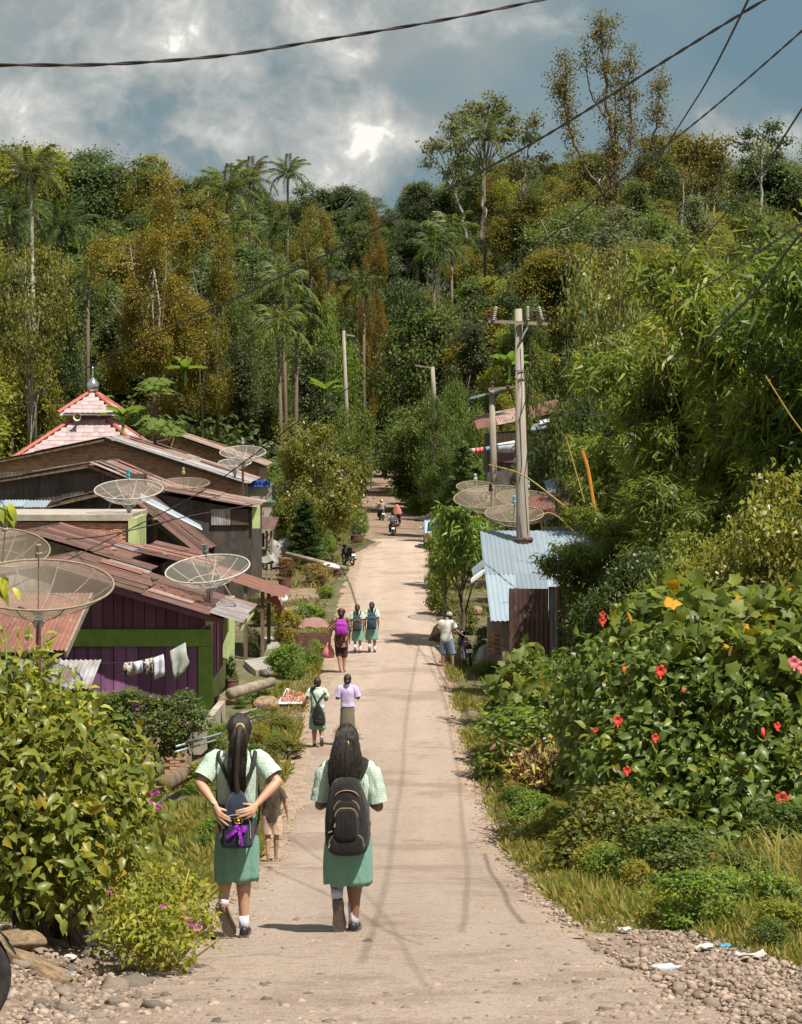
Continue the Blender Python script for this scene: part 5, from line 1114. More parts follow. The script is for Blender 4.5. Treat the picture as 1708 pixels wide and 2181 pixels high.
papaya('papaya tree in front of the scrub above the brick roof', 328, 812, 905, 101); papaya('lower papaya tree beside the brick roof ridge', 330, 895, 950, 99, 18); papaya('papaya tree right of the other two by the brick wall', 360, 905, 955, 103, 12)
# banana clumps
def banana(label, X, Yt, Yb, d, n=8, tint=(.09, .15, .03)):
    rg = random.Random(int(X)); a, b = D(X, Yt, d), D(X, Yb, d); H = max(1.0, a.z-b.z); t = root('banana_plant', label, 'plant', (b.x, d, b.z))
    V, F = grid(np.linspace(-.5, .5, 5), np.linspace(0, 1, 7), lambda x, y: -.5*y*y+.25*np.abs(x)); V[:, 0] *= .45*np.sin(np.clip(V[:, 1], .03, .97)*math.pi)**.6; V = V*H*.8; me = npmesh('leaf', V, F, True); me.materials.append(LEAF)
    for i in range(n):
        o = put('leaf', me, None, t, Matrix.Translation(b+Vector((0, 0, H*.35))) @ Matrix.Rotation(i*2.4, 4, 'Z') @ Matrix.Rotation(rg.uniform(.5, 1.2), 4, 'X')); settint(o, tint)
    MB().tube([b-Vector((0, 0, .3)), b+Vector((0, 0, H*.5))], [.1, .05], 7).build('stem', M_['lime'], t)
banana('banana plant right of the mosque dome', 262, 850, 910, 103); banana('banana plant in front of the far grey roof', 395, 755, 810, 124); banana('banana plants under the central trees', 690, 800, 850, 140); banana('banana plant behind the tall pole', 1085, 745, 800, 112)
# ---- shrubs; the scrub field behind the mosque and the verge plants
def shrub(label, X, Y, w, h, tint, name='shrub', **k):
    """Y is the foot, w and h the size in the photograph"""
    d = k.pop('d', None)
    q = hit(X, Y) if d is None else Vector(((X-854)*d/4259, d, (894.5-Y)*d/4259)); s = q.y/4259; h0 = PROTO['shrub'][0][2]; H = h*s
    return tree(name, label, 'shrub', q, H, tint, (w*s/2)/(1.0*H/h0), cat='shrub', **k)
rg = random.Random(5)
for i in range(64):
    X = rg.uniform(80, 640); d = rg.uniform(112, 138); x = (X-854)*d/4259
    tree('scrub_bush', '%s scrub bush at the %s of the field%s' % ('olive' if i % 2 else 'green', 'front' if d < 120 else 'middle' if d < 129 else 'back', wh(X)), 'shrub', (x, d, gz(x, d)-.1), rg.uniform(2.0, 4.2), ((.10, .115, .03), (.075, .11, .028))[i % 2 == 0], rg.uniform(.9, 1.5), cat='shrub', group='scrub field behind the roofs')
for i in range(46):
    X = rg.uniform(960, 1480); d = rg.uniform(86, 128); x = (X-854)*d/4259
    if abs(d-111) < 6 and 1000 < X < 1260: continue
    tree('bank_bush', '%s bush on the right-hand bank beyond the poles%s' % ('dark' if i % 2 else 'yellow green', wh(X)), 'shrub', (x, d, gz(x, d)-.1), rg.uniform(1.5, 3.4), ((.12, .125, .03), (.05, .08, .022))[i % 2], rg.uniform(.9, 1.6), cat='shrub', group='bushes on the right bank')
for i in range(60):
    X = rg.uniform(640, 1040); d = rg.uniform(135, 205); x = (X-854)*d/4259
    if el(d)-3.4 < x < er(d)+3.2 and d < 222: continue
    tree('valley_bush', '%s %s bush around the road end%s' % ('low' if d < 165 else 'far', 'dark' if i % 2 else 'mid green', wh(X)), 'shrub', (x, d, gz(x, d)-.1), rg.uniform(2.5, 5.5), ((.075, .115, .028), (.04, .07, .022))[i % 2], rg.uniform(.9, 1.5), cat='shrub', group='bushes around the road end')
VERGE = [('bright plant bed under the verge tree', 610, 1190, 60, 70, YG), ('orange flowered bush by the half drum', 710, 1150, 60, 60, (.17, .15, .03)), ('potted green bush at the road bend', 762, 1140, 45, 55, LT), ('red leaved plant in the dark tub', 607, 1236, 50, 45, (.10, .06, .03)),
         ('pink flowered bush near the kiosk', 672, 1252, 75, 50, (.15, .12, .05)), ('low weeds below the half drum', 690, 1275, 50, 25, LT), ('green weeds behind the red cart', 560, 1330, 80, 60, OL), ('yellowish bush by the lean-to posts', 620, 1375, 70, 75, (.16, .14, .03)),
         ('bright green weeds along the left road edge', 660, 1335, 80, 50, LT), ('bushy weeds by the woman with the pink bag', 615, 1445, 100, 75, (.085, .14, .035)), ('low green weeds at the left road edge', 670, 1420, 50, 55, LT), ('weeds beside the purple house corner', 495, 1460, 30, 60, MD),
         ('green weeds above the drying mat', 560, 1500, 80, 50, LT), ('weeds in front of the drying mat', 590, 1560, 80, 35, OL), ('weedy tuft by the long haired girl', 610, 1620, 90, 50, OL), ('leafy weed behind the ponytail girl', 465, 1600, 70, 60, LT), ('low weeds by the log', 430, 1680, 90, 55, YG),
         ('grey green tuft beside the kiosk', 640, 1215, 40, 30, MD), ('yellow bush behind the parked motorbike', 690, 1185, 45, 60, LT), ('dark garden bush under the red roof', 540, 1400, 45, 60, MD), ('bushes by the shop corner', 560, 1115, 70, 70, MD), ('leafy bush left of the road bend', 735, 1120, 60, 70, LT),
         ('roadside bush below the mango tree', 952, 1310, 85, 95, (.10, .135, .03)), ('flowering hedge left of the zinc shed', 940, 1255, 60, 60, MD), ('rough weeds behind the man', 990, 1350, 60, 60, OL), ('dark potted shrub by the motorbike', 1045, 1400, 75, 65, (.05, .085, .025)), ('small weed beside the boulder', 1072, 1430, 36, 46, LT),
         ('hedge at the right road bend', 900, 1098, 80, 45, LT), ('weed bank right of the far road', 880, 1075, 90, 50, (.07, .12, .03)), ('shade weeds by the dirt yard', 945, 1105, 60, 70, MD), ('low weeds at the foot of the fence', 1040, 1440, 80, 30, LT), ('weeds on the right verge past the boulder', 1100, 1470, 110, 45, LT)]
for a in VERGE: shrub(*a)
for lab, X, Y, w, h, tn in (('bushy plant by the small pier', 330, 1620, 160, 130, MD), ('dark leaved bush before the purple wall', 385, 1570, 110, 95, (.06, .095, .03)), ('leafy bush under the washing line', 290, 1560, 140, 90, MD), ('bush left of the stair wall', 220, 1600, 150, 120, LT)): shrub(lab, X, Y, w, h, tn, d=39, mat_=GLOSS)
# right verge: dense creepers between road and hibiscus
RV = [('dark creeper mound by the rusty fence', 1130, 1540, 130, 150, (.05, .09, .025), 40), ('dark leafy mound right of the fence', 1215, 1560, 160, 170, (.06, .10, .025), 37), ('green creeper mass below the dark mounds', 1130, 1590, 150, 90, LT, 36), ('leafy creeper by the dead leaves', 1290, 1640, 150, 120, MD, 33), ('pale shoots at the fence top', 1190, 1450, 80, 70, YG, 44), ('yellow green weed tangle below the hibiscus', 1300, 1800, 190, 130, OL, 22), ('dark weeds in the hibiscus shade', 1420, 1900, 220, 150, MD, 18.5), ('bright weeds by the right litter', 1520, 1990, 190, 150, LT, 16), ('leafy weeds at the right edge', 1660, 2010, 160, 170, LT, 15.5), ('sunlit weed bush right of the grass', 1600, 1920, 170, 120, MD, 17.5), ('low weeds over the gravel edge', 1380, 1960, 140, 70, LT, 16.5)]
for lab, X, Y, w, h, tn, d in RV:
    q = D(X, Y, d); zg = gz(q.x, d); H = h*d/4259; tree('weed_clump', lab, 'shrub', (q.x, d, min(zg, q.z)-.05), H+max(0, q.z-zg), tn, 1.0*(w/2)/(h/1.95), cat='shrub', mat_=GLOSS if 'creeper' in lab else None)

# ---- undergrowth that fills the wood between the trunks
rng = np.random.default_rng(55); n = 90000; d = 112+190*rng.random(n)**.8; X = rng.uniform(-250, 1960, n); x = (X-854)*d/4259; k = (x < el(d)-2.2) | (x > er(d)+2.2) | (d > 216); k &= ~((d < 150) & (x > -24) & (x < -5) & (d < 118)); k &= ~((d < 125) & (x > 0) & (d < 118)); x, d = x[k], d[k]; n = len(x)
hgt = (1.4+3.6*(.5+.5*np.sin(x*.7+d*.31)*np.sin(d*.53-x*.4)))*rng.random(n)**.6; P = np.stack([x, d, G(x, d)+hgt], 1); N = rng.normal(size=P.shape)*.6+np.array([0, -.35, .8]); V, F = leafgeo(P, rng.normal(size=P.shape)-np.array([0, 0, .4]), N, rng.uniform(.3, .75, n), rng.uniform(.15, .4, n), KITE)
o = put('undergrowth', npmesh('undergrowth', V, F), LEAF); settint(o, (.048, .070, .025)); tag(o, 'dark leafy undergrowth covering the forest floor on the hill', 'undergrowth', None, 'stuff')
# ---- the tall bare candelabra tree and the umbrella tree
def skeleton(name, label, d, base, branches, tint, rb, leaf_n, clump, L, Wd, top=False, bark='barkpale'):
    rng = np.random.default_rng(len(label)); b0 = D(*base, d); zg = min(gz(b0.x, d), b0.z); t = root(name, label, 'tree', (b0.x, d, zg)); b = MB(); P = []; dirs = []
    for br in branches:
        pts = [D(X, Y, d)+Vector((0, dy, 0)) for X, Y, dy in br['p']]; pth = smooth_path(pts, 6); n = len(pth)
        pth = [p+Vector(rng.normal(size=3)*br['r']*.35) for p in pth]; b.tube(pth, [br['r']*.72*(1-.85*i/(n-1)) for i in range(n)], 7)
        s0 = br.get('s', .25)
        for k in range(br['n']):
            f = rng.uniform(s0, 1) if not top else rng.uniform(.8, 1.0); q = np.array(pth[min(n-1, int(f*(n-1)))]); off = rdir(rng, 1)[0]*rng.uniform(.3, br.get('w', 1.3))*(1.05-.45*f if not top else 1); off[2] = abs(off[2])*.5
            c = q+off; b.tube([tuple(q), tuple(q+off*.5+np.array([0, 0, .1])), tuple(c)], [.05, .03, .012], 4)
            P.append(c+rng.normal(size=(leaf_n, 3))*clump*np.array([1, 1, .7])); dirs.append(np.repeat(nrm(off[None]), leaf_n, 0))
    P = np.vstack(P); dv = np.vstack(dirs); V, F = leafgeo(P, rng.normal(size=P.shape)+dv*.4-np.array([0, 0, .4]), rng.normal(size=P.shape)*.6+np.array([0, 0, .8]), L*rng.uniform(.7, 1.3, len(P)), Wd, KITE)
    me = npmesh('crown', V, F); o = put('crown', me, LEAF, t, Matrix.Identity(4)); settint(o, tint); b.build('trunk', M_[bark], t, True)
Bq = lambda p, r, n, **k: dict(p=p, r=r, n=n, **k)
skeleton('tall_tree', 'tallest half bare tree with upright branches against the sky', 200, (1290, 620), [
    Bq([(1292, 620, 0), (1296, 480, 0), (1300, 320, 0), (1290, 180, 0), (1282, 30, 0)], .55, 90, w=1.5), Bq([(1296, 500, 0), (1316, 400, .5), (1310, 280, .5), (1318, 120, .5)], .34, 55), Bq([(1290, 420, 0), (1230, 330, -.5), (1200, 230, -.5), (1176, 150, 0)], .3, 50), Bq([(1215, 290, -.4), (1205, 200, -.4), (1203, 100, 0)], .18, 26, w=.9),
    Bq([(1298, 380, 0), (1345, 300, .8), (1342, 190, .8), (1352, 85, .8)], .28, 46, w=1.0), Bq([(1310, 400, 0), (1385, 300, 0), (1402, 220, 0), (1410, 140, 0)], .24, 40, w=.9), Bq([(1290, 250, 0), (1260, 200, .5), (1248, 130, 0), (1245, 80, 0)], .16, 10, w=.6), Bq([(1290, 470, 0), (1245, 420, 1), (1225, 370, 1)], .2, 26, w=1.4), Bq([(1300, 470, 0), (1360, 400, 1), (1400, 350, 1), (1424, 250, 1)], .2, 36, w=1.0), Bq([(1290, 160, 0), (1300, 80, 0), (1320, 20, 0)], .1, 8, w=.6), Bq([(1285, 120, 0), (1270, 70, 0), (1278, 18, 0)], .08, 8, w=.6),
    Bq([(1300, 540, 0), (1240, 500, 1), (1190, 470, 1)], .2, 40, w=2), Bq([(1300, 540, 0), (1350, 490, 1), (1410, 450, 1)], .2, 40, w=2)], (.092, .085, .03), .6, 36, .52, .25, .17, bark='bark')
ub = [[(1026, 480, 0), (1030, 400, 0), (1032, 340, 0)]]; tips = [(945, 275), (955, 250), (975, 228), (1000, 213), (1025, 206), (1050, 210), (1075, 222), (1095, 245), (1100, 268), (985, 245), (1020, 232), (1060, 240), (960, 285), (1085, 280)]
skeleton('umbrella_tree', 'umbrella crowned tree with open limbs on the skyline', 215, (1026, 500), [Bq([(1026, 520, 0), (1030, 420, 0), (1034, 330, 0)], .5, 0)]+[Bq([(1033, 370-8*(i % 3), 0), ((1033+X)/2, (340+Y)/2+8, (i % 5-2)*.9), (X, Y, (i % 5-2)*1.8)], .17, 16, w=1.1) for i, (X, Y) in enumerate(tips)], (.085, .10, .05), .5, 14, .38, .34, .22, True)
skeleton('open_tree', 'open branched thin tree left of the umbrella tree', 205, (1000, 500), [Bq([(1000, 520, 0), (975, 430, 0), (950, 360, 0)], .3, 10)]+[Bq([(965, 400, 0), ((965+X)/2, (390+Y)/2, 0), (X, Y, (i-3)*.8)], .12, 12, w=1.0) for i, (X, Y) in enumerate(((905, 310), (925, 300), (945, 295), (970, 310), (990, 340), (910, 340)))], (.09, .10, .045), .3, 12, .4, .34, .22, True)
skeleton('open_tree', 'open branched tree between the umbrella tree and the tallest tree', 205, (1120, 520), [Bq([(1120, 520, 0), (1110, 430, 0), (1120, 360, 0)], .3, 10)]+[Bq([(1112, 420, 0), ((1112+X)/2, (400+Y)/2, 0), (X, Y, (i-3)*.8)], .12, 14, w=1.1) for i, (X, Y) in enumerate(((1085, 330), (1120, 265), (1140, 240), (1130, 285), (1160, 330), (1180, 350), (1090, 370)))], (.09, .10, .045), .3, 12, .4, .34, .22, True)
skeleton('open_tree', 'dark layered slim tree on the right skyline', 190, (1620, 480), [Bq([(1620, 480, 0), (1622, 350, 0), (1630, 265, 0)], .25, 10)]+[Bq([(1622, 400-18*i, 0), ((1622+X)/2, (388-18*i+Y)/2, 0), (X, Y, 0)], .08, 14, w=.8) for i, (X, Y) in enumerate(((1590, 340), (1660, 330), (1585, 310), (1668, 300), (1592, 285), (1650, 268)))], (.04, .06, .028), .3, 12, .36, .34, .2, True)
skeleton('slim_trees', 'thin pale stemmed tree on the right skyline behind the tallest tree', 195, (1470, 500), [Bq([(1450+18*i, 500, i*.6), (1456+20*i, 380, i*.6), (1452+24*i, 285+12*(i % 2), 0)], .14, 26, s=.65, w=1.7) for i in range(5)], (.11, .10, .035), .3, 14, .5, .36, .24)
# ---- bamboo
def plume(seed, H, lean, n):
    rng = np.random.default_rng(seed); ts = np.linspace(0, 1, 14); path = np.stack([lean*ts**2.3, rng.normal(0, .05, 14), H*(ts-.30*ts**3.2)], 1)
    nb = n//15; f = rng.uniform(.12, 1, nb)**.85; c = np.stack([np.interp(f, ts, path[:, k]) for k in range(3)], 1); a = rng.uniform(0, 6.28, nb); rr = rng.uniform(.1, 1.05, nb)*(1.15-.7*f); c = c+np.stack([np.cos(a)*rr, np.sin(a)*rr, -.12*rr+rng.normal(0, .15, nb)], 1)
    P = np.repeat(c, 15, 0)+rng.normal(size=(nb*15, 3))*.10; out = np.repeat(np.stack([np.cos(a), np.sin(a), np.zeros(nb)], 1), 15, 0); A = nrm(out*.8+rng.normal(size=P.shape)*.85-np.array([0, 0, .38])); N = rng.normal(size=P.shape)*.5+np.array([0, 0, .9])
    s = rng.uniform(.7, 1.3, len(P)); V, F = leafgeo(P, A, N, .26*s, .046*s, LANCE); b = MB().tube([tuple(p) for p in path], list(np.linspace(.045, .008, 14)), 6); n0 = len(V); V = np.vstack([V, np.array(b.v)])
    me = npmesh('culm', V, np.vstack([F, np.array([[n0+i for i in f] for f in b.f if len(f) == 4])])); me.materials.append(BAM); return me
BAM = leafmat('bamboo_leaf', [(.85, .98, .65), (1.42, 1.52, 1.05), (1.95, 1.95, 1.2), (3.0, 2.7, 1.3)], .42, .42, .4)
PL = [plume(1, 7.5, 1.3, 3600), plume(2, 7.5, 2.0, 3600), plume(3, 6.5, .8, 3000)]
def bamboo(label, X, Yt, d, n, tint, size=1.0, spread=1.0, seed=0):
    rg = random.Random(seed); x = (X-854)*d/4259; zg = gz(x, d); H = (894.5-Yt)*d/4259-zg; t = root('bamboo_clump', label, 'bamboo', (x, d, zg), group='bamboo clumps')
    for i in range(n):
        a = i*2.4+rg.uniform(-.4, .4); s = H/5.6*rg.uniform(.72, 1.05); s2 = s*size
        o = put('culm', PL[rg.randrange(3)], None, t, Matrix.Translation((x+rg.uniform(-.7, .7)*spread, d+rg.uniform(-.7, .7)*spread, zg-.2)) @ Matrix.Rotation(a, 4, 'Z') @ Matrix.Diagonal((s2, s2, s, 1))); j = rg.uniform(.75, 1.25); settint(o, tuple(q*j for q in tint))
BG = (.095, .118, .032)
bamboo('tall bamboo clump at the upper right of the frame', 1650, 510, 42, 14, BG, .75, 1.2, 1); bamboo('feathery bamboo clump behind the zinc shed', 1360, 900, 60, 12, (.10, .125, .036), .8, 1.2, 2); bamboo('large dark bamboo clump in the middle of the right side', 1500, 720, 48, 16, (.075, .096, .028), .8, 1.3, 3); bamboo('bamboo clump drooping towards the zinc roof', 1390, 990, 52, 10, BG, .85, 1.0, 4)
bamboo('bamboo clump at the right edge', 1740, 640, 38, 12, (.085, .108, .03), .8, 1.2, 5); bamboo('pale topped bamboo above the others', 1530, 530, 60, 12, (.125, .14, .036), .75, 1.3, 6); bamboo('low bamboo sprays in front of the dark clump', 1560, 990, 40, 12, (.085, .108, .032), 1.0, 1.1, 7); bamboo('bamboo sprays low beside the rusty fence', 1300, 1090, 51, 9, (.075, .098, .03), 1.0, .8, 8); bamboo('bamboo leaning in at the top right corner', 1800, 500, 36, 9, (.07, .105, .03), .75, 1.0, 9)
# dry bamboo canes
M_['cane'] = mat('dry_cane', (.42, .30, .08), (.3, .2, .06), 8, .7); M_['canor'] = mat('orange_cane', (.55, .24, .03), (.4, .17, .03), 8, .7)
for lab, pts, r, m in (('orange dry cane standing behind the zinc roof', [(1240, 960, 56), (1252, 1000, 56), (1262, 1060, 56), (1272, 1110, 56)], .05, 'canor'), ('thin bare cane arching from the bamboo to the pole', [(1042, 990, 58), (1110, 1010, 57), (1180, 1060, 55), (1260, 1125, 53)], .022, 'cane'), ('second thin cane crossing below the first', [(1142, 1100, 54), (1180, 1095, 54), (1240, 1150, 53)], .018, 'cane'), ('bare cane rising left of the bamboo', [(1205, 930, 57), (1225, 1000, 57), (1245, 1070, 57)], .018, 'cane'), ('yellow cane arching at the right edge', [(1630, 800, 34), (1680, 880, 34), (1720, 940, 34), (1730, 1000, 34)], .012, 'cane'), ('yellow cane hanging within the bamboo', [(1410, 700, 44), (1425, 800, 43), (1450, 880, 43)], .014, 'cane')):
    tag(MB().tube(smooth_path([D(*p) for p in pts], 5), r, 6).build('dry_cane', M_[m]), lab, 'cane', 'dry canes')
# ---- near bushes with single leaves
def near_leaves(parent, V, F, name, k, mat_, tints, tpl, P, A, N, L, Wd, seed=0):
    """k leaves become parts, the rest stay one foliage mesh"""
    rg = random.Random(seed); idx = set(rg.sample(range(len(P)), min(k, len(P)))); keep = np.array([i not in idx for i in range(len(P))])
    v, f = leafgeo(P[keep], A[keep], N[keep], L[keep], Wd[keep], tpl); me = npmesh('foliage', v, f, True); o = put('foliage', me, mat_, parent, Matrix.Identity(4)); settint(o, tints[0]); o['kind'] = 'stuff'
    v1, f1 = leafgeo(np.zeros((1, 3)), np.array([[1., 0, 0]]), np.array([[0, 0, 1.]]), 1, .52 if tpl is OVATE else 1.0, tpl); lm = npmesh('leaf', v1, f1, True); lm.materials.append(mat_)
    for i in idx:
        a = Vector(A[i]).normalized(); s = a.cross(Vector(N[i])).normalized(); n = s.cross(a); M3 = Matrix((a, s, n)).transposed().to_4x4()
        o = put(name, lm, None, parent, Matrix.Translation(P[i]) @ M3 @ Matrix.Scale(float(L[i]), 4)); settint(o, tints[i % len(tints)])
def bushpts(rng, lobes, per, clump, up=.5, droop=.5):
    P = []; Dv = []
    for (c, r, n) in lobes:
        nc = n//per; dv = nrm(rng.normal(size=(nc, 3))+np.array([0, -.5, .45])); q = np.array(c)+dv*np.array(r)*rng.uniform(.72, 1.06, (nc, 1)); P.append(np.repeat(q, per, 0)+rng.normal(size=(nc*per, 3))*clump); Dv.append(np.repeat(dv, per, 0))
    P = np.vstack(P); Dv = np.vstack(Dv); N = nrm(Dv*.5+rng.normal(size=P.shape)*.45+np.array([0, 0, up])); A = nrm(rng.normal(size=P.shape)*.8+Dv*.7-np.array([0, 0, droop])); return P, A, N
rng = np.random.default_rng(77)
lob = []
for X, Y, d, rx, rz, n in ((20, 1530, 13.2, .45, .36, 600), (140, 1590, 13.4, .42, .34, 650), (240, 1690, 13.3, .33, .40, 600), (90, 1690, 12.7, .55, .5, 800), (180, 1790, 12.6, .42, .40, 600), (-60, 1580, 13, .5, .6, 500), (275, 1640, 14, .26, .26, 260), (20, 1800, 12.4, .5, .38, 450), (285, 1770, 13.2, .22, .33, 300)):
    c = D(X-38, Y+8, d); lob.append((c, (rx*.94, .5, rz*.96), int(n*1.6)))
t = root('leafy_bush', 'big sunlit bush with drooping oval leaves at the left edge', 'bush', (D(130, 0, 13).x, 13, gz(-2.2, 13)))
P, A, N = bushpts(rng, lob, 7, .085, .55, .55); L = rng.uniform(.06, .13, len(P)); near_leaves(t, None, None, 'leaf', 280, GLOSS, [(.112, .135, .028), (.155, .17, .033), (.09, .115, .027), (.21, .19, .033)], OVATE, P, A, N, L, L*.52, 1)
b = MB(); base = Vector((-2.3, 13.1, gz(-2.3, 13.1)-.1))
for c, r, n in lob:
    for k in range(3): e = Vector(c)+Vector(rng.normal(size=3)*.2); b.tube([base+Vector(rng.normal(size=3)*.12), base.lerp(e, .5)+Vector((0, 0, .15)), e], [.025, .018, .006], 5)
b.build('stems', M_['bark'], t)
# sprigs that reach up over the roofs, and leaves hanging in at the left edge
P = []; A = []; N = []; b = MB()
for X, Y, hh in ((70, 1375, 1.5), (10, 1340, 1.6), (125, 1400, 1.2), (-20, 1380, 1), (195, 1470, 1), (95, 1350, 1.2), (40, 1400, 1.2), (160, 1440, 1.1)):
    for k in range(17):
        c = D(X+rng.normal()*15, Y+k*7*hh, 13.2); P.append(np.array(c)); A.append((rng.normal(), rng.normal()*.5-.3, .5+rng.normal()*.5)); N.append((rng.normal()*.4, -.5, 1))
    b.tube([D(X, Y, 13.2), D(X+5, Y+90, 13.2)], [.004, .009], 5)
for (X0, Y0) in ((12, 1085), (5, 1245)):
    for k in range(7): c = D(X0+rng.normal()*10, Y0+rng.normal()*12, 9.5); P.append(np.array(c)); A.append((.5+rng.normal()*.3, rng.normal()*.3, -.9)); N.append((.3, -.6, .6))
    b.tube([D(-60, Y0-30, 9.5), D(X0, Y0, 9.5)], [.008, .004], 5)
P = np.array(P); L = rng.uniform(.07, .12, len(P)); v, f = leafgeo(P, np.array(A), np.array(N), L, L*.48, OVATE); o = put('sprig_leaves', npmesh('sprig_leaves', v, f, True), GLOSS, t, Matrix.Identity(4)); settint(o, (.20, .24, .04)); o['kind'] = 'stuff'; b.build('sprigs', M_['lime'], t)
# flowering shrub at its foot
t = root('flowering_shrub', 'small purple flowered shrub at the edge of the left gravel', 'shrub', (D(340, 0, 12).x, 12, gz(-1.5, 12)))
lob = [(D(330, 1960, 12), (.20, .22, .15), 1000), (D(390, 1925, 12.4), (.11, .16, .13), 420), (D(285, 1995, 11.8), (.15, .18, .11), 500), (D(372, 2005, 11.7), (.12, .16, .12), 420), (D(265, 1925, 12.5), (.18, .2, .15), 520), (D(425, 1970, 12), (.06, .1, .1), 120), (D(350, 1890, 12.6), (.1, .12, .1), 260)]
P, A, N = bushpts(rng, lob, 9, .05, .6, .2); L = rng.uniform(.03, .055, len(P)); v, f = leafgeo(P, A, N, L, L*.55, OVATE); o = put('foliage', npmesh('foliage', v, f, True), LEAF, t, Matrix.Identity(4)); settint(o, (.15, .165, .032)); o['kind'] = 'stuff'
b = MB()
for c, r, n in lob:
    for k in range(4): b.tube([(D(330, 0, 12).x+rng.normal()*.05, 12, gz(-1.5, 12)-.05), tuple(Vector(c)+Vector(rng.normal(size=3)*.1))], [.009, .004], 5)
b.build('stems', M_['cane'], t); M_['violet'] = plain('violet_petal', (.38, .03, .35), .6); M_['pinkp'] = plain('pink_petal', (.6, .25, .28), .6)
def floret(parent, c, r, m, n=5):
    b = MB(); c = Vector(c)
    for k in range(n):
        a = k*2*math.pi/n; u = Vector((math.cos(a), -.35, math.sin(a))); w = Vector((-math.sin(a), 0, math.cos(a))); b.add([c, c+u*r*.6+w*r*.4, c+u*r, c+u*r*.6-w*r*.4], [(0, 1, 2, 3)])
    return b.build('flower', m, parent)
for i in range(16):
    X, Y = random.choice(((330, 1690), (335, 1715), (320, 1705), (236, 1890), (400, 1930), (412, 1945), (405, 1960), (430, 1975), (380, 1920), (352, 1935), (465, 1998), (340, 1925), (418, 1985)))
    floret(t, D(X+random.uniform(-8, 8), Y+random.uniform(-8, 8), 11.65), .016, M_['violet'] if i % 3 else M_['pinkp'])
# hibiscus
t = root('hibiscus_bush', 'big dark hibiscus bush with red flowers filling the right', 'bush', (4.0, 24.5, gz(4, 24.5)))
lob = []
for X, Y, d, rx, rz, n in ((1330, 1480, 25.5, .9, .7, 1100), (1480, 1500, 24.5, 1.0, .9, 1400), (1640, 1560, 23.5, .9, 1.0, 1300), (1400, 1650, 24, .95, .85, 1400), (1560, 1720, 23, 1.0, .8, 1400), (1300, 1620, 25.5, .6, .6, 700), (1680, 1760, 22, .8, .8, 900), (1760, 1600, 23, .9, 1.1, 700), (1460, 1800, 23.4, .9, .6, 900), (1250, 1500, 27, .5, .55, 600), (1520, 1850, 21.5, .8, .5, 800), (1680, 1880, 20.5, .7, .5, 700), (1380, 1770, 23, .6, .5, 500)):
    lob.append((D(X, Y, d), (rx, .9, rz), n))
P, A, N = bushpts(rng, lob, 9, .11, .45, .55); L = rng.uniform(.10, .175, len(P)); near_leaves(t, None, None, 'leaf', 240, GLOSS, [(.078, .118, .029), (.11, .15, .033), (.15, .175, .034), (.065, .10, .029)], OVATE, P, A, N, L, L*.62, 5)
b = MB()
for c, r, n in lob:
    for k in range(5): b.tube([(4+rng.normal()*.6, 24.8+rng.normal()*.4, gz(4, 24.8)-.1), tuple(Vector(c)*.5+Vector((2, 12.4, gz(4, 24.8)/2+.5))), tuple(Vector(c)+Vector(rng.normal(size=3)*.3))], [.03, .022, .008], 5)
b.build('stems', M_['bark'], t)
# petal colours, then the open flowers and buds
M_['hib'] = mat('hibiscus_petal', (.75, .09, .06), (.62, .05, .04), 20, .55); M_['hibp'] = mat('hibiscus_pink', (.75, .25, .25), (.65, .15, .17), 20, .55)
def hib(X, Y, d, s, m='hib', closed=False):
    c = D(X, Y, d); s *= .78; b = MB()
    if closed:
        b.tube([c, c+Vector((.0, -.02, -s*.5)), c+Vector((.01, -.03, -s))], [s*.14, s*.22, s*.03], 8); return b.build('flower_bud', M_[m], t, True)
    n = 5
    for k in range(n):
        a = k*2*math.pi/n+random.random()*.3; u = Vector((math.cos(a), -.25, math.sin(a))); w = Vector((-math.sin(a), 0, math.cos(a))); y = Vector((0, -1, 0)); rows = [(0, .08), (.35, .32), (.7, .46), (.95, .36), (1.08, .1)]; vs = []
        for q, hw in rows:
            for e in (-1, 0, 1): vs.append(c+u*q*s*.5+w*e*hw*s*.5+y*(.12*s*math.sin(q*3)+.05*s*e*e*math.sin(9*q)))
        b.add(vs, [(i*3+j, i*3+j+1, i*3+j+4, i*3+j+3) for i in range(4) for j in (0, 1)])
    f = b.build('flower', M_[m], t, True); MB().tube([c, c+Vector((.0, -.1*s, -.35*s)), c+Vector((0, -.15*s, -.72*s))], [.012, .009, .016], 6).build('stamen', M_[m], f)
for X, Y, d, s in ((1283, 1308, 25.2, .10), (1283, 1322, 25.2, .12), (1406, 1428, 23.2, .17), (1690, 1410, 22.2, .17), (1704, 1418, 22.2, .14), (1315, 1533, 23.5, .15), (1395, 1570, 22.8, .11), (1335, 1640, 23, .12), (1268, 1555, 24, .08), (1665, 1700, 21, .18), (1655, 1545, 22.3, .10), (1400, 1690, 22.8, .06)): hib(X, Y, d, s, 'hibp' if X > 1680 and Y < 1500 else 'hib')
for X, Y, d, s in ((1328, 1420, 24.5, .13), (1640, 1325, 24, .12), (1624, 1550, 22.3, .15), (1355, 1380, 24.8, .08), (1455, 1465, 23.2, .08)): hib(X, Y, d, s, 'hib', True)
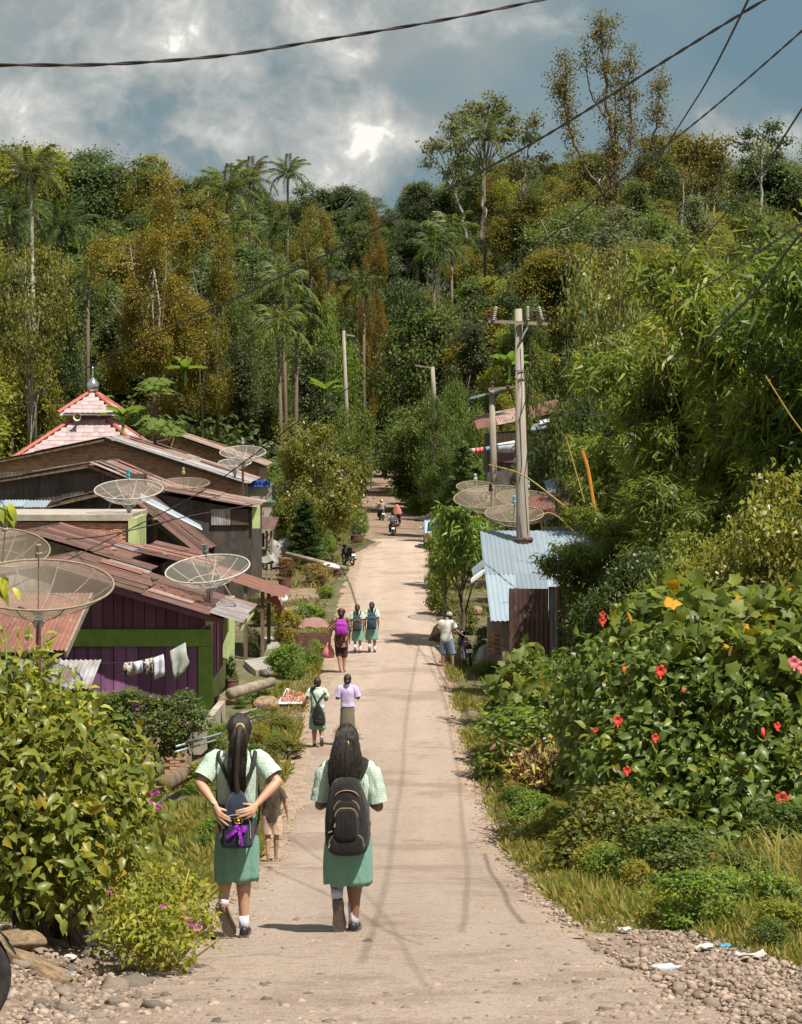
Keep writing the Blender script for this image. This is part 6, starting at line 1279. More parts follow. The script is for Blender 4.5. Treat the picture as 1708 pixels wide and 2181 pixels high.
# large leaved creeper over the top
t = root('creeper', 'creeper with large lobed leaves over the top of the hibiscus', 'creeper', (4.8, 26, gz(4.8, 26)))
lob = [(D(X, Y, d), (rx, .8, rz), n) for X, Y, d, rx, rz, n in ((1480, 1330, 26, .9, .38, 420), (1620, 1330, 25.5, .9, .42, 450), (1560, 1400, 24.6, .9, .4, 380), (1680, 1450, 23.6, .6, .6, 300), (1400, 1370, 26, .5, .3, 150), (1740, 1340, 25, .8, .5, 200), (1150, 1480, 38, .7, .5, 180), (1100, 1440, 39, .5, .4, 120))]
P, A, N = bushpts(rng, lob, 4, .14, .5, .7); L = rng.uniform(.15, .25, len(P)); near_leaves(t, None, None, 'leaf', 290, LEAF, [(.085, .115, .026), (.095, .12, .03), (.075, .105, .024), (.11, .13, .033), (.09, .115, .028), (.08, .11, .024), (.28, .17, .02)], LOBED, P, A, N, L, L*1.05, 8)
b = MB()
for c, r, n in lob[:6]:
    for k in range(4): b.tube(smooth_path([Vector(c)+Vector(rng.normal(size=3)*.3) for _ in range(3)], 4), .008, 5)
b.build('stems', M_['bark'], t); V, F = leafgeo(np.array([np.array(D(X, Y, 24.2)) for X, Y in ((1415, 1280), (1560, 1375), (1545, 1400), (1640, 1355))]), np.array([(1, -.2, -.1), (-.6, -.4, -.6), (.8, -.3, -.3), (.3, -.4, -.8)]), np.array([(0, -.6, 1.)]*4), .22, .22, LOBED); M_['yleaf'] = leafmat('yellow_leaf', [(.6, .25, .02), (.65, .3, .03)], .3, .6, .2, False); put('yellow_leaves', npmesh('yellow_leaves', V, F), M_['yleaf'], t, Matrix.Identity(4))
# yellow flowered shrubs behind
for lab, X, Y, d, w, h, tn in (('light green feathery shrub above the creeper', 1480, 1300, 31, 210, 190, (.15, .19, .04)), ('cream flowered shrub at the right edge', 1680, 1280, 30, 230, 300, (.19, .21, .05)), ('yellow green shrub between bamboo and creeper', 1600, 1290, 33, 230, 200, (.16, .2, .04)), ('dark shrub under the bamboo', 1380, 1350, 36, 260, 220, (.045, .075, .022)), ('shaded shrub behind the hibiscus', 1560, 1500, 28, 400, 260, (.05, .08, .024))):
    q = D(X, Y, d); zg = gz(q.x, d); H = q.z+h*d/4259-zg; tree('tall_shrub', lab, 'fine', (q.x, d, zg-.05), H, tuple(c*.8 for c in tn), max(.62, (w*d/4259/2)/(2.9*H/5.6)), cat='shrub', mat_=GLOSS)
rg = random.Random(88)
for i in range(34):
    y = 14.8+.7*i; zn = next(b for a, b in ((16.5, 'beside the litter'), (19, 'level with the girls\' feet'), (22, 'below the lowest hibiscus flower'), (25.5, 'level with the boy'), (29, 'below the dry leaf pile'), (33, 'beside the dry leaf pile'), (99, 'towards the boulder')) if y < a); x = float(er(y))+.35+abs(rg.gauss(0, .9)); H = rg.uniform(.18, .5)
    tree('weed', '%s %s weed tuft in the right verge grass, %s' % ('tall' if H > .34 else 'low', ('broad leaved', 'yellowish', 'dark green')[i % 3], zn), 'shrub', (x, y, gz(x, y)-.03), H, ((.09, .14, .03), (.14, .14, .03), (.055, .09, .024))[i % 3], rg.uniform(.9, 1.8), cat='weed', group='weeds in the right verge')
for i in range(26):
    y = 17+1.6*i; zn = next(b for a, b in ((21, 'beside the ponytail girl'), (27, 'level with the boy'), (34, 'behind the boy'), (42, 'near the sling bag girl'), (50, 'near the drying mat'), (99, 'beyond the metal crate')) if y < a); x = float(el(y))-.4-abs(rg.gauss(0, 1.0)); H = rg.uniform(.15, .5)
    tree('weed', '%s %s weed tuft on the left verge, %s' % ('tall' if H > .32 else 'low', ('broad leaved', 'yellowish', 'dark green')[i % 3], zn), 'shrub', (x, y, gz(x, y)-.03), H, ((.09, .14, .03), (.14, .14, .03), (.06, .1, .026))[i % 3], rg.uniform(.9, 1.8), cat='weed', group='weeds on the left verge')
for i in range(9):
    y = 11.6+.45*i; x = float(gedge(y))+.25+.28*(i % 4); H = .16+.07*(i % 3)
    tree('weed', '%s weed at the gravel edge, %s from the bottom right corner' % (('pale', 'dark', 'bright')[i % 3], ('first', 'second', 'third', 'fourth', 'fifth', 'sixth', 'seventh', 'eighth', 'ninth')[i]), 'shrub', (x, y, gz(x, y)-.03), H, ((.10, .14, .03), (.06, .09, .025), (.13, .15, .03))[i % 3], 1.4, cat='weed', group='weeds at the gravel edge')
# ---- dead leaf pile
t = root('dead_leaf_pile', 'heap of dry yellow and brown leaves and twigs on the right verge', 'leaf pile', hit(1165, 1700))
c = hit(1165, 1690); n = 560; P = np.array(c)+rng.normal(size=(n, 3))*np.array([.34, .3, .2])+np.array([0, .1, .38]); P[:, 2] = np.maximum(P[:, 2], c.z+.03)
V, F = leafgeo(P, rng.normal(size=P.shape), rng.normal(size=P.shape)+np.array([0, 0, .6]), rng.uniform(.1, .34, n), rng.uniform(.03, .1, n), OVATE); o = put('leaves', npmesh('leaves', V, F, True), leafmat('dead_leaf', [(.30, .17, .10), (.2, .11, .07), (.38, .28, .10), (.45, .38, .09), (.13, .07, .05)], .2, .8, .1, False), t, Matrix.Identity(4)); o['kind'] = 'stuff'
b = MB()
for k in range(60): q = c+Vector(rng.normal(size=3)*.3)+Vector((0, .1, .4)); b.tube([q, q+Vector(rng.normal(size=3)*.14), q+Vector(rng.normal(size=3)*.22)], .006, 4)
o = b.build('twigs', M_['bark'], t); o['kind'] = 'stuff'
# ---- grass
def grass(name, label, n, xf, yr, h, seed, dens=None):
    rng = np.random.default_rng(seed); y = yr[0]*(yr[1]/yr[0])**rng.random(n*2); u = rng.random(n*2); x = np.array([xf(a, b) for a, b in zip(y, u)]); nz = np.sin(x*2.1+y*.7)+np.sin(y*.83-x*1.3)+np.sin(x*.9+y*2.3)*.6
    k = nz > -.9+rng.normal(0, .5, n*2); x, y = x[k][:n], y[k][:n]; m = len(x); P = np.stack([x, y, G(x, y)-.01], 1)
    hh = h*rng.uniform(.4, 1.25, m)*(.7+.3*np.sin(x*1.7+y)); A = nrm(rng.normal(size=(m, 3))*.5+np.array([0, 0, 1])); N = rng.normal(size=(m, 3)); N[:, 2] *= .2
    V, F = leafgeo(P, A, N, hh, .010+.00035*y, T_([(0, .35, 0), (0, -.35, 0), (.55, -.4, .10), (1, 0, .38), (.55, .4, .10)], [(0, 1, 2, 4), (4, 2, 3, 3)])) if False else leafgeo(P, A, N, hh, .005+.0003*y, T_([(0, .4, 0), (0, -.4, 0), (.6, -.35, .12), (1, 0, .42)], [(0, 1, 2, 3)]))
    o = put(name, npmesh(name, V, F), GRASS); tag(o, label, 'grass', None, 'stuff')
grass('grass', 'yellow green grass along the right road edge', 34000, lambda y, u: er(y)+.02+u**1.3*1.9, (14.6, 60), .20, 1)
grass('grass', 'grass strip along the left road edge', 24000, lambda y, u: el(y)-.12-u**1.2*1.5, (17.5, 70), .22, 2)
grass('grass', 'sunlit grass bank beside the ponytail girl', 20000, lambda y, u: el(y)-.2-u*2.6, (14.8, 30), .27, 3)
grass('grass', 'rough grass under the right-hand weeds', 30000, lambda y, u: max(er(y)+.1, gedge(y)+.05)+u**1.2*2.6, (10.8, 24), .22, 4)
grass('grass', 'far grass on the verges near the road bend', 8000, lambda y, u: (el(y)-.6-u*2.4) if (u*977) % 1 < .5 else (er(y)+.2+u*3), (70, 165), .38, 5)
grass('grass', 'grass on the slope below the left bush and the log', 14000, lambda y, u: el(y)-1.4-u*4.2, (25, 46), .26, 6)
# tall arching grass at the right
t = root('grass_tussock', 'tall arching grass tussock at the lower right', 'grass', (3.2, 17, gz(3.2, 17))); P = []; V = []; F = []
for k in range(170):
    q = np.array([rng.uniform(2.75, 4.3), rng.uniform(15.6, 17.6), 0]); q[2] = gz(q[0], q[1]); a = rng.uniform(0, 6.28); Lh = rng.uniform(.45, 1.05); o_ = np.array([math.cos(a), math.sin(a), 0])*rng.uniform(.2, .65); s = np.array([-math.sin(a), math.cos(a), 0])*.008; n0 = len(V)
    for i in range(6): f = i/5; p = q+o_*f*f*Lh+np.array([0, 0, Lh*(f-.45*f**2.6)]); w = s*(1-f*.9); V += [p-w, p+w]
    F += [(n0+2*i, n0+2*i+1, n0+2*i+3, n0+2*i+2) for i in range(5)]
put('blades', npmesh('blades', np.array(V), np.array(F)), GRASS, t, Matrix.Identity(4))['kind'] = 'stuff'
# ================================================================ people
def skinmat(name, c):
    m, t, p, o = newmat(name); n = noise(t, 18, 3); lk(t, mixc(t, n, c, tuple(q*.8 for q in c)), p.inputs['Base Color']); p.inputs['Roughness'].default_value = .5
    p.inputs['Subsurface Weight'].default_value = .08; p.inputs['Subsurface Radius'].default_value = (.02, .008, .004); return m
SK1, SK2, SK3 = skinmat('skin_tan', (.52, .29, .19)), skinmat('skin_brown', (.27, .135, .085)), skinmat('skin_mid', (.40, .21, .135))
def fabric(name, c, c2=None, check=False, fold=14, rough=.9):
    m, t, p, o = newmat(name); tcx = nd(t, 'ShaderNodeTexCoord'); v = tcx.outputs['Object']; col_ = mixc(t, noise(t, 9, 4, vec=v), c, c2 or tuple(q*.86 for q in c))
    if check:
        sp = nd(t, 'ShaderNodeSeparateXYZ'); lk(t, v, sp.inputs[0])
        a = mth(t, 'LESS_THAN', mth(t, 'FRACT', mth(t, 'MULTIPLY', mth(t, 'ADD', sp.outputs[0], mth(t, 'MULTIPLY', sp.outputs[1], .7)), 52)), .36); b = mth(t, 'LESS_THAN', mth(t, 'FRACT', mth(t, 'MULTIPLY', sp.outputs[2], 52)), .36)
        col_ = mixc(t, mth(t, 'MULTIPLY', mth(t, 'ADD', a, b), .30), col_, check)
    lk(t, col_, p.inputs['Base Color']); p.inputs['Roughness'].default_value = rough; p.inputs['Specular IOR Level'].default_value = .15; p.inputs['Sheen Weight'].default_value = .15
    h = mth(t, 'ADD', noise(t, fold, 3, vec=v, stretch=(1, 1, .35)), mth(t, 'MULTIPLY', noise(t, 320, 2, vec=v), .12)); bumpn(t, p, h, .8, .06); return m
UNI = fabric('checked_shirt', (.60, .72, .62), None, (.25, .46, .36)); SKT = fabric('green_skirt', (.185, .37, .29), (.145, .30, .235), fold=8); SOCK = fabric('white_sock', (.74, .70, .80)); SHOE = plain('black_shoe', (.018, .016, .016), .5); SOLE = mat('grey_sole', (.17, .145, .12), (.11, .09, .075), 30, .9, bump=.8, bscale=70)
m, t_, p_, o_ = newmat('black_hair'); g_ = noise(t_, 60, 4, stretch=(6, 6, .5)); lk(t_, mixc(t_, g_, (.008, .006, .0055), (.045, .032, .026)), p_.inputs['Base Color']); p_.inputs['Roughness'].default_value = .42; p_.inputs['Specular IOR Level'].default_value = .5; bumpn(t_, p_, g_, .6, .01); HAIR = m
def V3(*a): return Vector(a)
def lin(a, b, f): return Vector(a).lerp(Vector(b), f)
def hand(b, wr, kn, tips, thumb, r=.0085, back=(0, -1, 0)):
    """palm from wrist to four knuckles, four bent fingers and a thumb; all closed tubes for the voxel remesh"""
    wr = Vector(wr); kc = sum((Vector(k) for k in kn), Vector())/4
    for k in kn: b.tube([wr, lin(wr, k, .5), Vector(k)], [.019, .017, .012], 8)
    for i, (k, tp) in enumerate(zip(kn, tips)):
        k = Vector(k); tp = Vector(tp); m1 = lin(k, tp, .38)+Vector(back)*.010; m2 = lin(k, tp, .72)+Vector(back)*.008; rr = r*(1.06, 1.1, 1.02, .88)[i]
        b.tube([k, m1, m2, tp], [rr*1.15, rr, rr*.92, rr*.72], 8); b.ell(tp, (rr*.75,)*3, 8, 6)
    tb = [Vector(q) for q in thumb]; b.tube([lin(wr, kc, .25)]+tb, [.015, .0125, .0095], 8); b.ell(tb[-1], (.0095,)*3, 8, 6)
def simplehand(b, wr, dr, side, curl=.4):
    wr = Vector(wr); dr = Vector(dr).normalized(); sx = Vector((0, 1, 0)); kn = [wr+dr*.075+sx*((i-1.5)*.018) for i in range(4)]; inn = Vector((-side, 0, 0))
    tips = [k+dr*L*(1-curl*.4)+inn*L*curl for k, L in zip(kn, (.07, .078, .072, .056))]
    hand(b, wr, kn, tips, [wr+dr*.05+sx*.04+inn*.015, wr+dr*.085+sx*.045+inn*.02], back=-inn)
def shoe(t, heel, toe, up, w=.042, m=None, name='shoe', sole=None):
    h = Vector(heel); f = Vector(toe)-h; L = f.length; y = f.normalized(); x = y.cross(Vector(up)).normalized(); z = x.cross(y); B = Matrix((x, y, z)).transposed(); P = lambda a, b_, c: h+B @ Vector((a, b_, c))
    prof = [(0, .55), (.04, .8), (.15, .86), (.35, .80), (.55, .92), (.72, 1.04), (.88, .86), (.97, .5), (1, .15)]
    s = MB(); rows = [(-.0, .93), (-.004, 1.0), (.022, 1.0)]; vs = []; n = len(prof)
    for zz, sc in rows:
        for f_, ww in prof: vs.append(P(ww*w*sc, f_*L, zz))
        for f_, ww in reversed(prof): vs.append(P(-ww*w*sc, f_*L, zz))
    N = 2*n; fs = [(r*N+i, r*N+(i+1) % N, (r+1)*N+(i+1) % N, (r+1)*N+i) for r in range(2) for i in range(N)]+[tuple(range(N-1, -1, -1)), tuple(range(2*N, 3*N))]; s.add(vs, fs)
    u = MB(); ups = [(.0, .4, .05), (.04, .74, .075), (.2, .82, .082), (.38, .78, .07), (.6, .9, .055), (.8, .88, .042), (.94, .6, .032), (1, .2, .024)]; vs = []; k = 12
    for f_, ww, hh in ups:
        for i in range(k): a = math.pi*i/(k-1); vs.append(P(math.cos(a)*ww*w, f_*L, .018+math.sin(a)**.7*(hh-.018)))
    u.add(vs, [(j*k+i, j*k+i+1, (j+1)*k+i+1, (j+1)*k+i) for j in range(len(ups)-1) for i in range(k-1)]+[tuple(range(k)), tuple((len(ups)-1)*k+i for i in range(k-1, -1, -1))])
    o = u.build(name, m or SHOE, t, True, True); s.build('sole', sole or SOLE, o, False, True); return o
DEF = dict(shL=(-.155, 0, 1.255), shR=(.155, 0, 1.255), elL=(-.20, -.02, 1.0), elR=(.20, -.02, 1.0), wrL=(-.20, .06, .78), wrR=(.20, .06, .78), hpL=(-.078, 0, .80), hpR=(.078, 0, .80), knL=(-.08, .05, .44), knR=(.08, .03, .44), anL=(-.085, -.05, .085), anR=(.08, 0, .085), head=(0, .015, 1.435))
TORSO = [(.72, .12, .09, 0), (.80, .142, .10, 0), (.88, .135, .095, 0), (.96, .116, .082, 0), (1.06, .125, .088, 0), (1.16, .142, .096, 0), (1.23, .142, .088, 0), (1.28, .105, .066, 0), (1.31, .06, .052, 0)]
def bodymesh(t, J, skin, vox=.007, hands=True, feet='none', hs=1.0, arm=1.0, leg=1.0, hfun=None):
    b = MB(); b.loft([(0, y, z, rx, ry) for z, rx, ry, y in TORSO], 20, (True, True)); hd = Vector(J['head'])
    b.tube([(0, 0, 1.27), (0, .005, 1.34), hd-V3(0, .01, .03)], [.055, .048, .05], 12)
    b.ell(hd, (.072*hs, .09*hs, .108*hs), 20, 14); b.ell(hd+V3(0, .035, -.05)*hs, (.052*hs, .055*hs, .058*hs), 14, 10); b.ell(hd+V3(0, .098, -.015)*hs, (.011, .016, .02), 8, 6)
    for s in (-1, 1): b.ell(hd+V3(s*.073, -.005, -.012)*hs, (.009, .022, .032), 8, 8); b.ell(hd+V3(s*.03, .082, .008)*hs, (.012, .008, .007), 8, 6)
    for S_ in 'LR':
        sd_ = -1 if S_ == 'L' else 1; a, e, w = [Vector(J[k+S_]) for k in ('sh', 'el', 'wr')]
        b.tube([a+V3(-sd_*.03, 0, .0), a, lin(a, e, .5), e], [.05*arm, .048*arm, .043*arm, .035*arm], 12); b.ell(e, (.036*arm,)*3, 12, 8); b.tube([e, lin(e, w, .3), lin(e, w, .75), w], [.035*arm, .037*arm, .027*arm, .022*arm], 12); b.ell(a, (.052*arm,)*3, 12, 8)
        h, k, n = [Vector(J[q+S_]) for q in ('hp', 'kn', 'an')]
        b.tube([h, lin(h, k, .4), k], [.085*leg, .072*leg, .052*leg], 14); b.ell(k, (.051*leg,)*3, 12, 8); bk = V3(0, -.012, 0); b.tube([k, lin(k, n, .28)+bk, lin(k, n, .55)+bk*.6, n], [.050*leg, .055*leg, .042*leg, .031*leg], 14); b.ell(n, (.031, .033, .033), 10, 8)
        if hands and not hfun: simplehand(b, w, (w-e)*1.0+V3(0, 0, -.02), sd_)
        ft = Vector(J.get('to'+S_, n+V3(0, .17, -.07))); 
        if feet == 'bare':
            he = n+V3(0, -.025, -.055); b.tube([n, n+V3(0, .01, -.045)], [.03, .033], 10); b.tube([he, lin(he, ft, .4)+V3(0, 0, .012), lin(he, ft, .75), ft], [.028, .03, .032, .016], 10)
            for q in range(5): c = ft+V3((q-2)*.014*1.0, -.005*abs(q-1), -.004); b.ell(c, (.0085, .018, .008), 8, 6)
        else: b.tube([n, lin(n, ft, .6)], [.03, .02], 8)
    if hfun: hfun(b)
    o = b.build('body', skin, t, True, True); m = o.modifiers.new('remesh', 'REMESH'); m.mode = 'VOXEL'; m.voxel_size = vox; m.use_smooth_shade = True; s = o.modifiers.new('smooth', 'SMOOTH'); s.iterations = 4; s.factor = .5; return o
def wr_fn(seed, amp=.03, n=5):
    rg = random.Random(seed); ph = [(rg.uniform(1, 5), rg.uniform(0, 6.3), rg.uniform(2, 9)) for _ in range(n)]
    return lambda a, t: 1+amp*sum(math.sin(round(k)*a+p+q*t) for k, p, q in ph)/n*1.6
def shirt(t, J, m, z0=.90, sl=.62, grow=1.12, flare=0, name='shirt', collar=True, seed=1, sw=(.066, .078), rings=3):
    b = MB(); secs = []; zs = np.linspace(z0, 1.285, 16)
    for z in zs:
        rx = np.interp(z, [q[0] for q in TORSO], [q[1] for q in TORSO]); ry = np.interp(z, [q[0] for q in TORSO], [q[2] for q in TORSO]); k = grow+.10*max(0, 1-abs(z-1.0)/.12)*.8+flare*max(0, (1.1-z))
        secs.append((0, 0, z, rx*k, ry*(k+.06)))
    secs += [(0, .0, 1.305, .092, .070), (0, .002, 1.325, .062, .060)]
    b.loft(secs, 36, (False, False), wr_fn(seed, .035))
    if collar: b.loft([(0, 0, 1.300, .075, .066), (0, .002, 1.345, .064, .062), (0, .002, 1.35, .070, .068), (0, -.004, 1.312, .088, .078)], 28)
    for S_ in 'LR':
        sd_ = -1 if S_ == 'L' else 1; a, e, w = [Vector(J[k+S_]) for k in ('sh', 'el', 'wr')]; P = [a+V3(-sd_*.055, 0, .005), a+V3(-sd_*.02, 0, .012)]; rr = [.058, .062]; rg = random.Random(seed+sd_)
        if sl <= 1:
            for f in np.linspace(.08, sl, 9): P.append(lin(a, e, f)); rr.append(sw[0]+(sw[1]-sw[0])*f/max(sl, .01)+rg.uniform(-.003, .004))
        else:
            for f in np.linspace(.08, 1, 8): P.append(lin(a, e, f)); rr.append(.06-.008*f)
            for f in np.linspace(.15, sl-1, 6): P.append(lin(e, w, f)); rr.append(.05-.012*f)
        b.tube(P, rr, 18, False)
    o = b.build(name, m, t, True, True); return o
def skirt(t, m, z0, z1, top, hem, seed=2, cx=(0, 0), cy=(0, 0), folds=.05, name='skirt'):
    rg = random.Random(seed); ph = [(k, rg.uniform(0, 6.3), rg.uniform(.4, 1)) for k in (3, 5, 7, 9, 13)]
    def fn(a, tt): return 1+folds*(1-tt)**.8*sum(w*math.sin(k*a+p+1.2*tt) for k, p, w in ph)/2.2
    n = 15; secs = []
    for i in range(n):
        f = i/(n-1); q = 1-f; bulge = .012*math.sin(min(1, f*1.3)*math.pi); secs.append((cx[0]*q+cx[1]*f, cy[0]*q+cy[1]*f, z0+(z1-z0)*f, hem[0]*q+top[0]*f+bulge, hem[1]*q+top[1]*f+bulge))
    b = MB().loft(secs, 56, (False, False), fn)
    for i in range(56):   # uneven hem
        x, y, z = b.v[i]; b.v[i] = (x, y, z+.008*math.sin(i*.6+seed)+.006*math.sin(i*1.7))
    o = b.build(name, m, t, True, True); s = o.modifiers.new('s', 'SOLIDIFY'); s.thickness = .006; return o
def strands(b, rng, paths, r=.0022):
    for P in paths: b.tube(P, [r*.6]+[r]*(len(P)-2)+[r*.3], 3)
def haircap(b, hd, s=1.0, back=.0):
    hd = Vector(hd); b.ell(hd+V3(0, -.014, .018)*s, (.084*s, .099*s, .105*s), 26, 16); b.ell(hd+V3(0, -.04-back, -.035)*s, (.076*s, .062*s, .075*s), 20, 12)
def ponytail(b, rng, a, path, w, n=120):
    pa = [Vector(p) for p in path]; sp = smooth_path(pa, 4); m = len(sp)
    pf = lambda f: .30+.90*min(1, f*2.6)**.8-.35*max(0, f-.6)
    b.tube(sp, [(w*pf(i/(m-1))*.92, w*.5) for i in range(m)], 12)
    for k in range(n):
        an = rng.uniform(0, 6.28); q = rng.uniform(.7, 1.12); e = rng.uniform(.75, 1.06); P = []
        for i in range(0, m, 3):
            f = i/(m-1); 
            if f > e: break
            ww = w*pf(f)*q; P.append(sp[i]+V3(math.cos(an)*ww+rng.normal()*.002, math.sin(an)*ww*.55, 0))
        if len(P) > 2: b.tube(P, [.0022]*(len(P)-1)+[.0008], 3)
# ---- girl with the ponytail
def place(X, Y, base_d=None):
    d = np.arange(8, 170, .02); x = (X-854)*d/4259; g = np.where((x > el(d)) & (x < er(d)), zr(d)+.03, G(x, d)); i = int(np.argmax((894.5-Y)*d/4259 < g)); return Vector((float(x[i]), float(d[i]), float(g[i])))
q = place(506, 1994); s1 = q.y/14.38; g1 = root('person', 'schoolgirl with long straight ponytail holding a small bag behind her back', 'person', q, 0, 'schoolgirls in green uniform', s1)
J = dict(DEF); J.update(shL=(-.165, 0, 1.275), shR=(.165, 0, 1.275), elL=(-.262, -.09, 1.115), elR=(.292, -.09, 1.125), wrL=(-.140, -.215, .985), wrR=(.148, -.215, .985), head=(.012, .015, 1.475), hpL=(-.08, 0, .80), hpR=(.075, 0, .80), knL=(-.088, .03, .46), knR=(.042, .03, .46), anL=(-.090, -.12, .255), anR=(.045, 0, .10), toL=(-.045, -.05, .05), toR=(.05, .16, .03))
dz = .040
def h1(b):
    L = lambda x, z, y=-.30: (x, y, z+dz)
    hand(b, J['wrL'], [L(-.102, .905, -.275), L(-.108, .886, -.28), L(-.112, .868, -.278), L(-.118, .850, -.27)], [L(-.030, .868), L(-.024, .846), L(-.040, .816), L(-.070, .790, -.285)], [L(-.085, .915, -.24), L(-.055, .905, -.235)], .0092)
    hand(b, J['wrR'], [L(.112, .938, -.275), L(.120, .921, -.28), L(.126, .903, -.278), L(.130, .885, -.27)], [L(.012, .918), L(.012, .899), L(.028, .874), L(.05, .852, -.285)], [L(.10, .952, -.24), L(.06, .955, -.235)], .0092)
bodymesh(g1, J, SK1, .0052, hfun=h1)
shirt(g1, J, UNI, .93, .78, 1.15, seed=3, sw=(.068, .074)); skirt(g1, SKT, .405, .965, (.135, .10), (.158, .115), 3, (-.012, 0), folds=.055)
MB().torus(V3(0, 0, .95), .137, .014, 'z', 30, 6).build('waistband', SHOE, g1, True, True)
shoe(g1, (-.115, -.145, .262), (-.032, -.075, .012), (0, 1, .28), .050); shoe(g1, (.047, -.06, .0), (.052, .17, .0), (0, 0, 1), .041)
MB().tube([(.045, 0, .06), (.045, .0, .10), (.045, .0, .152)], [.037, .036, .036], 14).build('sock', SOCK, g1, True, True); MB().tube([(-.094, -.115, .25), (-.09, -.10, .285)], [.037, .039], 14).build('sock', SOCK, g1, True, True)
rng = np.random.default_rng(4); b = MB(); haircap(b, J['head'], 1.07); pp = [(.026, -.085, 1.53), (.03, -.135, 1.515), (.022, -.165, 1.42), (.012, -.165, 1.30), (.006, -.16, 1.18), (.012, -.16, 1.10), (.015, -.155, 1.055)]; ponytail(b, rng, 0, pp, .052, 170)
for k in range(26): a = rng.uniform(-.07, .08); P = [(a*.4+.01, -.16, 1.2), (a, -.165, 1.12), (a*1.1+rng.normal()*.01, -.16, 1.05+rng.uniform(-.03, .03))]; b.tube(P, [.003, .0022, .0008], 3)

for k in range(60):
    a0 = rng.uniform(0, math.pi); h0 = Vector(J['head']); e = V3(math.cos(a0)*.098, -.03-.05*rng.random(), .018+math.sin(a0)*.115); p0 = h0+e*.9; b.tube([p0, h0+e*1.03+Vector(rng.normal(size=3)*.004), h0+e*1.06+Vector(rng.normal(size=3)*.012)], [.0009, .0008, .0003], 3)
for k in range(34):
    sx = rng.normal()*.05; b.tube([(.015+sx*.5, -.19, 1.32), (.012+sx, -.195, 1.18), (.012+sx*1.25+rng.normal()*.01, -.185, 1.06+rng.uniform(-.06, .05))], [.0012, .0011, .0004], 3)
hr = b.build('hair', HAIR, g1, True, True); hr['label'] = 'long straight black ponytail'
MB().torus(V3(.029, -.135, 1.522), .021, .011, 'y', 14, 7).build('hair_tie', plain('yellow_tie', (.75, .45, .08), .6), g1, True, True)
MB().torus(V3(-.150, -.205, .997), .026, .007, 'z', 18, 6, Matrix.Rotation(.6, 3, 'Y')).build('bracelet', M_['cap'], g1, True, True); MB().torus(V3(-.078, -.29, .888+dz), .0105, .0022, 'x', 12, 5).build('ring', M_['silver'], g1, True, True)
def rslab(b, pts, y0, y1, bev=.012):
    """rounded panel standing in x-z, from y0 (back) to y1 (front, nearer the camera)"""
    n = len(pts); c = Vector((sum(p[0] for p in pts)/n, 0, sum(p[1] for p in pts)/n)); vs = []
    for yy, k in ((y0, 0), (y1+bev, 0), (y1+bev*.3, .35), (y1, 1)):
        for x, z in pts: d = c-Vector((x, 0, z)); d = d.normalized()*bev*k; vs.append((x+d.x, yy, z+d.z))
    b.add(vs, [(r*n+i, r*n+(i+1) % n, (r+1)*n+(i+1) % n, (r+1)*n+i) for r in range(3) for i in range(n)]+[tuple(3*n+i for i in range(n))]); return b
def rrect(x0, x1, z0, z1, r, tx=1.0, k=5):
    """rounded rectangle outline; tx narrows the top"""
    cx = (x0+x1)/2; out = []
    for (ax, az, a0) in ((x1-r, z1-r, 0), (x0+r, z1-r, 90), (x0+r, z0+r, 180), (x1-r, z0+r, 270)):
        for i in range(k): a = R(a0+90*i/(k-1)); x = ax+r*math.cos(a); z = az+r*math.sin(a); f = (z-z0)/(z1-z0); out.append((cx+(x-cx)*(1+(tx-1)*f), z))
    return out
def strap(t, P, w=.032, th=.012, m=None, nm='strap'):
    P = smooth_path(P, 5); return MB().tube(P, [(w/2, th/2)]*len(P), 8).build(nm, m, t, True, True)
NAVY = fabric('navy_cloth', (.017, .022, .042), (.026, .034, .058), fold=10, rough=.7); GOLD = plain('gold', (.75, .5, .15), .3, 1); PUR = plain('purple_ribbon', (.33, .03, .55), .35); BLK = fabric('black_cloth', (.011, .010, .010), (.020, .018, .017), fold=9, rough=.75); DKB = plain('dark_strap', (.02, .018, .018), .8)
bg1 = root('small_bag', 'small navy backpack with purple ribbon held by the ponytail girl', 'bag', q, 0, 'school bags', s1)
b = MB(); cx = .012; b.loft([(cx, -.20+o_, z+dz, hw, dp) for z, hw, dp, o_ in ((.640, .085, .03, 0), (.648, .108, .055, 0), (.68, .116, .068, 0), (.76, .118, .075, 0), (.83, .114, .075, 0), (.87, .106, .07, 0), (.885, .098, .062, 0), (.92, .086, .058, .005), (.955, .080, .054, .01), (.99, .062, .044, .02), (1.02, .046, .036, .03), (1.04, .03, .026, .035))], 32, (True, True), wr_fn(5, .02), 3.0); b.build('bag_body', NAVY, bg1, True, True)
b = MB(); rslab(b, rrect(cx-.092, cx+.092, .655+dz, .815+dz, .03, .92), -.25, -.292, .014); b.build('pocket', NAVY, bg1, True, True)
zp = [(cx+math.cos(R(a))*.098, -.268, .83+dz+math.sin(R(a))*.055) for a in range(0, 181, 15)]; MB().tube([(cx+.1, -.262, .72+dz)]+zp+[(cx-.105, -.255, .72+dz)], .0028, 6).build('zip', M_['rim'], bg1, False, True)
for x, z in ((-.098, .745), (.036, .70)): MB().box((x, -.296, z+dz), (.008, .004, .036), Matrix.Rotation(.4 if x < 0 else 0, 3, 'Y')).build('zip_pull', M_['chrome'], bg1, False, True)
em = MB(); 
for s in (-1, 1): em.torus((.030+s*.010, -.300, .850+dz), .019, .0032, 'y', 22, 6)
em.box((.030, -.300, .850+dz), (.03, .004, .005)); em.box((.030, -.300, .850+dz), (.005, .004, .022)); em.build('emblem', GOLD, bg1, True, True)
rb = MB(); c = V3(.034, -.302, .792+dz)
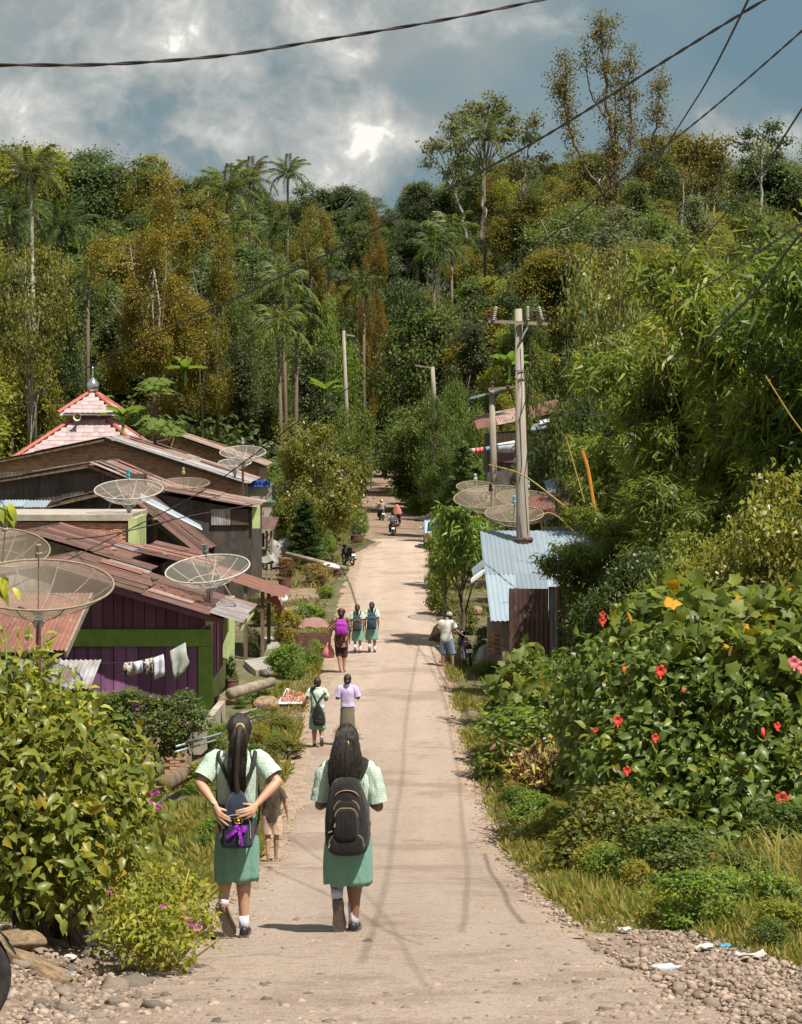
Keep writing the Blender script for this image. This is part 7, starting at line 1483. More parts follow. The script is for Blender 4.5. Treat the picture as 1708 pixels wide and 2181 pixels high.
for e, wd in (((-.062, -.002, -.03), .014), ((-.088, -.002, -.058), .013), ((.055, -.004, .012), .016), ((.05, -.004, -.012), .014), ((-.02, -.004, .03), .016), ((.018, -.004, -.075), .014), ((.026, -.004, -.118), .011)):
    e = Vector(e); sdv = V3(e.z, 0, -e.x).normalized()*wd; k1 = c+e*.5+V3(0, -.012, 0); rb.add([c-sdv*.35, c+sdv*.35, k1+sdv, k1-sdv, c+e+sdv*.8, c+e-sdv*.8], [(0, 1, 2, 3), (3, 2, 4, 5)])
rb.ell(c, (.014, .010, .014), 10, 8); rb.build('ribbon_bow', PUR, bg1, False, True)
for s in (-1, 1): strap(bg1, [(cx+s*.02, -.175, 1.03+dz), (cx+s*.055, -.145, 1.13), (cx+s*.105, -.125, 1.23), (s*.13, -.085, 1.30), (s*.13, -.02, 1.335), (s*.125, .06, 1.30), (s*.13, .10, 1.2)], .030, .010, DKB)
for s in (-1, 1): strap(bg1, [(cx+s*.10, -.16, .70), (cx+s*.145, -.08, .86), (s*.152, .02, 1.0), (s*.142, .09, 1.12)], .014, .006, DKB, 'lower_strap')
# ---- girl with loose hair and the big backpack
q = place(742, 1984); s2 = q.y/14.45; g2 = root('person', 'schoolgirl with loose wavy hair and big black backpack', 'person', q, 0, 'schoolgirls in green uniform', s2)
J = dict(DEF); J.update(shL=(-.165, 0, 1.165), shR=(.165, 0, 1.165), elL=(-.205, -.005, .915), elR=(.215, -.005, .905), wrL=(-.12, .18, .93), wrR=(.13, .18, .93), head=(-.012, .015, 1.375), hpL=(-.08, 0, .72), hpR=(.075, 0, .72), knL=(-.085, .05, .43), knR=(.045, .02, .43), anL=(-.075, -.11, .235), anR=(.04, 0, .09), toL=(-.05, -.05, .05), toR=(.04, .16, .03))
T0 = TORSO; TORSO = [(z-.105, rx*1.04, ry*1.05, y) for z, rx, ry, y in T0]
def h2(b):
    for s in (-1, 1):
        w = V3(s*.125, .18, .93); hand(b, w, [w+V3(-s*.07, .02, .02-.016*i) for i in range(4)], [w+V3(-s*.10, -.02, .02-.016*i) for i in range(4)], [w+V3(-s*.05, .0, .04), w+V3(-s*.08, .0, .045)], back=(0, 1, 0))
# body rebuilt around the shorter torso
b_ = MB; bd = bodymesh(g2, J, SK2, .0065, hfun=h2, arm=1.08, leg=1.1)
def shirt2(t, J):
    b = MB(); secs = []
    for z in np.linspace(.80, 1.18, 16):
        rx = np.interp(z, [a[0] for a in TORSO], [a[1] for a in TORSO]); ry = np.interp(z, [a[0] for a in TORSO], [a[2] for a in TORSO]); secs.append((0, 0, z, rx*1.2, ry*1.22))
    secs += [(0, 0, 1.20, .095, .072), (0, 0, 1.225, .062, .060)]; b.loft(secs, 36, (False, False), wr_fn(8, .04))
    for S_ in 'LR':
        sd_ = -1 if S_ == 'L' else 1; a, e = Vector(J['sh'+S_]), Vector(J['el'+S_]); P = [a+V3(-sd_*.06, 0, .0), a+V3(-sd_*.02, 0, .01)]; rr = [.058, .065]; rg = random.Random(9+sd_)
        for f in np.linspace(.08, .88, 10): P.append(lin(a, e, f)); rr.append(.068+.008*f+rg.uniform(-.003, .005))
        b.tube(P, rr, 18, False)
    return b.build('shirt', UNI, t, True, True)
shirt2(g2, J); skirt(g2, SKT, .350, .865, (.15, .115), (.176, .135), 7, (-.004, 0), folds=.085); TORSO = T0
MB().box((.238, -.012, 1.06), (.012, .05, .055)).build('sleeve_badge', DKB, g2, False, True)
shoe(g2, (-.072, -.150, .262), (-.058, -.085, .012), (0, 1, .28), .049); shoe(g2, (.03, -.06, .0), (.052, .17, .0), (0, 0, 1), .046)
MB().tube([(.038, 0, .05), (.038, .0, .10), (.037, .002, .16), (.036, .004, .212)], [.038, .036, .038, .042], 14).build('sock', SOCK, g2, True, True); MB().tube([(-.074, -.112, .225), (-.078, -.085, .27), (-.080, -.06, .315)], [.037, .040, .046], 14).build('sock', SOCK, g2, True, True)
rng = np.random.default_rng(14); b = MB(); hd = Vector(J['head']); haircap(b, hd, 1.04, .015)
b.loft([(hd.x+o_, y, z, rx, ry) for o_, y, z, rx, ry in ((0, -.03, 1.40, .086, .085), (.005, -.055, 1.33, .092, .08), (.015, -.085, 1.26, .105, .07), (.015, -.11, 1.20, .112, .06), (.0, -.13, 1.14, .105, .05), (-.02, -.14, 1.09, .085, .04), (-.045, -.145, 1.04, .05, .03))], 26, (True, True), wr_fn(21, .10))
for k in range(330):
    u = rng.uniform(-1, 1); ph = rng.uniform(0, 6.28); am = rng.uniform(.004, .014); e = rng.uniform(.35, 1.0); P = []
    dy = rng.uniform(-.02, .012)
    for i in range(11):
        f = i/10*e; z = 1.46-.47*f; w = .06+.062*math.sin(min(1, f*1.25)*2.2)-.02*f; x = hd.x+u*w*(1.05+.1*rng.normal()*.3)-.035*f*f+am*math.sin(9*f+ph)*f; y = -.075-.095*math.sin(min(1, f*1.4)*1.5)*math.sqrt(max(0, 1-u*u*.55))+dy; P.append((x, y, z))
    b.tube(P, [.003]*10+[.0008], 3)
for k in range(70):
    a0 = rng.uniform(0, math.pi); e = V3(math.cos(a0)*.098, -.03-.05*rng.random(), .018+math.sin(a0)*.112); b.tube([hd+e*.9, hd+e*1.04+Vector(rng.normal(size=3)*.005), hd+e*1.08+Vector(rng.normal(size=3)*.015)], [.001, .0009, .0003], 3)
for k in range(36):   # stray curls at both sides
    s = -1 if k % 2 else 1; P = [(hd.x+s*(.075+.045*f+.012*math.sin(7*f+k)), -.04-.06*f, 1.40-(.20+.012*k)*f) for f in np.linspace(0, 1, 9)]; b.tube(P, [.002]*8+[.0006], 3)
b.ell(V3(hd.x+.035, -.105, 1.395), (.032, .02, .04), 10, 8); hr = b.build('hair', HAIR, g2, True, True); hr['label'] = 'long loose wavy black hair'
MB().tube([(hd.x+.012, -.128, 1.395), (hd.x+.016, -.133, 1.38), (hd.x+.014, -.128, 1.365)], .0045, 6).build('hair_clip', plain('amber_clip', (.7, .4, .12), .4), g2, True, True)
dz = .042; bk = root('backpack', 'large black backpack with gold zips worn by the loose haired girl', 'backpack', q, 0, 'school bags', s2)
def bagsurf(z): return float(np.interp(z, [.57, .66, .9, 1.05, 1.12], [.135, .175, .17, .135, .09]))
b = MB(); b.loft([(cx_, -.165, z+dz, hw, dp) for z, hw, dp, cx_ in ((.548, .07, .05, .0), (.556, .105, .08, .0), (.58, .135, .105, 0), (.63, .155, .12, 0), (.70, .163, .125, 0), (.80, .163, .125, .0), (.88, .155, .122, 0), (.95, .137, .112, -.005), (1.01, .118, .10, -.008), (1.06, .10, .082, -.01), (1.09, .08, .06, -.01), (1.105, .045, .035, -.01))], 36, (True, True), wr_fn(31, .018), 2.7); b.build('bag_body', BLK, bk, True, True)
ZG = mat('gold_zip', (.50, .38, .22), (.3, .22, .13), 60, .45, .5)
def pocket(x0, x1, z0, z1, y0, y1, r, tx, nm='pocket', zipk=None):
    o_ = rrect(x0, x1, z0+dz, z1+dz, r, tx, 7); b = MB(); rslab(b, o_, y0, y1, .02); pk = b.build(nm, BLK, bk, True, True); top = [(x, y1+.016, z+.002) for x, z in o_ if z > z0+dz+(z1-z0)*.35]
    top = sorted(top, key=lambda p: -math.atan2(p[2]-(z0+dz+(z1-z0)*.35), p[0]-(x0+x1)/2)); MB().tube(top, .0034, 6).build('zip', ZG, pk, False, True); return pk
pocket(-.115, .105, .66, .955, -.24, -.288, .07, .78, 'main_pocket'); pocket(-.10, .085, .675, .905, -.28, -.318, .06, .82, 'front_pocket'); pocket(-.135, .122, .575, .715, -.24, -.305, .055, .92, 'lower_pocket')
arc = [(math.cos(R(a))*.085-.004, -.268, .975+dz+math.sin(R(a))*.052) for a in range(10, 171, 12)]; MB().tube(arc, .0034, 6).build('zip', ZG, bk, False, True); arc = [(.150, -.20, .86+dz), (.158, -.215, .80+dz), (.166, -.20, .77+dz)]; MB().tube(arc, .0034, 6).build('zip', ZG, bk, False, True); MB().tube([(-.115, -.215, .99+dz), (-.10, -.225, 1.0+dz), (-.085, -.23, 1.005+dz)], .0034, 6).build('zip', ZG, bk, False, True)
for x, z, a in ((-.088, .79, .2), (-.12, .745, 1.2), (-.128, .64, .3)): MB().box((x, -.325 if z > .7 else -.308, z+dz), (.009, .004, .03), Matrix.Rotation(a, 3, 'Y')).build('zip_pull', M_['chrome'], bk, False, True)
for s in (-1, 1): strap(bk, [(s*.05, -.12, 1.09+dz), (s*.085, -.11, 1.16), (s*.115, -.075, 1.215), (s*.125, 0, 1.245), (s*.125, .08, 1.2), (s*.13, .11, 1.08)], .06, .018, BLK)
strap(bk, [(-.03, -.11, 1.10+dz), (-.01, -.12, 1.15+dz), (.03, -.11, 1.10+dz)], .022, .008, BLK, 'handle')
# ---- little boy
q = place(579, 1832); k = q.y/24.3; bo = root('person', 'small barefoot boy in brown T-shirt and cream shorts', 'person', q, 0, None, .67*k)
J = dict(DEF); J.update(elR=(.235, .02, 1.03), wrR=(.27, .07, .84), elL=(-.19, 0, 1.0), wrL=(-.17, .06, .80), knL=(-.075, .03, .44), anL=(-.07, -.08, .12), toL=(-.07, .07, .02), anR=(.07, .03, .085), toR=(.075, .18, .012), head=(-.01, .02, 1.42))
bodymesh(bo, J, SK3, .011, feet='bare', hs=1.22); shirt(bo, J, fabric('brown_tee', (.085, .064, .045), None, fold=9), .70, .66, 1.22, .12, 'tshirt', False, 12, (.07, .085))
def shorts(t, J, m, f=.75, rad=(.115, .10), z=.78, name='shorts'):
    b = MB(); b.loft([(0, 0, z-.04, .15, .115), (0, 0, z+.06, .158, .118), (0, 0, z+.16, .145, .108)], 28)
    for S_ in 'LR': h, k_ = Vector(J['hp'+S_]), Vector(J['kn'+S_]); b.tube([h+V3(0, 0, .03), lin(h, k_, .3), lin(h, k_, min(f, 1))]+([lin(k_, J['an'+S_], f-1)] if f > 1 else []), [rad[0], (rad[0]+rad[1])/2, rad[1]]+([rad[1]*.9] if f > 1 else []), 16, False)
    return b.build(name, m, t, True, True)
shorts(bo, J, fabric('cream_cloth', (.70, .50, .36)), .86, (.105, .115)); b = MB(); b.ell(Vector(J['head'])+V3(0, -.008, .03), (.090, .11, .118), 20, 14); b.build('hair', HAIR, bo, True, True)
# ---- walkers further down the road
WALK = [dict(knL=(-.08, .06, .44), anL=(-.085, .02, .085), toL=(-.085, .2, .02), knR=(.08, .02, .45), anR=(.09, -.15, .20), toR=(.09, -.08, .03)), dict(knR=(.08, .06, .44), anR=(.085, .02, .085), toR=(.085, .2, .02), knL=(-.08, .02, .45), anL=(-.085, -.15, .20), toL=(-.085, -.08, .03))]
def feetshoes(t, J, m=SHOE, sock=None, zs=.17, name='shoe'):
    for S_ in 'LR':
        n = Vector(J['an'+S_]); up_ = n.z > .12
        if up_: shoe(t, n+V3(0, -.035, .03), (n.x, n.y+.055, .012), (0, 1, .35), .046, m, name)
        else: shoe(t, (n.x, n.y-.06, 0), (n.x, n.y+.17, 0), (0, 0, 1), .044, m, name)
        if sock: k_ = Vector(J['kn'+S_]); MB().tube([lin(n, k_, -.05), lin(n, k_, .12), lin(n, k_, zs*2.2)], [.038, .039, .045], 12).build('sock', sock, t, True, True)
def walker(label, X, Y, Hpx, pose, skin, mk, group=None, Jx=None, vox=.014, feet='shoe', arm=1, rz=0, leg=1.0):
    q = place(X, Y); H = Hpx*q.y/4259; t = root('person', label, 'person', q, rz, group, H/1.55); J = dict(DEF); J.update(WALK[pose]); J.update(Jx or {}); bodymesh(t, J, skin, vox, True, 'bare' if feet == 'bare' else 'none', arm=arm, leg=leg); mk(t, J); return t, q, H/1.55, J
def uni(seed, hair='pony', sockz=.17, hem=.40):
    def f(t, J):
        shirt(t, J, UNI, .88, .62, 1.2, seed=seed); skirt(t, SKT, hem, .93, (.145, .11), (.19, .15), seed); feetshoes(t, J, SHOE, SOCK, sockz); rng = np.random.default_rng(seed); b = MB(); haircap(b, J['head'], 1.02)
        hd = Vector(J['head'])
        if hair == 'pony': ponytail(b, rng, 0, [hd+V3(0, -.09, .04), hd+V3(.0, -.14, .0), hd+V3(.01, -.15, -.12), hd+V3(.01, -.13, -.22)], .036, 30)
        elif hair == 'side': ponytail(b, rng, 0, [hd+V3(-.02, -.09, -.03), hd+V3(-.06, -.12, -.08), hd+V3(-.12, -.10, -.14), hd+V3(-.15, -.08, -.19)], .028, 30)
        elif hair == 'bun': b.ell(hd+V3(0, -.10, -.05), (.05, .04, .06), 12, 8)
        b.build('hair', HAIR, t, True, True)
    return f
def pack(label, q, s, m, hw=.15, z0=.78, z1=1.24, dep=.085, yc=-.19, group='school bags', sl=True, name='backpack', strapm=None, flap=True):
    t = root(name, label, 'backpack', q, 0, group, s); b = MB(); h = z1-z0
    b.loft([(0, yc, z0, hw*.7, dep*.6), (0, yc, z0+.03*h, hw*.92, dep*.9), (0, yc, z0+.2*h, hw, dep), (0, yc, z0+.6*h, hw*.96, dep*.95), (0, yc+.01, z0+.85*h, hw*.78, dep*.75), (0, yc+.02, z1, hw*.45, dep*.4)], 24, (True, True), wr_fn(3, .03), 2.8); b.build('bag_body', m, t, True, True)
    b = MB(); rslab(b, rrect(-hw*.72, hw*.72, z0+.08*h, z0+.5*h, .04, .9), yc-dep*.7, yc-dep-.03, .016); b.build('pocket', m, t, True, True); arc = [(math.cos(R(a))*hw*.66, yc-dep*.98, z0+.68*h+math.sin(R(a))*.04) for a in range(0, 181, 20)]; MB().tube(arc, .004, 5).build('zip', M_['rim'], t, False, True)
    for s_ in (-1, 1): strap(t, [(s_*.06, yc+.06, z1-.03), (s_*.10, -.09, 1.285), (s_*.115, -.0, 1.335), (s_*.115, .09, 1.27), (s_*.13, .10, 1.1)], .045, .014, strapm or m)
    return t
a = walker('schoolgirl with black sling bag walking on the left', 676, 1590, 147, 1, SK3, uni(21, 'side', .07), 'schoolgirls in green uniform', dict(elL=(-.25, -.03, 1.06), wrL=(-.33, .02, .86), elR=(.21, .06, 1.05), wrR=(.10, .18, 1.02), knR=(.085, .03, .44), anR=(.10, -.13, .19), knL=(-.07, .05, .44), anL=(-.07, 0, .085), toL=(-.07, .2, .02), toR=(.1, -.06, .03)), arm=1.1, leg=1.18)
q, s = a[1], a[2]; t = root('sling_bag', 'black teardrop sling bag on the girl at the left', 'bag', q, 0, 'school bags', s); b = MB(); b.loft([(.03+o_, -.19, z, hw, dp) for z, hw, dp, o_ in ((.50, .09, .05, .02), (.52, .125, .08, .02), (.60, .145, .09, .02), (.70, .135, .085, .015), (.82, .105, .07, .005), (.92, .07, .05, -.01), (1.0, .035, .03, -.02))], 24, (True, True), wr_fn(6, .03)); b.build('bag_body', BLK, t, True, True); MB().torus((.07, -.28, .70), .014, .004, 'y', 12, 5).build('badge', M_['chrome'], t, False, True); b = MB(); rslab(b, rrect(-.04, .12, .53, .64, .03, .9), -.24, -.29, .014); b.build('pocket', BLK, t, True, True)
strap(t, [(.0, -.18, .98), (-.06, -.15, 1.12), (-.13, -.11, 1.27), (-.13, -.02, 1.335), (-.10, .09, 1.25)], .04, .012, BLK); strap(t, [(.0, -.18, .98), (.07, -.15, 1.10), (.15, -.11, 1.19), (.2, -.06, 1.2)], .035, .012, BLK); strap(t, [(-.08, -.17, .60), (-.12, -.13, .8), (-.12, -.12, 1.0), (-.13, -.12, 1.2)], .014, .008, BLK)
def lady(t, J):
    shirt(t, J, fabric('lilac_shirt', (.60, .50, .78), (.5, .42, .68), fold=8), .86, .80, 1.18, seed=31, sw=(.07, .085)); skirt(t, fabric('khaki_skirt', (.185, .17, .115), (.14, .13, .085), fold=7), .22, .95, (.14, .11), (.165, .12), 32, folds=.02, name='long_skirt'); feetshoes(t, J, SHOE); b = MB(); haircap(b, J['head'], 1.02); b.ell(Vector(J['head'])+V3(.0, -.10, -.06), (.055, .05, .075), 14, 10); b.build('hair', HAIR, t, True, True); MB().torus(Vector(J['head'])+V3(0, -.13, -.1), .022, .01, 'y', 12, 6).build('hair_tie', SOCK, t, True, True)
walker('woman in lilac shirt and long khaki skirt', 740, 1588, 152, 0, SK2, lady, None, dict(elL=(-.225, .02, 1.03), wrL=(-.12, .2, 1.05), elR=(.235, .02, 1.03), wrR=(.12, .2, 1.05), anR=(.08, -.02, .09), knR=(.08, .03, .45), toR=(.08, .15, .02)), arm=1.1)
FLO = None
def floralmat():
    m, t, p, o = newmat('floral_cloth'); v = nd(t, 'ShaderNodeTexVoronoi', i_Scale=16.0); lk(t, nd(t, 'ShaderNodeTexCoord').outputs['Object'], v.inputs['Vector']); c = ramp(t, v.outputs['Distance'], [(.0, (.6, .42, .1)), (.12, (.55, .08, .07)), (.3, (.5, .2, .15)), (.36, (.03, .025, .02)), (.6, (.05, .045, .03))], 'CONSTANT'); c2 = mixc(t, ramp(t, noise(t, 30, 3), [(.58, (0,)*3), (.62, (.7,)*3)]).outputs[0], c.outputs[0], (.35, .28, .18)); lk(t, c2, p.inputs['Base Color']); p.inputs['Roughness'].default_value = .9; return m
FLO = floralmat()
def flor(t, J):
    shirt(t, J, FLO, .62, .9, 1.22, .22, 'floral_tunic', False, 41, (.075, .09)); shorts(t, J, fabric('maroon_cloth', (.06, .022, .032)), 1.2, (.10, .085), .74, 'capri_trousers'); b = MB(); haircap(b, J['head'], 1.02); rng = np.random.default_rng(3); hd = Vector(J['head']); ponytail(b, rng, 0, [hd+V3(0, -.10, .03), hd+V3(.0, -.13, -.03), hd+V3(0, -.13, -.12), hd+V3(.01, -.11, -.18)], .034, 30); b.build('hair', HAIR, t, True, True); MB().torus(hd+V3(0, -.01, .035), .088, .012, 'y', 22, 6, Matrix.Rotation(.5, 3, 'X')).build('hair_band', plain('red_band', (.55, .06, .09), .5), t, True, True)
a = walker('barefoot woman in dark floral tunic carrying a pink bag', 727, 1432, 137, 1, SK3, flor, None, dict(elL=(-.25, -.02, 1.02), wrL=(-.27, .02, .80), knR=(.07, .05, .43), anR=(.06, .02, .10), knL=(-.06, .02, .45), anL=(-.03, -.08, .14), toL=(-.02, .03, .02)), feet='bare')
pack('bright purple backpack on the woman in floral tunic', a[1], a[2], fabric('purple_nylon', (.38, .03, .38), (.28, .02, .3), fold=7, rough=.5), .155, .93, 1.30, .085, strapm=plain('red_strap', (.5, .06, .05)))
t = root('plastic_bag', 'pink translucent plastic bag in the left hand of the floral woman', 'bag', a[1], 0, None, a[2]); b = MB(); b.loft([(-.31, .02, z, hw, dp) for z, hw, dp in ((.34, .07, .05), (.36, .13, .09), (.44, .15, .11), (.54, .12, .09), (.64, .06, .04), (.72, .025, .02))], 18, (True, True), wr_fn(8, .08)); b.build('bag_body', dishmat('pink_plastic', (.65, .22, .25), .85), t, True, True); strap(t, [(-.29, .02, .71), (-.285, .03, .77), (-.275, .04, .73)], .02, .006, plain('pink_handle', (.6, .2, .22)), 'handle')
a = walker('schoolgirl with grey backpack, middle of the three', 761, 1391, 104, 1, SK1, uni(51, 'pony'), 'schoolgirls in green uniform', dict(knL=(-.07, .03, .45), anL=(-.07, -.12, .17)))
pack('grey backpack on the middle girl of the three', a[1], a[2], fabric('grey_nylon', (.05, .055, .052), (.03, .033, .03), fold=7), .15, .72, 1.20)
a = walker('tall schoolgirl with blue backpack, right of the three', 792, 1390, 108, 1, SK1, uni(52, 'pony', .3), 'schoolgirls in green uniform', dict(knL=(-.07, .03, .45), anL=(-.075, -.12, .17)))
pack('blue grey backpack on the right-hand girl of the three', a[1], a[2], fabric('blue_nylon', (.03, .065, .10), (.02, .04, .065), fold=7), .15, .74, 1.24)
# ---- man by the motorbike
def man(t, J):
    shirt(t, J, fabric('white_tee', (.70, .68, .64), (.6, .58, .54), fold=7), .76, .62, 1.22, .05, 'tshirt', False, 61, (.075, .09)); shorts(t, J, fabric('light_denim', (.23, .34, .45), (.15, .23, .33), fold=9), 1.12, (.105, .095), .76, 'denim_shorts'); hd = Vector(J['head'])
    b = MB(); b.ell(hd+V3(0, -.012, .01), (.08, .094, .10), 18, 12); b.build('hair', HAIR, t, True, True); b = MB(); b.loft([(hd.x, hd.y-.005, hd.z+z, r, r*1.12) for z, r in ((.03, .086), (.06, .086), (.095, .072), (.115, .045), (.122, .01))], 20, (False, True)); b.add([hd+V3(x, y, .035-.03*(y-.05)) for x, y in ((-.07, .06), (-.055, .15), (0, .18), (.055, .15), (.07, .06))], [(0, 1, 2, 3, 4)]); b.build('cap', mat('camo_cap', (.45, .43, .40), (.25, .24, .22), 30, .9, lo=.45, hi=.55), t, True, True); feetshoes(t, J, plain('brown_sandal', (.10, .05, .04)), name='sandal')
walker('man in white T-shirt, denim shorts and cap bending to his motorbike', 951, 1424, 122, 0, SK3, man, None, dict(head=(.05, .10, 1.41), elR=(.24, .10, 1.03), wrR=(.34, .24, .93), elL=(-.20, .06, 1.0), wrL=(-.10, .22, .95), anR=(.17, .03, .085), knR=(.14, .06, .44), toR=(.19, .2, .02), anL=(-.12, -.02, .085), knL=(-.10, .02, .44), toL=(-.14, .15, .02)), feet='shoe', rz=-.35)
# ================================================================ motorbikes and car
def bike(label, loc, rz, colour, group='motorbikes', rack=False, lean=0):
    """underbone motorbike, front towards local +y, wheels on z = 0"""
    t = root('motorbike', label, 'motorbike', loc, rz, group); t.rotation_euler = (0, lean, rz); WM[t.name] = Matrix.LocRotScale(Vector(loc), t.rotation_euler, Vector((1, 1, 1)))
    pm = plain('paint_%d' % random.randrange(10**6), colour, .3)
    for yy in (-.62, .62):
        w = MB().torus((0, yy, .29), .245, .045, 'x', 30, 8).build('wheel', M_['rubber'], t, True, True); MB().torus((0, yy, .29), .20, .014, 'x', 26, 6).build('rim', M_['chrome'], w, True, True); MB().tube([(-.06, yy, .29), (.06, yy, .29)], .045, 10).build('hub', M_['steel'], w, True, True)
        sp = MB()
        for k in range(12): a = k*math.pi/6; sp.tube([(.02*(-1)**k, yy, .29), (0, yy+math.cos(a)*.2, .29+math.sin(a)*.2)], .0025, 4)
        sp.build('spokes', M_['chrome'], w, False, True); f = MB()
        for i in range(9):
            a0, a1 = R(20+16*i), R(36+16*i)
            if i < 8: f.prism([(-.06, yy+math.cos(a0)*.315, .29+math.sin(a0)*.315), (.06, yy+math.cos(a0)*.315, .29+math.sin(a0)*.315), (.06, yy+math.cos(a1)*.315, .29+math.sin(a1)*.315), (-.06, yy+math.cos(a1)*.315, .29+math.sin(a1)*.315)], (0, 0, .012))
        f.build('mudguard', pm, t, True, True)
    for s in (-1, 1): MB().tube([(s*.075, .62, .29), (s*.07, .50, .62), (s*.05, .42, .86)], [.022, .024, .02], 8).build('fork', M_['steel'], t, True, True); MB().tube([(s*.09, -.62, .29), (s*.10, -.50, .58)], [.025, .028], 8).build('shock', M_['chrome'], t, True, True); MB().box((s*.07, -.40, .30), (.03, .5, .05)).build('swing_arm', M_['steel'], t, False, True)
    b = MB(); b.tube([(0, .46, .80), (0, .34, .62), (0, .12, .48), (0, -.15, .56), (0, -.45, .66), (0, -.78, .74)], [(.10, .10), (.13, .10), (.10, .11), (.12, .12), (.13, .10), (.05, .05)], 12); b.build('body_shell', pm, t, True, True)
    for s in (-1, 1): MB().prism([(s*.12, .50, .80), (s*.19, .42, .42), (s*.19, .30, .34), (s*.13, .30, .78)], (s*.012, 0, 0)).build('leg_shield', pm, t, False, True)
    b = MB(); b.tube([(0, .02, .72), (0, -.2, .755), (0, -.5, .79), (0, -.72, .80)], [(.09, .03), (.125, .045), (.125, .045), (.08, .03)], 12); b.build('seat', M_['black'], t, True, True)
    MB().ell((0, .12, .30), (.12, .2, .13), 12, 8).build('engine', M_['steel'], t, True, True); MB().tube([(.10, .2, .22), (.13, -.1, .22), (.15, -.45, .28), (.15, -.85, .34)], [.018, .02, .045, .045], 10).build('exhaust', M_['steel'], t, True, True)
    hb = MB().tube([(-.34, .28, 1.02), (-.2, .36, 1.0), (0, .40, .95), (.2, .36, 1.0), (.34, .28, 1.02)], .014, 8).build('handlebar', M_['steel'], t, True, True)
    for s in (-1, 1): MB().tube([(s*.24, .33, 1.01), (s*.36, .27, 1.02)], .019, 8).build('grip', M_['rubber'], hb, True, True); mr = MB().tube([(s*.22, .34, 1.01), (s*.27, .33, 1.18)], .006, 6).build('mirror_stalk', M_['black'], t, False, True); MB().ell((s*.28, .33, 1.21), (.055, .015, .035), 12, 8).build('mirror', M_['black'], mr, True, True)
    b = MB(); b.ell((0, .44, .93), (.13, .10, .09), 14, 10); b.build('headlamp_cowl', pm, t, True, True); MB().ell((0, .52, .92), (.08, .03, .055), 12, 8).build('headlamp', M_['white'], t, True, True)
    MB().ell((0, -.83, .74), (.075, .04, .035), 12, 8).build('tail_light', plain('tail_red', (.45, .02, .02), .3), t, True, True); MB().box((0, -.88, .56), (.19, .008, .11), Matrix.Rotation(-.2, 3, 'X')).build('number_plate', M_['white'], t, False, True); MB().box((0, -.84, .62), (.16, .03, .22)).build('rear_guard', M_['black'], t, False, True)
    MB().tube([(-.02, 0, .2), (-.18, -.04, .02)], .011, 6).build('stand', M_['steel'], t, False, True)
    for s in (-1, 1): MB().tube([(s*.05, -.62, .84), (s*.09, -.8, .83), (0, -.86, .83)], .010, 6).build('grab_rail', M_['chrome'], t, False, True)
    return t
q = hit(990, 1424); bike('motorbike parked beside the man with his hand on it', q+V3(.05, .35, 0), .12, (.015, .014, .016), lean=-.08)
q = hit(742, 1204); bike('dark motorbike parked alone at the left road edge', q+V3(0, .2, 0), .35, (.02, .02, .022), lean=-.06)
SIT = dict(hpL=(-.09, -.05, .80), hpR=(.09, -.05, .80), knL=(-.17, .32, .72), knR=(.17, .32, .72), anL=(-.16, .16, .36), anR=(.16, .16, .36), toL=(-.16, .33, .32), toR=(.16, .33, .32), elL=(-.26, .12, 1.03), elR=(.26, .12, 1.03), wrL=(-.30, .33, 1.0), wrR=(.30, .33, 1.0))
def rider(label, q, rz, dy, m, hairm, skin=SK3, trousers=(.05, .05, .055), lift=0, scale=1.0):
    p = q+V3(-math.sin(rz)*dy, math.cos(rz)*dy, lift); t = root('person', label, 'person', p, rz, 'motorbike riders', scale); J = dict(DEF); J.update(SIT)
    bodymesh(t, J, skin, .02, True, 'none'); shirt(t, J, m, .80, .7, 1.25, seed=int(dy*100)+70, collar=False); b = MB(); b.ell((0, -.03, .80), (.16, .13, .11), 16, 10)
    for S_ in 'LR': b.tube([J['hp'+S_], J['kn'+S_], J['an'+S_]], [.095, .075, .055], 12); 
    b.build('trousers', fabric('trouser%d' % int(100*trousers[2]), trousers), t, True, True); feetshoes_ = [MB().ell(Vector(J['to'+S_])-V3(0, .07, 0), (.045, .12, .045), 10, 8).build('shoe', SHOE, t, True, True) for S_ in 'LR']
    b = MB(); b.ell(Vector(J['head'])+V3(0, -.012, .016), (.088, .102, .106), 16, 12); b.build('hair' if hairm is HAIR else 'head_cover', hairm, t, True, True); return t, J
q = hit(836, 1143); bike('motorbike ridden by the person with grey backpack', q, .05, (.03, .03, .035))
rider('rider in white top with grey backpack on the nearest motorbike', q, .05, -.12, M_['white'], HAIR, lift=-.03); pack('grey backpack on the nearest motorbike rider', q+V3(0, -.12, -.03), 1.0, fabric('rider_pack', (.10, .10, .11)), .17, .86, 1.28, .09)
q = hit(846, 1124); bike('motorbike carrying the rider under a pink cloth', q, -.15, (.03, .02, .02))
t, J = rider('rider half hidden under a pink checked cloth', q, -.15, -.05, fabric('dark_top', (.08, .05, .04)), HAIR, lift=-.03)
b = MB(); b.loft([(0, -.05, z, hw, dp) for z, hw, dp in ((.95, .30, .20), (1.1, .28, .19), (1.28, .24, .17), (1.42, .14, .15), (1.56, .10, .11), (1.58, .03, .03))], 22, (False, True), wr_fn(4, .08)); b.build('head_cloth', mat('pink_check', (.55, .22, .17), (.42, .13, .1), 14, .9, lo=.46, hi=.54), t, True, True)
q = hit(812, 1110); bike('farthest motorbike with the yellow shirted riders', q, .18, (.02, .02, .02))
rider('front rider in yellow shirt on the farthest motorbike', q, .18, .16, fabric('yellow_top', (.70, .45, .03)), plain('red_scarf', (.5, .08, .1)), lift=-.03)
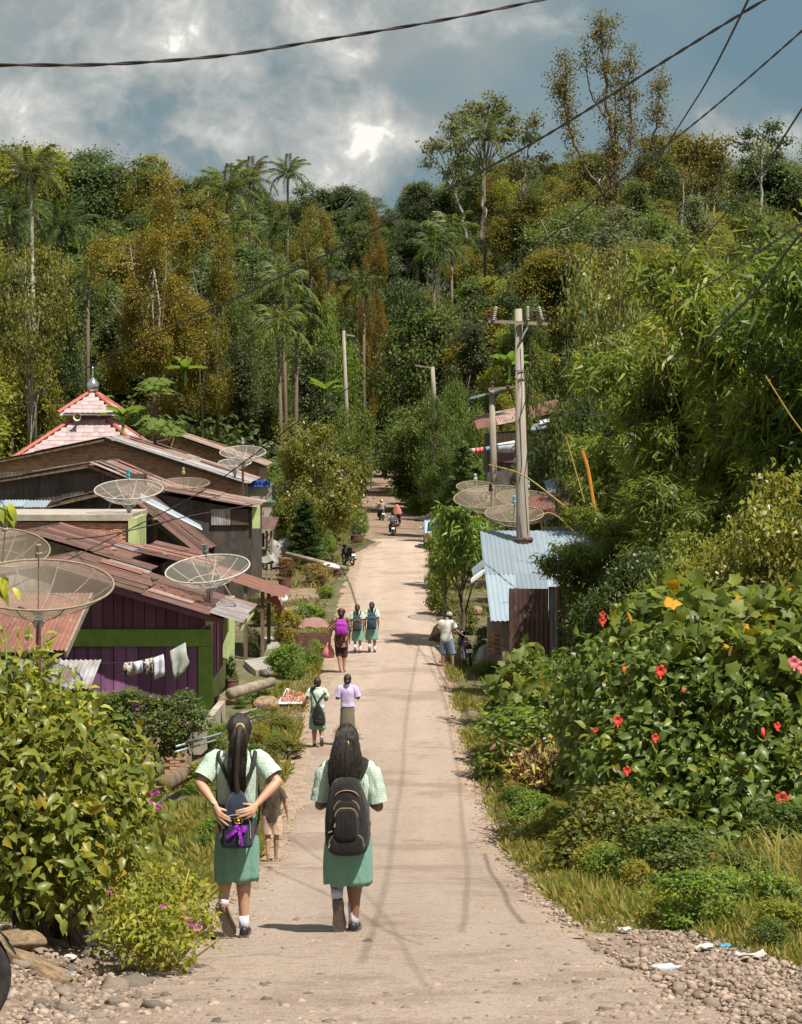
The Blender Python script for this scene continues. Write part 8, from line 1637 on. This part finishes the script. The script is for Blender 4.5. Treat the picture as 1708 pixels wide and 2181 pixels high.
rider('passenger in grey striped top with yellow scarf', q, .18, -.26, mat('stripe_top', (.45, .5, .52), (.10, .12, .14), 3, .9, lo=.48, hi=.52, stretch=(.1, .1, 6)), plain('yellow_scarf', (.7, .5, .05)), lift=-.01)
# motorbike cut by the left edge in the foreground
q = D(-38, 2150, 9.3); bike('motorbike at the bottom left corner, only its wheel and bar in frame', (D(-75, 0, 9.2).x-.70, 9.3, gz(-2.0, 9.3)-.12), -1.12, (.02, .025, .028))
# ---- pickup half hidden at the road bend
def car(label, loc, rz):
    t = root('parked_car', label, 'car', loc, rz); pm = plain('car_blue', (.30, .42, .55), .3); gl = plain('car_glass', (.03, .04, .05), .12)
    side = [(-2.0, .35), (2.05, .35), (2.1, .75), (1.9, .88), (.95, .95), (.45, 1.48), (-1.25, 1.5), (-1.85, .98), (-2.05, .9)]
    b = MB(); b.prism([(-.8, y, z) for y, z in side], (1.6, 0, 0)); b.build('body', pm, t, False, True)
    MB().prism([(-.66, -1.87, 1.0), (.66, -1.87, 1.0), (.6, -1.32, 1.44), (-.6, -1.32, 1.44)], (0, -.02, .012)).build('rear_window', gl, t, False, True)
    MB().prism([(-.66, .95, 1.0), (.66, .95, 1.0), (.6, .5, 1.44), (-.6, .5, 1.44)], (0, .02, .012)).build('windscreen', gl, t, False, True)
    for s in (-1, 1):
        for y0, y1 in ((-1.2, -.45), (-.35, .4)): MB().prism([(s*.802, y0, .98), (s*.802, y1, .98), (s*.802, min(y1, .45), 1.38), (s*.802, y0, 1.38)], (s*.008, 0, 0)).build('side_window', gl, t, False, True)
        for y in (-1.3, 1.3): w = MB().torus((s*.74, y, .31), .22, .09, 'x', 22, 8).build('wheel', M_['rubber'], t, True, True); MB().tube([(s*.70, y, .31), (s*.81, y, .31)], .15, 14).build('hubcap', M_['chrome'], w, True, True)
        MB().box((s*.66, -2.05, .78), (.2, .04, .16)).build('tail_light', plain('car_red', (.5, .03, .03), .3), t, False, True); MB().ell((s*.95, .55, 1.02), (.10, .07, .08), 10, 8).build('wing_mirror', M_['white'], t, True, True); MB().box((s*.6, 2.07, .7), (.3, .04, .14)).build('headlamp', M_['white'], t, False, True)
    MB().box((0, -2.06, .5), (1.5, .08, .16)).build('bumper', M_['steel'], t, False, True); return t
car('blue grey car parked behind the mango tree at the road bend', D(934, 1165, 112).xy.to_3d()+V3(0, 0, -7.1), 0)
